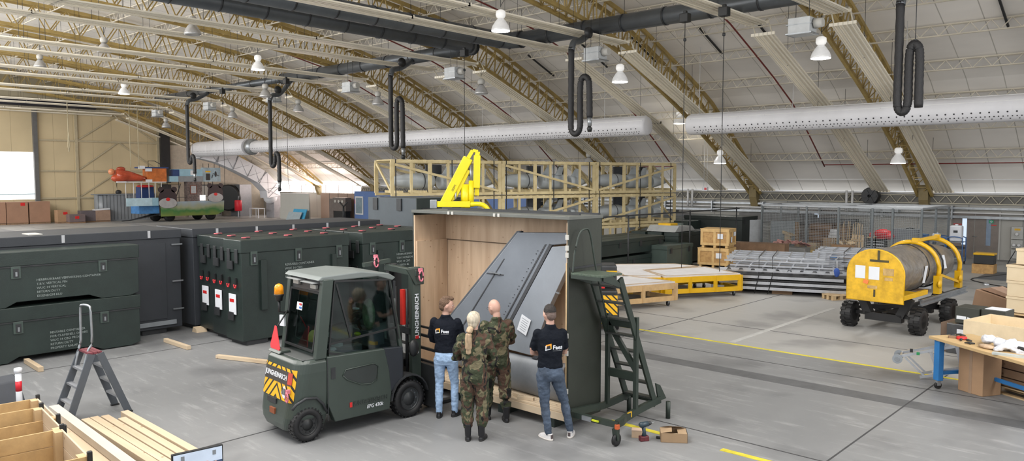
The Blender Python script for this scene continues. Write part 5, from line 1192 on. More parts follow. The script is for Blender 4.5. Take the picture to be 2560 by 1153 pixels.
collar(-7.9, 2.45, .16, R(-5), 'pine collar box cut by the bottom frame edge', 2, 1.2, .8, .18)
# bollard + dark panels left edge
t = thing('warning_post', 'red and white striped post standing by the collar boxes at left', 'post', (-13.0, 3.28, 0))
MB().cyl((0, 0, 0), (0, 0, .74), .042, n=16).build('pole', paper, t); m = MB()
for z in (.16, .46): m.lathe([(z, .043), (z+.15, .043)], n=16)
m.split('red_band', mat('band red', (.6, .015, .03), .4), t); MB().lathe([(.74, .055), (.80, .055), (.81, .03)], n=10).build('cap', paper, t)
t = thing('plastic_ramp', 'dark grey folded ramp panels at the left frame edge', 'ramp', (-13.9, 3.1, 0), R(10))
m = MB(); m.prism([(-.5, 0), (.5, 0), (.2, .55), (.05, .62), (-.1, .6)], -.6, -.1, 'y'); m.prism([(-.5, 0), (.35, 0), (.1, .42), (-.1, .5)], -.05, .4, 'y'); m.split('panel', mat('ramp slate', (.045, .05, .062), .4), t, .02)
# monitor at bottom
t = thing('display_screen', 'screen in a black frame showing a pale picture at the bottom edge', 'screen', (-7.72, 3.53, .30), R(82)); t.scale = (.86, 1, .96)
MB().b2((-.30, -.02, 0), (.30, .02, .52)).build('frame', blackplast, t, .006); MB().b2((-.285, -.024, .02), (.285, -.02, .505)).build('picture', mat('screen pale', (.52, .60, .72), .3, emit=.25), t)
MB().b2((.0, -.027, .02), (.285, -.023, .36)).build('picture_dark', mat('screen navy', (.05, .08, .15), .3, emit=.2), t)
m = MB(); m.b2((-.20, -.028, .43), (-.16, -.024, .48)); m.b2((.17, -.028, .43), (.21, -.024, .48)); m.split('picture_mark', greym, t); m = MB(); m.ell((.10, -.03, .33), (.035, .004, .05), 10, 6); m.ell((.2, -.03, .32), (.03, .004, .04), 10, 6); m.split('picture_face', mat('skin print', (.55, .32, .26), .5), t)
MB().box((0, 0, -.15), (.08, .08, .3)).box((0, 0, -.29), (.4, .3, .02)).build('stand', blackplast, t)
# ================================================================ timber racks holding grey tanks
tank = mat('tank grey', (.42, .46, .49), .35, 0, .06, 2); tankd = mat('tank dark panel', (.045, .05, .06), .5)
RA = R(-14.6)          # rack direction, turned clockwise from +Y
ox, oy = -22.75, 18.0
def rk(u, v, z):       # u along the rack, v towards the back
    return (ox+u*math.sin(-RA)+(-v)*math.cos(RA), oy+u*math.cos(RA)-v*math.sin(-RA)*-1*1.0, z)
def crate_rack(root, L_=4.82, W=1.5, H_=1.36, flip=False):
    """local: x = depth away from the camera side (negative), y = along"""
    m = MB()
    for x in (0, -W):
        m.b2((x-.04, 0, .0), (x+.04, L_, .11)); m.b2((x-.04, 0, H_-.11), (x+.04, L_, H_))
    m.split('rail', rackwood, root)
    m = MB()
    n = 6
    for x in (0, -W):
        for i in range(n+1): y = .05+i*(L_-.1)/n; w_ = .05 if i % 2 else .075; m.b2((x-.03, y-w_, .1), (x+.03, y+w_, H_-.1))
    m.split('post', rackwood, root)
    m = MB()
    for x in (0.05, -W-.05):
        a, b = ((x, .15, H_-.18), (x, L_-.15, .16)); 
        if flip: a, b = (x, .15, .16), (x, L_-.15, H_-.18)
        m.beam(a, b, .04, .09)
    for y in (.05, L_-.05): m.beam((0, y, .1), (-W, y, H_-.1), .05, .09)
    m.split('diagonal', rackwood, root)
    m = MB(); k = 0
    while .1+k*.33 < L_: m.b2((-W, .06+k*.33, H_-.02), (0, .15+k*.33, H_+.015)); k += 1
    m.split('top_slat', rackwood, root)
    m = MB()
    for k in range(5): m.b2((-W, .4+k*1.0, .1), (0, .5+k*1.0, .2))
    m.split('cross_bearer', rackwood, root)
    m = MB()
    for y in (.18, L_/2+.15, L_-.35): m.b2((.042, y-.02, -.02), (.05, y+.02, H_+.02)); m.b2((-W, y-.02, H_+.015), (.05, y+.02, H_+.02))
    m.split('strap', blackplast, root)
def nose(root):
    m = MB(); m.lathe([(0, .01), (.12, .10), (.4, .20), (.9, .285), (1.4, .315), (1.75, .31), (1.95, .27), (2.0, .2)], (-.72, .12, .56), (0, 1, 0), 22); m.build('shell', tank, root)
    m = MB(); m.lathe([(1.48, .318), (1.52, .318)], (-.72, .12, .56), (0, 1, 0), 22, False); m.build('band', tankd, root)
first = {}
levels = ((.12, 'bottom'), (1.52, 'middle'), (2.94, 'top'))
cols = ('left', 'middle', 'right')
proto = None
for li, (z, ln) in enumerate(levels):
    for ci in range(3):
        u = ci*4.88; X = ox+u*math.sin(-RA)*1.0; Y = oy+u*math.cos(RA)
        lab = 'open timber rack frame, %s of the row on the %s level' % (cols[ci], ln)
        flip = (ci == 2) or (li == 1 and ci == 1)
        if flip not in first:
            r = thing('timber_rack', lab, 'rack', (X, Y, z), RA, 'open timber rack frames stacked three high'); crate_rack(r, flip=flip); first[flip] = r
        else: r = clone(first[flip], (X, Y, z), label=lab)
        if li == 0: continue
        # tank sections inside
        for pi, pn in enumerate(('nose', 'pylon', 'tail')):
            lab = {'nose': 'grey pointed nose section of a fuel tank in the %s rack of the %s level', 'pylon': 'grey fuel tank middle section with upright fins, %s rack of the %s level', 'tail': 'grey fuel tank tail cone in the %s rack of the %s level'}[pn] % (cols[ci], ln)
            key = 'sec'+pn
            if key not in first:
                t = thing('fuel_tank_section', lab, 'tank', (X, Y, z), RA, 'grey fuel tank sections in the racks')
                if pn == 'nose': nose(t)
                elif pn == 'pylon':
                    MB().lathe([(2.35, .24), (2.42, .30), (2.6, .325), (3.4, .325), (3.62, .31), (3.7, .25)], (-.72, 0, .52), (0, 1, 0), 22).build('shell', tank, t)
                    m = MB(); m.prism([(2.5, .8), (2.95, .8), (3.1, 1.16), (2.75, 1.16)], -.76, -.70, 'x'); m.prism([(3.05, .8), (3.4, .8), (3.5, 1.16), (3.28, 1.16)], -.58, -.52, 'x'); m.split('fin', tank, t, .01)
                    MB().b2((-1.3, 2.05, .55), (-1.2, 2.75, 1.2)).build('dark_panel', tankd, t)
                else:
                    MB().lathe([(3.9, .24), (3.95, .28), (4.2, .25), (4.6, .16), (4.9, .06)], (-.72, 0, .50), (0, 1, 0), 20).build('shell', tank, t)
                    m = MB(); m.prism([(4.0, .7), (4.5, .6), (4.55, 1.05), (4.3, 1.1)], -.74, -.70, 'x'); m.build('fin', tank, t); MB().b2((-1.35, 3.75, .3), (-1.3, 4.1, 1.2)).build('dark_panel', blackplast, t)
                first[key] = t
            else: clone(first[key], (X, Y, z), label=lab)
# ================================================================ yellow loader crane behind the crate
yc = mat('crane yellow', (.80, .66, .01), .35, 0, .06, 3)
t = thing('loader_crane', 'bright yellow folding loader crane standing behind the open crate', 'crane', (-14.95, 14.22, 0), R(42))
m = MB(); m.beam((-.50, 0, 2.85), (.18, 0, 4.15), .30, .26); m.build('main_boom', yc, t, .02)
m = MB(); m.beam((-.36, -.02, 2.85), (.16, -.02, 3.85), .16, .18); m.build('lower_boom', yc, t, .015)
m = MB(); m.beam((.40, -.05, 3.35), (.42, -.05, 4.22), .16, .18); m.build('jib', yc, t, .015)
m = MB(); m.beam((.40, .02, 3.15), (.42, .02, 3.7), .10, .12); m.build('jib_inner', yc, t)
m = MB(); m.beam((.12, -.08, 4.05), (.30, -.08, 4.35), .06, .10); m.beam((.30, -.08, 4.35), (.44, -.08, 4.32), .08, .08); m.beam((.44, -.08, 4.32), (.38, -.08, 4.05), .06, .12); m.build('knuckle', yc, t)
m = MB(); m.cyl((.10, 0, 2.80), (.10, 0, 3.45), .13, n=14); m.cyl((.26, -.1, 2.85), (.26, -.1, 3.55), .07, n=12); m.build('column', yc, t)
m = MB(); m.cyl((.26, -.1, 3.5), (.24, -.1, 3.95), .035, n=8); m.cyl((-.16, -.1, 2.9), (-.16, -.1, 3.35), .03, n=8); m.split('ram', galv, t)
m = MB(); m.beam((-.62, -.35, 2.93), (.25, -.35, 2.93), .14, .15); m.tube(spline([(.25, -.35, 2.93), (.50, -.35, 2.93), (.66, -.35, 2.86), (.74, -.35, 2.7), (.75, -.35, 2.4)], 4), .065, 10); m.build('outrigger_beam', yc, t, .01)
m = MB(); m.box((-.72, -.35, 2.93), (.18, .12, .24)); m.build('valve_block', galv, t, .02); MB().ell((-.12, -.15, 2.96), (.12, .1, .1), 10, 6).build('hose_bundle', blackplast, t)
m = MB(); m.b2((-.7, -.3, 2.3), (.6, .4, 2.55)); m.b2((-.3, -.2, 0), (.3, .3, 2.4)); m.build('base', darkm, t)
text('ZEEPS', .075, darkm, t, (-.20, -.155, 3.35), (PI/2, R(-62), 0), shear=.2)
# ================================================================ green cases right of the crate
def flat_case(x, y, z, W, L_, H_, lab, rz=0, m_=None, latches=4, grp='low dark green cases right of the crate'):
    t = thing('storage_case', lab, 'case', (x, y, z), rz, grp); m_ = m_ or green
    MB().b2((-W, 0, .08), (0, L_, H_-.16)).build('body', m_, t, .01); MB().b2((-W-.02, -.02, H_-.16), (.02, L_+.02, H_)).build('lid', m_, t, .012)
    m = MB()
    for k in range(latches): y_ = .3+k*(L_-.6)/max(1, latches-1); m.b2((0, y_-.07, H_-.32), (.03, y_+.07, H_-.1))
    m.split('latch', darkm, t)
    m = MB()
    for y_ in (.15, L_-.55): m.b2((-W+.05, y_, 0), (-.02, y_+.4, .08))
    m.split('foot', darkm, t)
    m = MB()
    for k in range(2): m.b2((-W*(.3+.35*k)-.02, 0, H_), (-W*(.3+.35*k), L_, H_+.004))
    m.split('lid_seam', darkm, t)
    return t
flat_case(-16.6, 20.9, .0, 1.9, 6.2, .62, 'long low dark green case, lower one just right of the open crate')
flat_case(-16.6, 20.9, .63, 1.9, 6.2, .66, 'long low dark green case, upper one just right of the open crate', latches=5)
flat_case(-15.9, 26.2, 0, 1.5, 2.0, .95, 'medium green case right of the two long low cases', m_=green2, latches=2)
for k in range(3): flat_case(-16.4-k*.75, 27.9-k*.1, 0, .65, 2.9, 1.35, 'tall narrow dark case beside the plywood crates, %s of three' % ('front', 'middle', 'rear')[k], latches=2, grp='tall narrow dark cases by the plywood crates')
t = thing('strapped_load', 'grey covered load with yellow straps on top of the tall narrow dark cases', 'load', (-17.2, 28.6, 1.37)); MB().prism([(-.8, 0), (.9, 0), (.6, .22), (-.5, .26)], -.7, .7, 'x').build('cover', mat('cover grey', (.30, .31, .31), .5), t, .02); MB().b2((-.3, -.5, .22), (.3, .1, .34)).build('strap_bundle', yellow, t, .02)
for k in range(2): flat_case(-19.4-k*1.6, 33.4, 0, 1.5, 3.0, 1.6, 'black green case under the far wall beyond the plywood crates, %s' % ('right one', 'left one')[k], latches=3, m_=tallm, grp='dark cases beyond the plywood crates')
flat_case(-16.2, 33.2, 0, 3.0, 1.6, 1.82, 'big black green case behind the plywood crates with flat top', m_=tallm, latches=2, grp='dark cases beyond the plywood crates')
t = thing('storage_case', 'dark green case with a pale display panel beside the blue containers', 'case', (-18.9, 32.6, 0)); MB().b2((-.6, -.6, 0), (.6, .6, 1.6)).build('body', green, t, .02); MB().b2((-.4, -.62, 1.2), (.35, -.6, 1.5)).build('panel', mat('pale green grey', (.16, .2, .18), .5), t)
blue = mat('container blue', (.03, .20, .50), .45, 0, .1, 2); navyb = mat('cabin blue', (.09, .16, .36), .5, 0, .06, 2)
for k, (x, lab) in enumerate(((-23.6, 'blue plastic container nearest the timber racks'), (-21.9, 'blue plastic container beside the dark green cases'))):
    t = thing('blue_container', lab, 'container', (x, 36.3, 0), 0, 'blue containers at the far wall'); MB().b2((-.75, -.5, .1), (.75, .5, 1.5)).build('body', blue, t, .03); MB().b2((-.78, -.53, 1.5), (.78, .53, 1.58)).build('lid', blue, t, .02); MB().b2((-.7, -.45, 0), (.7, .45, .1)).build('base', darkm, t)
t = thing('black_cover', 'black covered bin between the blue containers and the plywood crates', 'bin', (-19.6, 32.0, 0)); MB().b2((-.6, -.5, 0), (.6, .5, 1.15)).build('body', blackplast, t, .06)
# plywood crates
osb = wood('osb brown', (.50, .30, .11), (.36, .20, .07), (1, 1, 1), .6, False, 3)
def ply_crate(x, y, z, W, D, H_, rz, lab):
    t = thing('plywood_crate', lab, 'crate', (x, y, z), rz, 'plywood transport crates')
    MB().b2((-W/2, -D/2, .1), (W/2, D/2, H_)).build('body', osb, t)
    m = MB(); f = mat('crate batten', (.55, .36, .15), .6, 0, .15, 6)
    for yy in (-D/2-.012,):
        for xx in (-W/2+.05, 0, W/2-.05): m.b2((xx-.05, yy-.012, .1), (xx+.05, yy+.012, H_))
        m.b2((-W/2, yy-.014, .1), (W/2, yy+.01, .2)); m.b2((-W/2, yy-.014, H_-.1), (W/2, yy+.01, H_))
    xx = W/2+.012
    for yy in (-D/2+.05, 0, D/2-.05): m.b2((xx-.012, yy-.05, .1), (xx+.012, yy+.05, H_))
    m.b2((xx-.01, -D/2, .1), (xx+.014, D/2, .2)); m.b2((xx-.01, -D/2, H_-.1), (xx+.014, D/2, H_)); m.b2((-W/2-.02, -D/2-.02, H_), (W/2+.02, D/2+.02, H_+.03))
    m.build('frame', f, t)
    m = MB()
    for s in (-W/2+.1, 0, W/2-.1): m.b2((s-.05, -D/2, 0), (s+.05, D/2, .1))
    m.split('runner', f, t)
    m = MB(); m.b2((.12, -D/2-.03, H_*.5), (.34, -D/2-.025, H_*.78)); m.b2((W/2+.026, -.3, H_*.3), (W/2+.03, -.12, H_*.6)); m.b2((W/2+.026, .1, H_*.62), (W/2+.03, .45, H_*.85)); m.split('shipping_label', paper, t)
    return t
ply_crate(-15.1, 28.75, 0, 1.25, 1.05, .76, R(12), 'lower plywood transport crate of the stack of two')
ply_crate(-15.05, 28.75, .80, 1.15, 1.0, .74, R(12), 'upper plywood transport crate of the stack of two')
t = thing('timber_stack', 'brown timber beams lying on pallets behind the plywood crates', 'timber', (-14.5, 31.3, 0), R(8))
m = MB(); m.b2((-1.1, -.3, .1), (1.3, .3, .42)); m.split('beam', mat('brown beam', (.42, .27, .12), .7, 0, .15, 3), t); MB().b2((-1.1, -.35, .46), (1.2, .3, .85)).build('beam', mat('dark brown beam', (.20, .12, .07), .7, 0, .2, 3), t)
# ================================================================ yellow and wooden trolleys with white tops
def plat(lab, x, y, rz, poly, H_, paint, inner=None, openings=True, zbase=.16, topm=None, grp='platform trolleys with white tops'):
    t = thing('platform_trolley', lab, 'trolley', (x, y, 0), rz, grp)
    n = len(poly); m = MB(); h0, h1 = zbase, H_
    for i in range(n):
        a = Vector((*poly[i], 0)); b = Vector((*poly[(i+1) % n], 0)); L_ = (b-a).length; k = max(1, round(L_/1.0))
        m.beam(a+Vector((0, 0, h0+.07)), b+Vector((0, 0, h0+.07)), .05, .14); m.beam(a+Vector((0, 0, h1-.085)), b+Vector((0, 0, h1-.085)), .05, .17)
        for j in range(k): P_ = a.lerp(b, j/k); d = (b-a).normalized(); m.beam(P_+Vector((0, 0, h0+.01)), P_+Vector((0, 0, h1-.012)), .13 if j else .12, .07 if j else .12)
    m.build('frame', paint, t)
    m = MB(); m.prism(poly, H_, H_+.035, 'z'); m.build('top', topm or mat('white worn top', (.56, .55, .56), .6, 0, .1, 2), t)
    m = MB(); c = Vector((sum(p[0] for p in poly)/n, sum(p[1] for p in poly)/n, 0)); 
    for i in range(n): a = Vector((*poly[i], 0)).lerp(c, .06); b = Vector((*poly[(i+1) % n], 0)).lerp(c, .06); m.beam(a+Vector((0, 0, H_+.04)), b+Vector((0, 0, H_+.04)), .05, .02)
    m.build('edge_strip', mat('edge ply', (.42, .32, .22), .6), t)
    for i in range(n):
        P_ = Vector((*poly[i], 0)).lerp(c, .12); w_ = MB().cyl((P_.x-.025, P_.y, .07), (P_.x+.025, P_.y, .07), .07, None, 14).build('caster', black, t); MB().b2((P_.x-.035, P_.y-.04, .07), (P_.x+.035, P_.y+.02, .17)).build('fork', galv, w_)
    return t
plat('yellow framed trolley with white top, right and nearest of the two', 0, 0, 0, [(-10.75, 22.0), (-12.05, 19.75), (-13.3, 20.6), (-12.4, 22.9)], .66, yellow)
plat('yellow framed trolley with white top, left and farther of the two', 0, 0, 0, [(-12.15, 19.70), (-13.0, 18.95), (-15.3, 21.2), (-13.6, 23.0), (-12.6, 22.9), (-13.4, 20.65)], .66, yellow)
plat('natural wood framed trolley with white top in front of the yellow ones', 0, 0, 0, [(-11.25, 19.0), (-12.0, 16.9), (-13.9, 17.4), (-13.1, 19.2)], .66, mat('trolley wood', (.50, .33, .16), .6, 0, .15, 4))
# ================================================================ aluminium scaffold stack
t = thing('scaffold_stack', 'strapped stack of silver aluminium scaffold frames lying on pallets', 'scaffold', (-10.3, 24.2, 0), R(20))
random.seed(3)
m = MB()
for lay, z in enumerate((.18, .34, .52, .70, .86, 1.0, 1.12)):
    dx = random.uniform(-.25, .25); L_ = 4.0-lay*.18; dm_ = 1.3-lay*.05
    for yy in (-dm_, -dm_*.35, dm_*.35, dm_): m.beam((-L_/2+dx, yy, z), (L_/2+dx, yy, z), .06, .09 if lay < 3 else .05)
    k = -L_/2+.2
    while k < L_/2: m.beam((k+dx, -dm_, z+.02), (k+dx, dm_, z+.02), .05, .035); k += .42 if lay > 2 else 1.2
m.build('frame_set', alu, t)
m = MB(); k = -1.9
while k < 1.8: m.prism([(k, .80), (k+.28, .80), (k+.22, .70), (k+.06, .70)], -1.36, -1.33, 'y'); k += .36
m.build('toothed_edge', alu, t)
m = MB()
for z in (.26, .43, .6): m.b2((-1.9, -1.25, z-.02), (1.9, 1.25, z+.01))
m.split('black_board', mat('dark board', (.03, .03, .032), .5), t)
m = MB()
for x in (-.7, -.3): m.tube([(x-.1, -1.37, .02), (x+.02, -1.37, .6), (x, -1.2, 1.16), (x, 1.2, 1.16)], .012, 6)
m.split('strap', blackplast, t)
m = MB(); m.b2((-1.8, -1.1, .0), (-1.2, 1.1, .13)); m.b2((-.3, -1.1, 0), (.3, 1.1, .13)); m.b2((1.2, -1.1, 0), (1.8, 1.1, .13)); m.split('bearer', oldwood, t); MB().ell((1.55, -1.33, .78), (.09, .06, .14), 10, 6).build('blue_rag', mat('rag blue', (.03, .08, .32), .8), t)
o = clone(t, (-8.7, 27.4, 0), R(14), label='second stack of silver aluminium scaffold frames behind the first, left of the yellow cart')
def pallet(x, y, rz, lab, z=0, grp='loose wooden pallets', W=1.2, D=.8, mt=None):
    t = thing('pallet', lab, 'pallet', (x, y, z), rz, grp); mt = mt or pine
    m = MB()
    for k in range(6): m.b2((-W/2, -D/2+k*(D-.1)/5, .12), (W/2, -D/2+.1+k*(D-.1)/5, .142))
    m.split('top_board', mt, t); m = MB()
    for a in (-1, 0, 1):
        for b in (-1, 0, 1): m.box((a*(W/2-.06), b*(D/2-.05), .07), (.1, .1, .1))
    m.split('block', mt, t); m = MB()
    for b in (-1, 0, 1): m.b2((-W/2, b*(D/2-.05)-.05, 0), (W/2, b*(D/2-.05)+.05, .02))
    m.split('bottom_board', mt, t); return t
pallet(-8.35, 23.35, R(60), 'pale wooden pallet sticking out from under the scaffold stack', 0, W=.6, D=.5)
# ================================================================ yellow cart with wrapped cylinder
t = thing('engine_trailer', 'yellow transport trailer with rounded end board and black wheels', 'trailer', (-5.82, 18.75, 0), R(-4))
ye = mat('worn yellow panel', (.60, .35, .015), .5, 0, .35, 3.5, detail=8); W2 = .64
prof = [(-W2, .76), (W2, .76), (W2, 1.40)]+[(W2*math.cos(a), 1.40+.56*math.sin(a)) for a in [PI*k/16 for k in range(1, 16)]]+[(-W2, 1.40)]
MB().prism(prof, -.02, .03, 'y').build('end_board', ye, t)
m = MB(); m.tube([(x, .0, z) for x, z in prof]+[(prof[0][0], 0, prof[0][1])], .022, 6); m.build('board_rim', yellow, t)
m = MB(); m.b2((-.45, -.03, 1.27), (-.22, -.022, 1.57)); m.b2((-.14, -.03, 1.26), (.10, -.022, 1.56)); m.split('paper_sheet', paper, t)
MB().box((-.20, -.03, 1.20), (.11, .006, .09), Euler((0, .3, 0))).build('orange_tag', mat('tag orange', (.9, .20, .05), .5), t)
m = MB(); m.b2((.05, -.03, 1.72), (.10, -.022, 1.95)); m.b2((-.12, -.03, 1.68), (.30, -.022, 1.73)); m.b2((-.02, -.03, .86), (.02, -.022, 1.03)); m.split('dark_stain', mat('stain', (.06, .05, .02), .7), t)
m = MB(); m.b2((.18, -.026, 1.38), (.42, -.021, 1.54)); m.b2((.22, -.026, 1.26), (.40, -.021, 1.33)); m.b2((-.16, -.026, 1.05), (.06, -.021, 1.12)); m.split('bare_patch', mat('bare wood patch', (.45, .30, .12), .8, 0, .3, 8), t)
LN = 4.3
m = MB()
for s in (-1, 1): m.b2((s*.58-.04, .02, .82), (s*.58+.04, 1.6, .93))
m.b2((-.58, 1.0, .83), (.58, 1.08, .92)); m.build('yellow_rail', yellow, t, .006)
m = MB()
for s in (-1, 1): m.b2((s*.66-.05, 1.0, .72), (s*.66+.05, LN, .76)); m.b2((s*.66-.01, 1.0, .60), (s*.66+.01, LN, .76)); m.b2((s*.66-.05, 1.0, .60), (s*.66+.05, LN, .63))
m.split('steel_rail', galv, t)
for i, y in enumerate((2.2, 3.75)):
    m = MB(); r_ = .66
    m.tube([(r_*math.cos(a), y, 1.36+r_*math.sin(a)) for a in [R(-15)+R(210)*k/20 for k in range(21)]], .055, 8)
    for s in (-1, 1): m.b2((s*.64-.07, y-.1, .78), (s*.64+.07, y+.1, 1.22)); m.ell((s*.70, y-.05, 1.02), (.05, .11, .11), 10, 6)
    m.build('clamp_ring', yellow, t)
m = MB(); m.beam((.1, 2.2, 2.05), (.1, 3.75, 2.08), .07, .07); m.beam((.66, 2.2, 1.25), (.66, 3.75, .92), .06, .06); m.box((.1, 2.2, 2.07), (.14, .14, .1)); m.box((.1, 3.75, 2.07), (.12, .12, .12)); m.split('tie_bar', yellow, t)
chm = mat('chassis black', (.010, .010, .011), .5)
m = MB()
for y in (.62, 2.6):
    m.beam((-.56, y, .80), (-.36, y, .36), .20, .18); m.beam((.56, y, .80), (.36, y, .36), .20, .18); m.beam((-.42, y, .31), (.42, y, .31), .20, .18); m.beam((-.75, y, .36), (.75, y, .36), .08, .08)
m.beam((0, .6, .36), (0, 3.9, .36), .1, .12); m.beam((-.55, .6, .5), (.55, 2.6, .4), .08, .1); m.build('chassis', chm, t)
def rugged(x, y, parent, r=.31, w=.24):
    m = MB(); m.lathe([(-w/2, r*.5), (-w/2, r*.88), (-w/2+.04, r*.97), (w/2-.04, r*.97), (w/2, r*.88), (w/2, r*.5)], (0, 0, 0), (1, 0, 0), 28)
    for k in range(16):
        a = 2*PI*k/16
        for s in (-1, 1): m.box((s*w*.27, math.cos(a+.1*s)*r*.96, math.sin(a+.1*s)*r*.96), (w*.48, r*.2, .04), Euler((a+.1*s-PI/2, 0, 0)))
    o = m.build('wheel', black, parent); o.location = (x, y, r); m = MB(); m.lathe([(0, r*.5), (-.03, r*.42), (-.02, .02)], (w/2, 0, 0), (1, 0, 0), 16); m.lathe([(0, r*.5), (-.03, r*.42), (-.02, .02)], (-w/2, 0, 0), (-1, 0, 0), 16); m.build('hub', darkm, o)
for x in (-.78, .78):
    for y in (.55, 2.6): rugged(x, y, t)
c = thing('wrapped_cylinder', 'large cylinder wrapped in grey brown plastic film strapped on the yellow trailer', 'wrapped part', (-5.82, 18.75, 0), R(-4))
film = mat('grey film', (.17, .15, .13), .3, .1, .3, 5, .7, 9)
m = MB(); n = 28; rings = []
for j in range(40):
    y = .1+j*4.1/39; base = .56 if y < 1.9 else (.54 if y < 3.0 else .54-.12*(y-3)/1.2)
    if j in (0, 39): base *= .7
    rr = [];
    for i in range(n):
        a = 2*PI*i/n; q = base*(1+.045*noise.noise(Vector((math.cos(a)*2, y*2.2, math.sin(a)*2)))+.02*noise.noise(Vector((math.cos(a)*7, y*5, math.sin(a)*7)))); rr.append(m._v((q*math.cos(a), y, 1.40+q*math.sin(a))))
    rings.append(rr)
m.skin(rings); m.build('film_wrap', film, c)
m = MB(); m.tube([(.58*math.cos(a), 2.75, 1.4+.58*math.sin(a)) for a in [2*PI*k/24 for k in range(25)]], .02, 6, cap=False); m.tube([(.58*math.cos(a), 1.78, 1.4+.58*math.sin(a)) for a in [2*PI*k/24 for k in range(25)]], .012, 6, cap=False); m.split('strap', blackplast, c)
m = MB(); m.box((.56, 1.55, 1.30), (.02, .12, .42), Euler((0, R(8), 0))); m.box((.53, 2.95, 1.50), (.02, .18, .34), Euler((0, R(-12), 0))); m.split('white_sheet', paper, c)
# ================================================================ bench and boxes at right
t = thing('workbench', 'workbench with pale wooden top on blue steel legs and casters at the right edge', 'workbench', (-3.36, 14.62, 0), R(-37))
MB().b2((-.14, -.22, .85), (2.3, .62, .90)).build('worktop', wood('bench top', (.52, .37, .19), (.42, .28, .13), (.3, 1, 1), .5), t, .005)
bl = mat('bench blue', (.02, .16, .42), .4)
for x in (0, 1.9):
    for y in (-.12, .50):
        o = MB().b2((x-.06, y-.05, .15), (x+.06, y+.05, .85)).build('leg', bl, t, .006); MB().cyl((x-.02, y, .06), (x+.02, y, .06), .06, n=14).build('caster', black, o); MB().b2((x-.03, y-.035, .06), (x+.03, y+.035, .15)).build('caster_fork', galv, o)
m = MB(); m.b2((-.03, -.1, .25), (.03, .5, .31)); m.b2((1.87, -.1, .25), (1.93, .5, .31)); m.b2((0, .48, .25), (1.9, .52, .31)); m.split('stretcher', bl, t)
def on_bench(u, v, z=.90): return (Vector((-3.36, 14.62, z))+Matrix.Rotation(R(-37), 3, 'Z')@Vector((u, v, 0)))
o = MB(); m = o
for k in range(14):
    a = random.random()*6.28; m.ell((random.uniform(-.35, .35), random.uniform(-.16, .16), random.uniform(.04, .10)), (random.uniform(.08, .16), random.uniform(.07, .12), random.uniform(.03, .09)), 10, 6, Euler((random.random()*.6, random.random()*.6, a)))
b_ = organic('plastic_bag', m, mat('white plastic bag', (.58, .60, .66), .3, 0, .12, 6, .4, 12), None, .016, 2, .02, .07); b_.location = on_bench(.95, .22, .91); b_.rotation_euler = (0, 0, R(-37)); tag(b_, 'crumpled white plastic bag lying on the workbench', 'bag')
m = MB(); m.tube([(.20*math.cos(a), .14*math.sin(a), .05+.02*math.sin(a*2)) for a in [R(20)+R(300)*k/18 for k in range(19)]], .028, 8); o = m.build('hose_coil', black); o.location = on_bench(1.35, .35, .92); tag(o, 'short coil of black hose lying on the workbench behind the bag', 'hose')
def small(name, m, mt, u, v, lab, cat, rz=0, grp=None):
    o = m.build(name, mt); o.location = on_bench(u, v); o.rotation_euler = (0, 0, rz); tag(o, lab, cat, grp)
small('carton', MB().box((0, 0, .05), (.2, .12, .10)), mat('pale box', (.50, .40, .27), .7), .52, .42, 'small pale carton on the workbench left of the plastic bag', 'box', .3)
small('tape_roll', MB().lathe([(0, .08), (.04, .08), (.04, .045)], n=18), red, .22, .12, 'red tape roll lying on the workbench near its left end', 'tape')
small('wooden_block', MB().box((0, 0, .02), (.11, .07, .04)), oldwood, .12, .02, 'small wooden block beside the red tape on the workbench', 'wood block', .4)
small('cloth_pile', organic_m if False else MB().ell((0, 0, .03), (.16, .08, .035), 10, 6), mat('tan cloth', (.42, .30, .20), .9, 0, .2, 10, .6, 30), .92, -.02, 'tan and white cloth bundle in front of the plastic bag on the workbench', 'cloth', -.6)
small('metal_bar', MB().box((0, 0, .015), (.6, .1, .03)), mat('bar light', (.45, .48, .46), .4, .3), 1.5, -.05, 'pale metal bar at the right edge of the workbench', 'metal bar')
for i, (u, v, lab) in enumerate(((-.02, .30, 'black pen shaped tool at the far left corner of the workbench'), (.03, .12, 'dark chisel lying near the left end of the workbench'), (.34, .02, 'black clamp right of the red tape on the workbench'), (.40, .10, 'black plier behind the clamp on the workbench'), (.60, -.05, 'dark ratchet in front of the small pale carton'))):
    m = MB(); m.tube([(-.07, 0, .02), (.0, .01, .025), (.08, 0, .015)], [.012, .018, .008], 8); m.ell((.0, .02, .02), (.03, .02, .018), 8, 5); small('hand_tool', m, blackplast, u, v, lab, 'tool', i*.8, 'hand tools on the workbench')
# silver folding trolley behind the bench
t = thing('folding_trolley', 'silver folding hand trolley with grey wheels leaning low behind the workbench leg', 'hand trolley', (-3.75, 15.05, 0), R(12))
m = MB()
for y in (0, .32): m.beam((-.42, y, .38), (.45, y, .66), .03, .05); m.beam((-.10, y, .03), (.55, y, .22), .03, .045); m.beam((-.35, y, .36), (-.02, y, .05), .02, .03); m.beam((.05, y, .50), (.18, y, .12), .02, .03); m.beam((.45, y, .66), (.55, y, .2), .03, .04)
m.beam((-.42, 0, .38), (-.42, .32, .38), .03, .03); m.beam((.1, 0, .08), (.1, .32, .08), .03, .03); m.split('frame', alu, t)
for y in (-.05, .36): w_ = MB().cyl((-.47, y-.02, .33), (-.47, y+.02, .33), .085, n=16).build('wheel', greym, t); MB().cyl((-.47, y-.025, .33), (-.47, y+.025, .33), .04, n=12).build('hub', galv, w_)
m = MB(); m.box((-.25, 0, .50), (.05, .04, .06)); m.box((.25, 0, .68), (.04, .04, .06)); m.split('end_cap', blackplast, t); MB().box((-.14, -.03, .46), (.05, .02, .05)).build('green_knob', mat('green knob', (.02, .25, .08), .5), t)
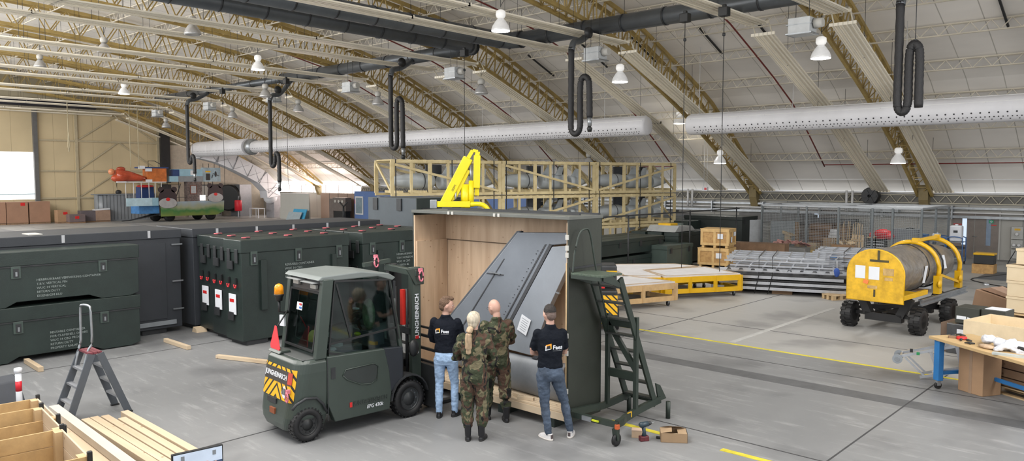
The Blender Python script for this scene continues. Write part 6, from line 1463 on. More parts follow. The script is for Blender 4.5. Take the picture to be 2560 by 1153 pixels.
# cardboard box under bench
t = thing('cardboard_box', 'tall plain cardboard box standing under the workbench', 'box', (-2.86, 14.75, 0), R(-30)); MB().b2((-.24, -.2, 0), (.24, .2, .78)).build('body', card, t, .01); MB().b2((-.03, -.203, 0), (.03, -.2, .78)).build('tape', mat('tape brown', (.30, .20, .13), .4), t)
t = thing('timber_stack', 'dark brown timber boards on a pallet under the right part of the workbench', 'timber', (-1.9, 14.9, 0), R(-30)); m = MB()
for k in range(4): m.b2((-.75, -.35, .16+k*.15), (.9, .35, .29+k*.15))
m.split('board', oldwood, t); pallet(-1.9, 14.9, R(-30), 'wooden pallet under the dark timber boards by the workbench', 0, W=1.5, D=.7)
# open pine box
t = thing('pine_box', 'open shallow pine box behind the workbench', 'box', (-2.5, 16.6, 0), R(-12)); W_, D_, H0, H1 = 1.7, 1.1, .62, .96; pb = mat('pale ply', (.62, .50, .33), .6, 0, .08, 4)
m = MB(); m.b2((-W_/2, -D_/2, H0), (W_/2, -D_/2+.03, H1)); m.b2((-W_/2, D_/2-.03, H0), (W_/2, D_/2, H1)); m.b2((-W_/2, -D_/2+.03, H0), (-W_/2+.03, D_/2-.03, H1)); m.b2((W_/2-.03, -D_/2+.03, H0), (W_/2, D_/2-.03, H1)); m.split('side_board', pb, t); MB().b2((-W_/2+.03, -D_/2+.03, H0), (W_/2-.03, D_/2-.03, H0+.02)).build('bottom', pb, t)
MB().tube([(.25*math.cos(a), .15*math.sin(a), H0+.06) for a in [R(300)*k/16 for k in range(17)]], .03, 8).build('brown_hose', oldwood, t); MB().b2((-W_/2, -D_/2, 0), (W_/2, D_/2, H0)).build('base_box', oldwood, t)
# pale boxes tower
pb2 = wood('birch ply', (.66, .55, .38), (.58, .46, .30), (.3, 1, 1), .6, False)
for k, (z, w, dx, s) in enumerate(((.58, 1.15, 0, '1EK362-4'), (.94, 1.15, 0, '1EK352-4'), (1.30, 1.15, -.02, '1EK391-3'), (1.68, .95, .06, '15502'))):
    t = thing('birch_box', 'pale plywood box with black stencil, %s of the tower at the right edge' % ('lowest', 'second lowest', 'third from bottom', 'topmost')[k], 'box', (-2.75+dx, 20.6, z), R(-14), 'pale plywood boxes in the tower at the right edge')
    MB().b2((-w/2-.1, -.35, 0), (w/2, .35, .33)).build('body', pb2, t, .004); MB().b2((-w/2-.115, -.365, .30), (w/2+.015, .365, .355)).build('lid', pb2, t, .004); text(s, .085, mat('stencil dark', (.12, .09, .06), .8), t, (.0, -.353, .17), (PI/2, 0, 0))
pallet(-2.75, 20.6, R(-14), 'wooden pallet below the tower of pale plywood boxes', .42, W=1.4, D=.9)
MB_ = MB(); tag(MB().b2((-3.45, 20.3, 0), (-2.05, 21.0, .42)).build('timber_bearer', oldwood), 'brown timber block carrying the pallet of pale plywood boxes', 'timber')
# dark boxes and cartons left of it
t = thing('wrapped_carton', 'large dark film wrapped carton with a white label behind the workbench', 'box', (-3.62, 18.0, 0), R(-8)); MB().b2((-.40, -.35, .0), (.55, .4, .62)).build('body', mat('dark film', (.06, .062, .066), .25, 0, .2, 6, .3, 12), t, .015); MB().b2((-.2, -.356, .42), (0, -.35, .52)).build('label', paper, t); MB().b2((-.55, -.25, 0), (-.40, .4, .6)).build('brown_side', mat('brown side', (.14, .09, .06), .7), t)
for k, (x, lab) in enumerate(((-3.68, 'black carton with white tape on top of the wrapped carton, left one'), (-3.22, 'black carton with white label sheet on its lid, right one'))):
    t = thing('black_carton', lab, 'box', (x, 18.0, .63), R(-8), 'black cartons on the wrapped carton'); MB().b2((-.22, -.25, 0), (.22, .25, .34)).build('body', mat('black green carton', (.035, .037, .03), .5), t, .01)
    if k: MB().b2((-.17, -.2, .341), (.2, .2, .345)).build('label', paper, t)
    else: m = MB(); m.box((-.1, -.253, .12), (.18, .004, .07)); m.box((.08, -.253, .08), (.16, .004, .10), Euler((0, .2, 0))); m.split('label', paper, t)
t = thing('cardboard_box', 'large tilted brown carton with open flap beside the tower of pale boxes', 'box', (-3.75, 21.8, 0), R(-20)); MB().prism([(-.7, 0), (.6, 0), (.6, .62), (-.55, .86)], -.3, .35, 'y').build('body', mat('carton red brown', (.36, .23, .15), .8, 0, .1, 3), t); MB().prism([(-.5, .88), (.6, .64), (.55, .70), (-.25, .94)], -.2, .3, 'y').build('flap', mat('carton flap', (.45, .30, .22), .8), t)
t = thing('cardboard_sheet', 'pale pink cardboard sheet lying behind the dark cartons', 'cardboard', (-4.55, 22.0, 0), R(10)); MB().prism([(-.4, 0), (.5, 0), (.2, .35)], -.2, .3, 'y').build('sheet', mat('pinkish card', (.50, .38, .31), .8), t)
# yellow lidded black crate on a wooden box near door
t = thing('tool_crate', 'black crate with yellow lid on a small plywood box in front of the double door', 'crate', (-6.50, 33.6, .36)); MB().b2((-.33, -.25, 0), (.33, .25, .34)).build('body', blackplast, t, .02); MB().b2((-.35, -.27, .34), (.35, .27, .42)).build('lid', yellow, t, .02)
tag(MB().b2((-6.87, 33.3, 0), (-6.15, 33.88, .355)).build('plywood_box', osb), 'small plywood box under the yellow lidded crate', 'box')
m = MB(); m.tube(spline([(-6.45, 39.3, .5), (-6.5, 38.0, .02), (-6.2, 36.5, .015), (-5.7, 34.2, .015), (-6.0, 32.8, .015), (-6.4, 31, .015), (-4.9, 29.5, .015), (-3.5, 29.2, .015)], 5), .018, 6); tag(m.build('power_cable', blackplast), 'black power cable lying across the floor from the wall cabinets', 'cable')
tag(MB().lathe([(0, .1), (.03, .1), (.08, .05), (.1, .01)], (-5.7, 29.8, .0), n=16).build('steel_dome', alu), 'small shiny metal dome lying on the floor right of the yellow trailer', 'dome')
tag(MB().b2((-6.4, 31.5, 0), (-3.2, 34.3, .012)).build('floor_mat', mat('mat grey', (.10, .11, .125), .6)), 'dark grey rectangular floor mat beyond the yellow trailer', 'mat')
# ================================================================ wire cage and what it holds
mesh_m, nt, b = newmat('wire mesh'); N = nt.nodes.new; L = nt.links.new
tc = N('ShaderNodeTexCoord'); sp = N('ShaderNodeSeparateXYZ'); L(tc.outputs['Object'], sp.inputs[0])
ad = N('ShaderNodeMath'); ad.operation = 'ADD'; L(sp.outputs[0], ad.inputs[0]); L(sp.outputs[1], ad.inputs[1])
def stripes(src):
    a = N('ShaderNodeMath'); a.operation = 'MULTIPLY'; a.inputs[1].default_value = 14; L(src, a.inputs[0]); f = N('ShaderNodeMath'); f.operation = 'FRACT'; L(a.outputs[0], f.inputs[0]); g = N('ShaderNodeMath'); g.operation = 'LESS_THAN'; g.inputs[1].default_value = .14; L(f.outputs[0], g.inputs[0]); return g.outputs[0]
mxm = N('ShaderNodeMath'); mxm.operation = 'MAXIMUM'; L(stripes(ad.outputs[0]), mxm.inputs[0]); L(stripes(sp.outputs[2]), mxm.inputs[1])
tr = N('ShaderNodeBsdfTransparent'); mxs = N('ShaderNodeMixShader'); L(mxm.outputs[0], mxs.inputs[0]); L(tr.outputs[0], mxs.inputs[1]); L(b.outputs[0], mxs.inputs[2]); b.inputs['Base Color'].default_value = (.30, .32, .33, 1)
L(mxs.outputs[0], nt.nodes['Material Output'].inputs[0])
cg = mat('cage grey', (.16, .18, .19), .4, .3)
t = thing('wire_cage', 'grey steel wire mesh storage cage along the far wall', 'cage', (0, 0, 0))
CX0, CX1, CY0, CY1, CZ = -15.7, -8.9, 34.2, 38.4, 2.35
m = MB(); xs = [CX0, -13.6, -12.2, -10.8, -10.0, CX1]
for x in xs: m.b2((x-.04, CY0-.04, 0), (x+.04, CY0+.04, CZ))
for x in (CX0, -12.2, CX1): m.b2((x-.04, CY1-.04, 0), (x+.04, CY1+.04, CZ))
for y in (36.3,): m.b2((CX0-.04, y-.04, 0), (CX0+.04, y+.04, CZ)); m.b2((CX1-.04, y-.04, 0), (CX1+.04, y+.04, CZ))
m.split('post', cg, t)
m = MB()
for y in (CY0, CY1, 36.3): m.b2((CX0, y-.03, CZ-.03), (CX1, y+.03, CZ+.05))
for x in (CX0, -12.2, CX1): m.b2((x-.03, CY0, CZ-.03), (x+.03, CY1, CZ+.05))
m.split('top_rail', mat('rail light grey', (.38, .40, .42), .35, .4), t)
for (a, b_) in (((CX0, CY0), (CX1, CY0)), ((CX0, CY0), (CX0, CY1)), ((CX1, CY0), (CX1, CY1))):
    m = MB(); m.quad((*a, .05), (*b_, .05), (*b_, CZ), (*a, CZ)); m.build('mesh_panel', mesh_m, t)
m = MB(); m.quad((CX0, CY0, CZ), (CX1, CY0, CZ), (CX1, CY1, CZ), (CX0, CY1, CZ)); m.build('mesh_panel', mesh_m, t)
def bx(name, lab, cat, x, y, z, W, D, H_, mt, rz=0, grp=None, lid=None, bev=.01):
    t = thing(name, lab, cat, (x, y, z), R(rz), grp); MB().b2((-W/2, -D/2, 0), (W/2, D/2, H_)).build('body', mt, t, bev)
    if lid: MB().b2((-W/2-.01, -D/2-.01, H_), (W/2+.01, D/2+.01, H_+.03)).build('lid', lid, t)
    return t
dwood = mat('dark slatted wood', (.13, .08, .05), .7, 0, .25, 4); cards = mat('carton mid', (.38, .26, .15), .8, 0, .1, 4)
CAGE0 = set(C.objects)
bx('metal_sheet', 'pale grey upright panel leaning at the left corner of the wire cage', 'panel', -15.95, 33.6, 0, .06, 1.0, 1.65, mat('pale panel', (.46, .48, .50), .35), -30)
bx('metal_sheet', 'grey upright metal panel just inside the left corner of the wire cage', 'panel', -14.9, 34.6, 0, .06, 1.2, 1.6, mat('mid panel', (.26, .29, .30), .35, .3), -40)
bx('metal_cabinet', 'small grey green cabinet left of the pale upright panel', 'cabinet', -16.6, 33.5, 0, .6, .6, 1.25, mat('cabinet green grey', (.17, .19, .18), .5), 0, lid=offwhite)
t = bx('cardboard_box', 'stack of brown cartons with dark print inside the cage at left', 'box', -14.15, 35.6, .55, .55, .5, .95, cards, 0); MB().b2((-.2, -.26, .62), (.1, -.25, .7)).b2((-.2, -.26, .15), (.1, -.25, .3)).build('print', darkm, t)
bx('cardboard_box', 'wide low carton under the brown printed cartons in the cage', 'box', -14.1, 35.5, 0, 1.1, .7, .54, cards)
t = thing('cardboard_box', 'opened carton with raised pale flaps inside the left part of the cage', 'box', (-13.9, 34.75, .52)); MB().b2((-.12, -.12, 0), (.12, .12, .45)).build('body', mat('pale carton', (.52, .40, .25), .8), t); MB().prism([(-.42, .55), (.25, .38), (.32, .40), (-.36, .72)], -.2, .2, 'y').build('flap', MATS['pale carton'], t)
t = bx('slatted_crate', 'dark brown slatted crate standing inside the middle of the cage', 'crate', -12.75, 36.6, .0, 1.0, .9, 1.45, dwood); m = MB()
for k in range(5): m.b2((-.51, -.47, .1+k*.27), (.51, -.45, .3+k*.27))
m.split('slat', oldwood, t)
t = bx('slatted_crate', 'second dark brown slatted crate to the right inside the cage', 'crate', -11.85, 36.8, .0, .7, .8, 1.35, dwood, grp=None); m = MB()
for k in range(5): m.b2((-.36, -.42, .1+k*.24), (.36, -.40, .26+k*.24))
m.split('slat', oldwood, t)
t = thing('scrap_bin', 'low grey bin heaped with red and white packaging scraps in front of the cage', 'bin', (-13.5, 32.9, 0), R(5)); MB().b2((-.9, -.4, 0), (1.3, .4, .55)).build('body', mat('bin grey', (.22, .22, .21), .5), t, .02)
m = MB()
for k in range(9): m.box((-.1+k*.17, random.uniform(-.2, .2), .68+random.random()*.14), (.34, .22, .03), Euler((random.uniform(-.6, .6), random.uniform(-.7, .7), random.random()*3)))
o = m.build('packaging_scrap', mat('scrap red white', (.42, .22, .20), .7, 0, .8, 4), t); o['kind'] = 'stuff'; MB().box((-.6, -.1, .62), (.6, .5, .03), Euler((0, .1, .2))).build('white_sheet', paper, t)
for k, (x, y, w, h, mt, lab) in enumerate(((-11.5, 34.6, .5, .9, cards, 'tall carton with open lid right of the scrap bin'), (-12.6, 34.9, .5, .62, MATS['pale carton'], 'pale carton inside the cage behind the scrap bin'), (-12.15, 33.5, .34, .42, mat('straw', (.46, .34, .14), .8), 'straw coloured parcel on the floor in front of the cage'))): bx('cardboard_box', lab, 'box', x, y, 0, w, w*.8, h, mt)
for k in range(3): bx('white_carton', 'stack of small white cartons on the tall carton, %s one' % ('lowest', 'middle', 'top')[k], 'box', -11.35, 34.7, .92+k*.13, .42-.05*k, .3, .125, mat('white carton', (.55, .56, .58), .6), k*8, 'small white cartons stacked in the cage')
t = thing('timber_offcuts', 'bundle of pale narrow boards standing against the cage mesh', 'boards', (-10.75, 34.95, .1), 0); m = MB()
for k in range(11): x = -.5+k*.11; m.beam((x, 0, .0), (x+random.uniform(-.05, .05), .12, 1.45+random.random()*.12), .045, .02)
m.split('board', pine, t)
t = thing('timber_offcuts', 'white pale boards leaning right of the tall carton', 'boards', (-11.05, 34.0, 0), 0); m = MB()
for k in range(3): m.beam((k*.09-.1, 0, 0), (k*.09-.1, .1, .95+.05*k), .05, .02)
m.split('board', mat('pale board', (.60, .54, .44), .7), t)
t = bx('scrap_crate', 'brown slatted crate full of torn cartons at the front of the cage', 'crate', -10.45, 33.9, 0, .95, .6, .72, mat('crate brown', (.28, .17, .09), .7, 0, .2, 3)); m = MB()
for k in range(5): m.box((-.3+k*.15, random.uniform(-.1, .1), .8), (.26, .2, .02), Euler((random.uniform(-1, 1), random.uniform(-.8, .8), k)))
o = m.build('torn_carton', MATS['pale carton'], t); o['kind'] = 'stuff'
t = bx('plastic_jug', 'blue plastic canister on the floor before the brown slatted crate', 'canister', -10.75, 33.3, 0, .26, .2, .32, mat('jug blue', (.02, .2, .6), .4), bev=.04); MB().cyl((0, 0, .3), (0, 0, .37), .04, n=10).build('cap', paper, t)
bx('white_carton', 'small white box right of the blue plastic canister', 'box', -10.42, 33.3, 0, .2, .15, .2, MATS['white carton'])
t = thing('pallet', 'narrow pale pallet leaning upright beside the red tool cart', 'pallet', (-9.75, 33.8, 0), R(-8)); m = MB()
for k in range(4): m.beam((-.24+k*.14, 0, 0), (-.36+k*.14, .25, 1.15), .09, .02)
m.beam((-.4, .15, .95), (.1, .15, .9), .02, .09); m.beam((-.3, .05, .3), (.2, .05, .25), .02, .09); m.split('board', pine, t)
for k, (x, lab) in enumerate(((-9.35, 'black tool cabinet with thin silver drawers left of the red cover'), (-8.95, 'black tool cabinet with thin silver drawers under the red cover'))):
    t = bx('tool_cabinet', lab, 'cabinet', x, 34.65, .05, .42, .4, .95, blackplast, 0, 'black tool cabinets with silver drawers'); m = MB()
    for j in range(7): m.b2((-.19, -.215, .08+j*.12), (.19, -.2, .12+j*.12))
    m.split('drawer_edge', alu, t); MB().b2((-.2, -.19, .95), (.2, .19, 1.0)).build('tray', red if k else pine, t)
t = thing('red_cover', 'bright red padded cover lying over the black tool cabinets', 'cover', (-8.85, 34.6, 1.06)); m = MB(); m.ell((0, 0, .16), (.38, .26, .20), 12, 8); m.ell((.3, -.1, .06), (.2, .2, .14), 10, 6); m.build('cloth', mat('cover red', (.58, .02, .03), .5, 0, .2, 6, .4, 20), t); MB().ell((-.5, 0, .08), (.07, .07, .12), 8, 6).build('red_bottle', red, t)
t = bx('steel_cabinet', 'grey blue steel cabinet behind the yellow trailer', 'cabinet', -7.95+.1, 34.9, 0, 1.05, .6, 1.45, mat('steel cabinet', (.16, .18, .20), .4)); MB().b2((-.2, -.31, .7), (0, -.3, .74)).build('handle', darkm, t); MB().tube([(.0, 0, 1.46), (.1, .1, 1.5), (.3, 0, 1.46)], .03, 6).build('hose_piece', blackplast, t)
bx('blue_bin', 'blue plastic bin with square opening right of the grey steel cabinet', 'bin', -7.25, 35.4, .55, .4, .4, .65, mat('bin blue', (.03, .13, .34), .5), lid=mat('bin lid', (.04, .16, .4), .5)); bx('bin_stand', 'low dark stand carrying the blue plastic bin', 'stand', -7.25, 35.4, 0, .5, .5, .54, darkm)
for o in list(C.objects):
    if o not in CAGE0 and o.parent is None: o.location.x -= ((.95+(o.location.x+14.15)*.16) if o.location.x > -14.6 else .2); o.location.y += .55
# trolley carts with blue tube frames
for k, (x, y, lab) in enumerate(((-9.12+.35, 36.4, 'blue tube framed cart with white canisters behind the yellow trailer, left one'), (-8.12, 36.4, 'blue tube framed cart with a big white canister on top, right one'))):
    t = thing('tube_cart', lab, 'cart', (x, y, 0), 0, 'blue tube framed carts'); m = MB()
    for yy in (-.3, .3):
        m.tube(spline([(-.3, yy, .1), (-.3, yy, 1.0), (-.26, yy, 1.12), (0, yy, 1.16), (.26, yy, 1.12), (.3, yy, 1.0), (.3, yy, .1)], 3), .022, 6)
    m.split('tube_frame', mat('tube blue', (.05, .13, .32), .4), t); m = MB()
    for z in (.25, .6, .92): m.b2((-.29, -.29, z), (.29, .29, z+.03))
    m.split('shelf', greym, t); MB().b2((-.28, -.25, .62), (.28, .2, .74)).build('grey_case', darkm, t); m = MB()
    for xx in (-.27, .27):
        for yy in (-.27, .27): m.lathe([(-.02, .06), (.02, .06)], (xx, yy, .06), (1, 0, 0), 10)
    m.split('caster', black, t)
for x, z, w, h, lab in ((-8.12, .96, .46, .66, 'large white canister with dark label on the right tube cart'), (-8.87, .96, .28, .3, 'small white canister on the left tube cart')):
    t = bx('canister', lab, 'canister', x, 36.4, z, w, .35, h, paper, bev=.05); MB().b2((-.08, -.18, h*.55), (.08, -.176, h*.7)).build('label', darkm, t); MB().cyl((0, 0, h), (0, 0, h+.06), .06, n=12).build('cap', paper, t)
# guard rail (dark) along the gallery behind the racks
t = thing('guard_rail', 'dark thin guard rail standing between the crate and the timber racks at right', 'railing', (0, 0, 0)); m = MB()
m.beam((-15.2, 18.0, 2.3), (-16.5, 33.5, 2.2), .05, .05); m.build('top_bar', darkm, t); m = MB()
for f in (.03, .33, .66, .98): x = -15.2-1.3*f; y = 18+15.5*f; m.cyl((x, y, 0), (x, y, 2.28), .03, n=8)
m.split('post', darkm, t)
# ================================================================ carnival trolley at far left
t = thing('carnival_trolley', 'tall painted carnival float on rubber wheels with blue panels and orange figure deck', 'parade float', (-64.0, 27.0, 0))
def fb(name, y0, y1, z0, z1, mt, x0=-.1, x1=0, par=None): return MB().b2((x0, y0, z0), (x1, y1, z1)).build(name, mt, par or t)
lb = mat('float light blue', (.28, .47, .58), .5, 0, .12, 1.2); lb2 = mat('float sky', (.30, .40, .46), .5, 0, .3, 1.5); dbl = mat('float dark blue', (.02, .05, .16), .5)
grass = newmat('painted meadow'); m_, nt, b = grass; N = nt.nodes.new; L = nt.links.new; tc = N('ShaderNodeTexCoord'); sp = N('ShaderNodeSeparateXYZ'); L(tc.outputs['Object'], sp.inputs[0]); ns = N('ShaderNodeTexNoise'); ns.inputs['Scale'].default_value = 1.3; L(tc.outputs['Object'], ns.inputs['Vector']); am = N('ShaderNodeMath'); am.operation = 'MULTIPLY_ADD'; am.inputs[1].default_value = .7; L(ns.outputs[0], am.inputs[0]); L(sp.outputs[2], am.inputs[2]); rr = N('ShaderNodeValToRGB'); e = rr.color_ramp.elements; e[0].position = .45; e[0].color = (.16, .22, .05, 1); e[1].position = 1.0; e[1].color = (.28, .35, .42, 1); n_ = e.new(.62); n_.color = (.05, .18, .05, 1); n_ = e.new(.78); n_.color = (.30, .32, .20, 1); mm = N('ShaderNodeMath'); mm.operation = 'MULTIPLY'; mm.inputs[1].default_value = .5; L(am.outputs[0], mm.inputs[0]); L(mm.outputs[0], rr.inputs[0]); L(rr.outputs[0], b.inputs['Base Color'])
p_ = MB().prism([(-.2, .45), (4.6, .45), (5.2, .75), (5.25, 1.65), (-.2, 1.65)], -.05, .05, 'x').build('lower_panel', m_, t)
MB().b2((-2.4, -.2, .5), (-.1, 5.0, .7)).build('chassis', darkm, t)
for y in (.0, .65, 3.6, 4.2): MB().lathe([(-.15, .2), (-.15, .42), (.15, .42), (.15, .2)], (-.4 if y in (.65, 4.2) else -1.6, y, .42), (1, 0, 0), 20).build('wheel', black, t)
m = MB(); m.beam((-.4, -.2, .6), (-.2, -2.6, .22), .08, .08); m.beam((-1.4, -.2, .6), (-.2, -2.6, .22), .08, .08); m.beam((-.2, -2.6, .22), (-.2, -3.2, .2), .1, .08); m.build('tow_bar', darkm, t)
fb('brick_tower', 2.05, 3.35, 1.6, 3.3, lines_mat('painted brick', (.16, .12, .11), (.07, .06, .06), .11, 2, .02, .8, .5, 9), -.6, -.05)
o = fb('poster_frame', 2.3, 2.85, 2.25, 3.0, mat('frame brown', (.16, .05, .03), .5), -.05, .0); fb('poster', 2.36, 2.79, 2.31, 2.94, mat('poster grey', (.38, .40, .42), .6), 0, .01, o)
fb('balcony_band', 1.0, 3.4, 3.75, 4.35, lb, -.9, 0); fb('sloping_roof', 1.3, 3.4, 3.3, 3.76, greym, -.9, .05); fb('blue_side', .6, 1.3, 3.3, 3.76, lb, -.8, .03); fb('dark_blue_block', .9, 1.4, 3.75, 4.32, dbl, -.8, .02)
fb('orange_cabin', -1.2, .35, 3.3, 4.4, mat('float orange', (.50, .14, .03), .5, 0, .35, 2), -.9, 0); fb('deck_roof', -1.8, .5, 4.4, 4.5, dbl, -1.0, .05)
fb('gate_panel', 3.4, 5.0, 3.3, 4.5, lb2, -.3, 0); fb('doorway', 3.7, 4.05, 3.42, 4.0, blackplast, 0, .02); fb('yellow_letters', 3.65, 4.1, 4.1, 4.22, yellow, 0, .02)
o = fb('sign_board', 2.35, 2.7, 3.85, 4.25, paper, 0, .02)
m = MB(); m.ell((.03, 4.55, 3.95), (.02, .1, .25), 8, 5); m.beam((.03, 4.3, 4.0), (.03, 4.85, 3.8), .02, .05); m.beam((.03, 4.2, 3.6), (.03, 4.3, 3.9), .02, .05); m.build('painted_figures', darkm, t)
# rounded dark animal head boards (plain)
def headboard(y, z, s, nm):
    m = MB(); pts = [(y+s*.62*math.cos(a), z+s*.62*math.sin(a)) for a in [PI*k/10-.0 for k in range(11)]]
    m.prism([(y+.62*s, z-.55*s)]+pts+[(y-.62*s, z-.55*s)], .06, .10, 'x'); 
    for d in (-1, 1): m.lathe([(0, .2*s), (.04, .2*s)], (.06, y+d*.45*s, z+.55*s), (1, 0, 0), 14)
    o = m.build(nm, mat('board dark brown', (.035, .022, .025), .6), t)
    m = MB(); m.prism([(y+.62*s*math.cos(a), z-.38*s+.36*s*math.sin(a)) for a in [2*PI*k/18 for k in range(18)]], .10, .13, 'x'); m.build('muzzle', mat('board grey', (.36, .36, .37), .6), o)
    MB().prism([(y+.14*s*math.cos(a), z-.12*s+.12*s*math.sin(a)) for a in [2*PI*k/12 for k in range(12)]], .13, .16, 'x').build('nose', red, o)
headboard(.35, 2.0, 1.2, 'animal_board'); headboard(4.45, 2.35, 1.1, 'animal_board')
fb('blue_platform', -1.8, -.2, .7, 1.8, mat('platform blue', (.06, .20, .45), .5, 0, .3, 2), -2.0, -.3); fb('blue_figures', -1.4, -.3, 1.8, 2.9, dbl, -1.9, -1.0)
o = fb('name_board', -2.9, -.9, 1.35, 2.0, mat('board pale blue', (.42, .58, .66), .5), .0, .06); fb('board_return', -.9, -.15, 1.35, 2.0, lb, -.6, .04)
m = MB()
for y in (-2.9, -2.3, -1.7, -1.1, -.6, -.1): m.cyl((0, y, 2.0), (0, y, 3.3), .03, n=6)
m.beam((0, -2.9, 3.28), (0, .3, 3.28), .06, .08); m.split('post', white, t)
m = MB()
for y in (.4, 1.35, 3.55, 3.9, 4.3): m.cyl((-.05, y, 1.6), (-.05, y, 3.3), .025, n=6)
m.beam((-.05, .95, 1.6), (-.05, 1.5, 3.1), .05, .06); m.beam((-.05, .5, 2.0), (-.05, 4.5, 2.0), .03, .03); m.split('railing_post', darkm, t)
m = MB()
for y in (3.5, 4.0, 4.5, 4.95): m.cyl((-.1, y, 4.5), (-.1, y, 4.85), .02, n=6)
m.split('stub_post', darkm, t)
m = MB(); m.tube([(0, -1.1, 4.5), (0, -1.1, 5.0), (0, -.6, 5.0)], .03, 6); m.tube([(0, -.6, 5.0), (0, .3, 4.5)], .03, 6); m.split('roof_frame', darkm, t)
m = MB(); m.b2((0, -1.35, 4.15), (.08, -.85, 4.4)); m.b2((0, -1.35, 3.3), (.08, -.85, 3.5)); m.b2((.0, -3.6, 3.25), (.2, -2.9, 3.35)); m.b2((0, -1.9, 4.35), (.1, -1.4, 4.6)); m.split('white_board', paper, t)
MB().b2((.02, 3.1, 1.7), (.1, 3.55, 2.15)).build('lit_panel', mat('lit panel', (1, 1, 1), .5, emit=1.5), t)
m = MB(); m.ell((-.5, -1.2, 2.95), (.3, .7, .12), 10, 6); m.build('red_cushions', red, t)
f = thing('orange_figure', 'large glossy orange rocket like figure leaning on the upper deck of the float', 'sculpture', (-64.2, 24.0, 3.35)); om = mat('glossy orange', (.42, .07, .03), .2, 0, .35, 1.2)
m = MB(); m.tube([(0, -.6, .5), (0, -.2, .45), (0, .5, .40), (0, 1.4, .25), (0, 1.9, .2)], [.42, .50, .40, .22, .1], 14); m.ell((0, -.15, .98), (.25, .35, .18), 12, 8); m.ell((.1, -.5, .25), (.3, .45, .3), 12, 8); m.build('body', om, f); MB().ell((0, -.85, .75), (.2, .25, .25), 10, 6).build('head', mat('pale orange', (.65, .25, .12), .3), f)
# corrugated tank and boxes at the end wall
t = thing('metal_tank', 'large grey ribbed metal container with rounded corner by the beige end doors', 'container', (-69.2, 23.7, 0)); cor = lines_mat('corrugated grey', (.24, .26, .28), (.12, .13, .14), .28, 1, .07, .4, .1, 1)
m = MB(); m.b2((-1.0, .3, .1), (.55, 4.6, 2.2)); m.cyl((-.15, .6, .1), (-.15, .6, 2.2), .72, n=20); m.build('body', cor, t); MB().b2((-1.05, -.1, 2.2), (.65, 4.65, 2.27)).b2((-1.0, .2, 0), (.6, 4.6, .1)).build('rim', greym, t)
m = MB(); m.tube([(-.5, 1.8, 2.2), (-.5, 1.8, 3.3), (-.5, 2.4, 3.35), (-.5, 4.5, 3.35)], .09, 8); m.tube([(-.4, 5.2, 2.2), (-.4, 5.2, 3.1), (-.4, 7.3, 3.1)], .09, 8); m.split('vent_pipe', fr, t); MB().ell((-.4, 1.9, 2.4), (.2, .25, .2), 10, 6).build('motor', darkm, t)
brm = mat('fibre box brown', (.30, .17, .11), .7, 0, .1, 1)
for k, (y, w, lab) in enumerate(((15.5, 1.5, 'tall brown box at the left frame edge below the bright window'), (17.05, 1.45, 'tall brown box with red sticker, second from the left under the window'), (18.6, 1.45, 'tall brown box, third from the left under the window'))):
    t = thing('brown_box', lab, 'box', (-69.2, y, 0), 0, 'tall brown boxes below the bright window'); MB().b2((-.5, 0, .12), (.5, w, 1.75)).build('body', brm, t); MB().b2((-.5, 0, 0), (.5, w, .1)).build('pallet_base', oldwood, t)
    if k == 1: MB().b2((.5, .95, 1.45), (.51, 1.25, 1.68)).build('red_sticker', red, t)
for k, (y, w, h, mt, lab) in enumerate(((20.6, .9, 1.05, card, 'small carton load with red sticker left of the grey ribbed container'), (21.2, 1.15, .72, mat('plum film', (.16, .12, .12), .4), 'film wrapped dark load in front of the small carton'), (22.3, 1.1, .95, mat('plum dark', (.12, .10, .11), .5), 'dark stacked pallet load in the middle before the ribbed container'), (23.4, 1.15, .95, mat('tan load', (.33, .22, .16), .7), 'tan stacked pallet load with white cover next to the ribbed container'))):
    t = thing('pallet_load', lab, 'load', (-68.2 if k != 1 else -67.4, y-.3, 0), 0, 'small pallet loads by the end wall'); MB().b2((-.4, 0, .12), (.4, w, h)).build('body', mt, t); MB().b2((-.4, 0, 0), (.4, w, .1)).build('pallet_base', oldwood, t)
    if k in (0, 1): MB().b2((.4, .4, h-.35), (.41, .7, h-.15)).build('red_sticker', red, t)
    if k == 3: MB().box((0, w/2, h+.06), (.7, w, .1), Euler((.08, 0, 0))).build('white_cover', paper, t)
# annex corner things
t = thing('door_4', 'pale double door behind the carnival float', 'door', (-70.2, 33.5, 0)); t['kind'] = 'structure'; MB().b2((0, -1.6, 0), (.06, 1.6, 2.9)).build('door_leaf', offwhite, t); MB().b2((.06, -1.75, 2.9), (.1, 1.75, 3.0)).build('door_frame', darkm, t)
t = thing('round_opening', 'dark arched machine opening beside the silver drop duct', 'machine', (-69.3, 35.9, 0)); MB().lathe([(0, 1.25), (.5, 1.25), (.52, 1.1)], (0, -.3, 1.75), (0.6, -1, 0), 24).build('fan_ring', blackplast, t); MB().b2((-.6, 0, 0), (1.2, 1.2, 3.0)).build('housing', mat('housing grey', (.20, .21, .23), .4, .2), t)
t = thing('grey_cabinet', 'grey machine cabinet under the silver drop duct', 'cabinet', (-63.9, 37.0, 0)); MB().b2((-.7, -.4, 0), (.7, .4, 2.0)).build('body', mat('machine grey', (.28, .28, .30), .4), t, .03); MB().b2((-.3, -.42, 1.4), (.1, -.4, 1.6)).build('panel', darkm, t)
bx('white_cabinet', 'small white cabinet right of the grey machine cabinet', 'cabinet', -61.7, 36.9, 1.0, .9, .5, .95, paper); bx('white_cabinet', 'pale base cabinet standing below the small white cabinet', 'cabinet', -61.7, 36.9, 0, 1.1, .6, .99, offwhite)
t = thing('side_table', 'small white table in front of the grey machine cabinet', 'table', (-64.4, 35.6, 0)); MB().b2((-.8, -.35, .82), (.8, .35, .88)).build('table_top', paper, t); m = MB()
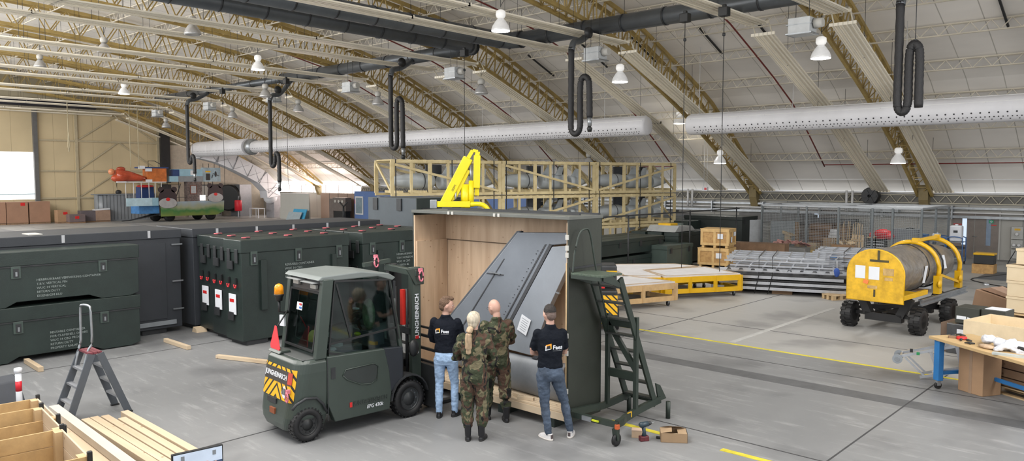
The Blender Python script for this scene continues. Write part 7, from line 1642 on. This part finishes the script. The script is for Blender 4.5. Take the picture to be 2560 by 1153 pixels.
for a in (-.75, .75):
    for b_ in (-.3, .3): m.b2((a-.03, b_-.03, 0), (a+.03, b_+.03, .82))
m.split('leg', paper, t)
t = thing('fire_extinguisher', 'red wheeled fire extinguisher cabinet standing by the dark arched opening', 'extinguisher', (-65.2, 34.2, 0)); MB().lathe([(.65, .28), (.7, .32), (1.55, .32), (1.62, .28)], n=18).build('body', mat('bright red', (.75, .02, .04), .4), t); MB().cyl((0, 0, 0), (0, 0, .65), .05, n=8).build('pole', paper, t); MB().cyl((0, 0, 1.6), (.1, 0, 2.0), .05, n=8).build('valve', greym, t)
pg = mat('partition grey', (.45, .45, .42), .6, 0, .04, 1); pb_ = mat('partition brown', (.30, .215, .17), .6, 0, .05, 1)
for k, (x0, x1, mt, lab) in enumerate(((-61.4, -59.1, pg, 'pale grey partition panel left of the leaning blue board'), (-59.0, -56.6, pg, 'pale grey partition panel behind the leaning blue board'))):
    t = thing('partition_panel', lab, 'partition', (x0, 36.2-k*.15, 0), 0, 'pale grey partition panels'); MB().b2((0, 0, 0), (x1-x0, .12, 2.25)).build('board', mt, t); MB().b2((0, -.02, 2.25), (x1-x0, .14, 2.3)).build('top_rail', white, t)
t = thing('partition_panel', 'brown partition wall between the grey panels and the blue cabin', 'partition', (-57.5, 37.8, 0)); MB().b2((0, 0, 0), (5.2, .12, 2.3)).build('board', pb_, t); m = MB()
for x in (1.3, 2.6, 3.9): m.b2((x, -.01, 0), (x+.04, 0, 2.3))
m.split('joint', darkm, t)
for k, (x, h, mt, lab) in enumerate(((-56.9, 1.0, mat('board blue', (.06, .33, .55), .5), 'bright blue board leaning on the partition'), (-57.2, .75, mat('board grey blue', (.33, .40, .44), .5), 'grey blue board leaning before the bright blue one'))):
    t = thing('leaning_board', lab, 'board', (x, 35.4-k*.3, 0)); MB().prism([(-.35, 0), (-.3, 0), (.05, h), (0, h)], -1.0, 1.0, 'x').build('sheet', mt, t)
t = thing('machine', 'old brown grey electric machine with dials before the brown partition', 'machine', (-53.2, 37.0, 0)); mg = mat('machine brown', (.13, .11, .10), .5); MB().b2((-.9, -.3, .9), (.9, .3, 2.0)).build('body', mg, t, .02); MB().b2((-1.5, -.2, .3), (-.95, .3, 1.9)).build('side_unit', mg, t); MB().b2((-.8, -.25, 0), (.8, .25, .9)).build('stand', blackplast, t); m = MB()
for x in (-.5, 0, .5): m.lathe([(0, .12), (.04, .12)], (x, -.3, 1.7), (0, -1, 0), 12)
m.split('dial', offwhite, t)
t = thing('office_cabin', 'blue office cabin with white framed windows behind the timber racks', 'cabin', (-48.6, 37.4, 0)); MB().b2((-2.6, -.6, 0), (16, .6, 2.55)).build('wall', navyb, t)
for x in (-1.9, 1.6): w_ = MB().b2((x-.5, -.66, .7), (x+.5, -.6, 2.15)).build('window_frame', white, t); MB().b2((x-.4, -.68, .8), (x+.4, -.66, 2.05)).build('pane', mat('cabin glass', (.20, .26, .30), .1), w_)
m = MB(); m.b2((-.6, -.66, 0), (.5, -.6, 2.1)); m.build('door', mat('cabin door', (.22, .21, .20), .4), t); MB().b2((-2.5, -.64, 1.55), (-2.3, -.6, 1.9)).build('red_box', red, t)
t = thing('dark_stand', 'small dark stand with arms in front of the blue cabin', 'stand', (-51.0, 35.6, 0)); m = MB(); m.cyl((0, 0, 0), (0, 0, 1.4), .08, n=8); m.beam((-.5, 0, 1.7), (0, 0, 1.35), .08, .08); m.beam((.5, 0, 1.7), (0, 0, 1.35), .08, .08); m.b2((-.3, -.3, 0), (.3, .3, .06)); m.build('stand_frame', darkm, t)
MB().b2((-.02, -.02, 0), (.02, .02, .01)).bm.free()
# ticket frames on the near box tops
tag(MB().b2((-18.7, 4.9, 2.425), (-18.2, 5.15, 2.445)).build('paper_sheet', offwhite), 'white paper sheet lying on the slate grey box at left', 'paper')
t = thing('door_loose', 'loose flat pale timber wedges by the foot of the slate grey box', 'wood block', (-17.6, 8.15, 0)); t.name = 'timber_wedge'; MB().prism([(-.1, 0), (.15, 0), (.1, .09), (-.05, .12)], -.1, .15, 'y').build('wedge', pineL, t)
# ================================================================ light
w = bpy.data.worlds.new('World'); SC.world = w; w.use_nodes = True
bg = w.node_tree.nodes['Background']; bg.inputs[0].default_value = (.93, .96, 1, 1); bg.inputs[1].default_value = 1.15
def area(loc, sx, sy, power, col=(1, .98, .95), rot=(0, 0, 0)):  # area lights added to brighten the hall, not fittings of the building
    l = bpy.data.lights.new('fill_light', 'AREA'); l.shape = 'RECTANGLE'; l.size = sx; l.size_y = sy; l.energy = power; l.color = col
    o = bpy.data.objects.new('fill_light', l); C.objects.link(o); o.location = loc; o.rotation_euler = rot
    return o
area((-8, 3.5, 9.3), 9, 7, 1500, rot=(R(8), 0, 0)); area((-19, 2.5, 9.3), 9, 6, 1400, rot=(R(20), 0, 0)); area((1.5, 14, 8.6), 5, 12, 1000, rot=(0, R(15), 0))
area((-32, 2, 9.3), 10, 6, 2200, rot=(R(35), 0, 0)); area((-46, 3, 9.3), 12, 6, 2600, rot=(R(38), 0, 0)); area((-60, 4, 9.0), 12, 6, 2600, rot=(R(42), 0, 0))
area((-59.5, 38.9, 2.65), 11, .5, 500, (1, .8, .72), rot=(R(-100), 0, 0))
area((-14, -2.5, 5.5), 14, 4, 500, rot=(R(112), 0, 0)); area((-34, -3, 5.5), 16, 4, 1100, rot=(R(118), 0, 0))  # added fill out of view behind the camera, tilted up to lighten the roof
def aimed_fill(loc, d, sx, sy, power):
    o = area(loc, sx, sy, power); o.rotation_euler = Vector(d).to_track_quat('-Z', 'Y').to_euler()
aimed_fill((4.2, 9, 4.5), (-.45, .75, .5), 5, 3, 900)  # added fill out of view at right, aimed up to lift the roof
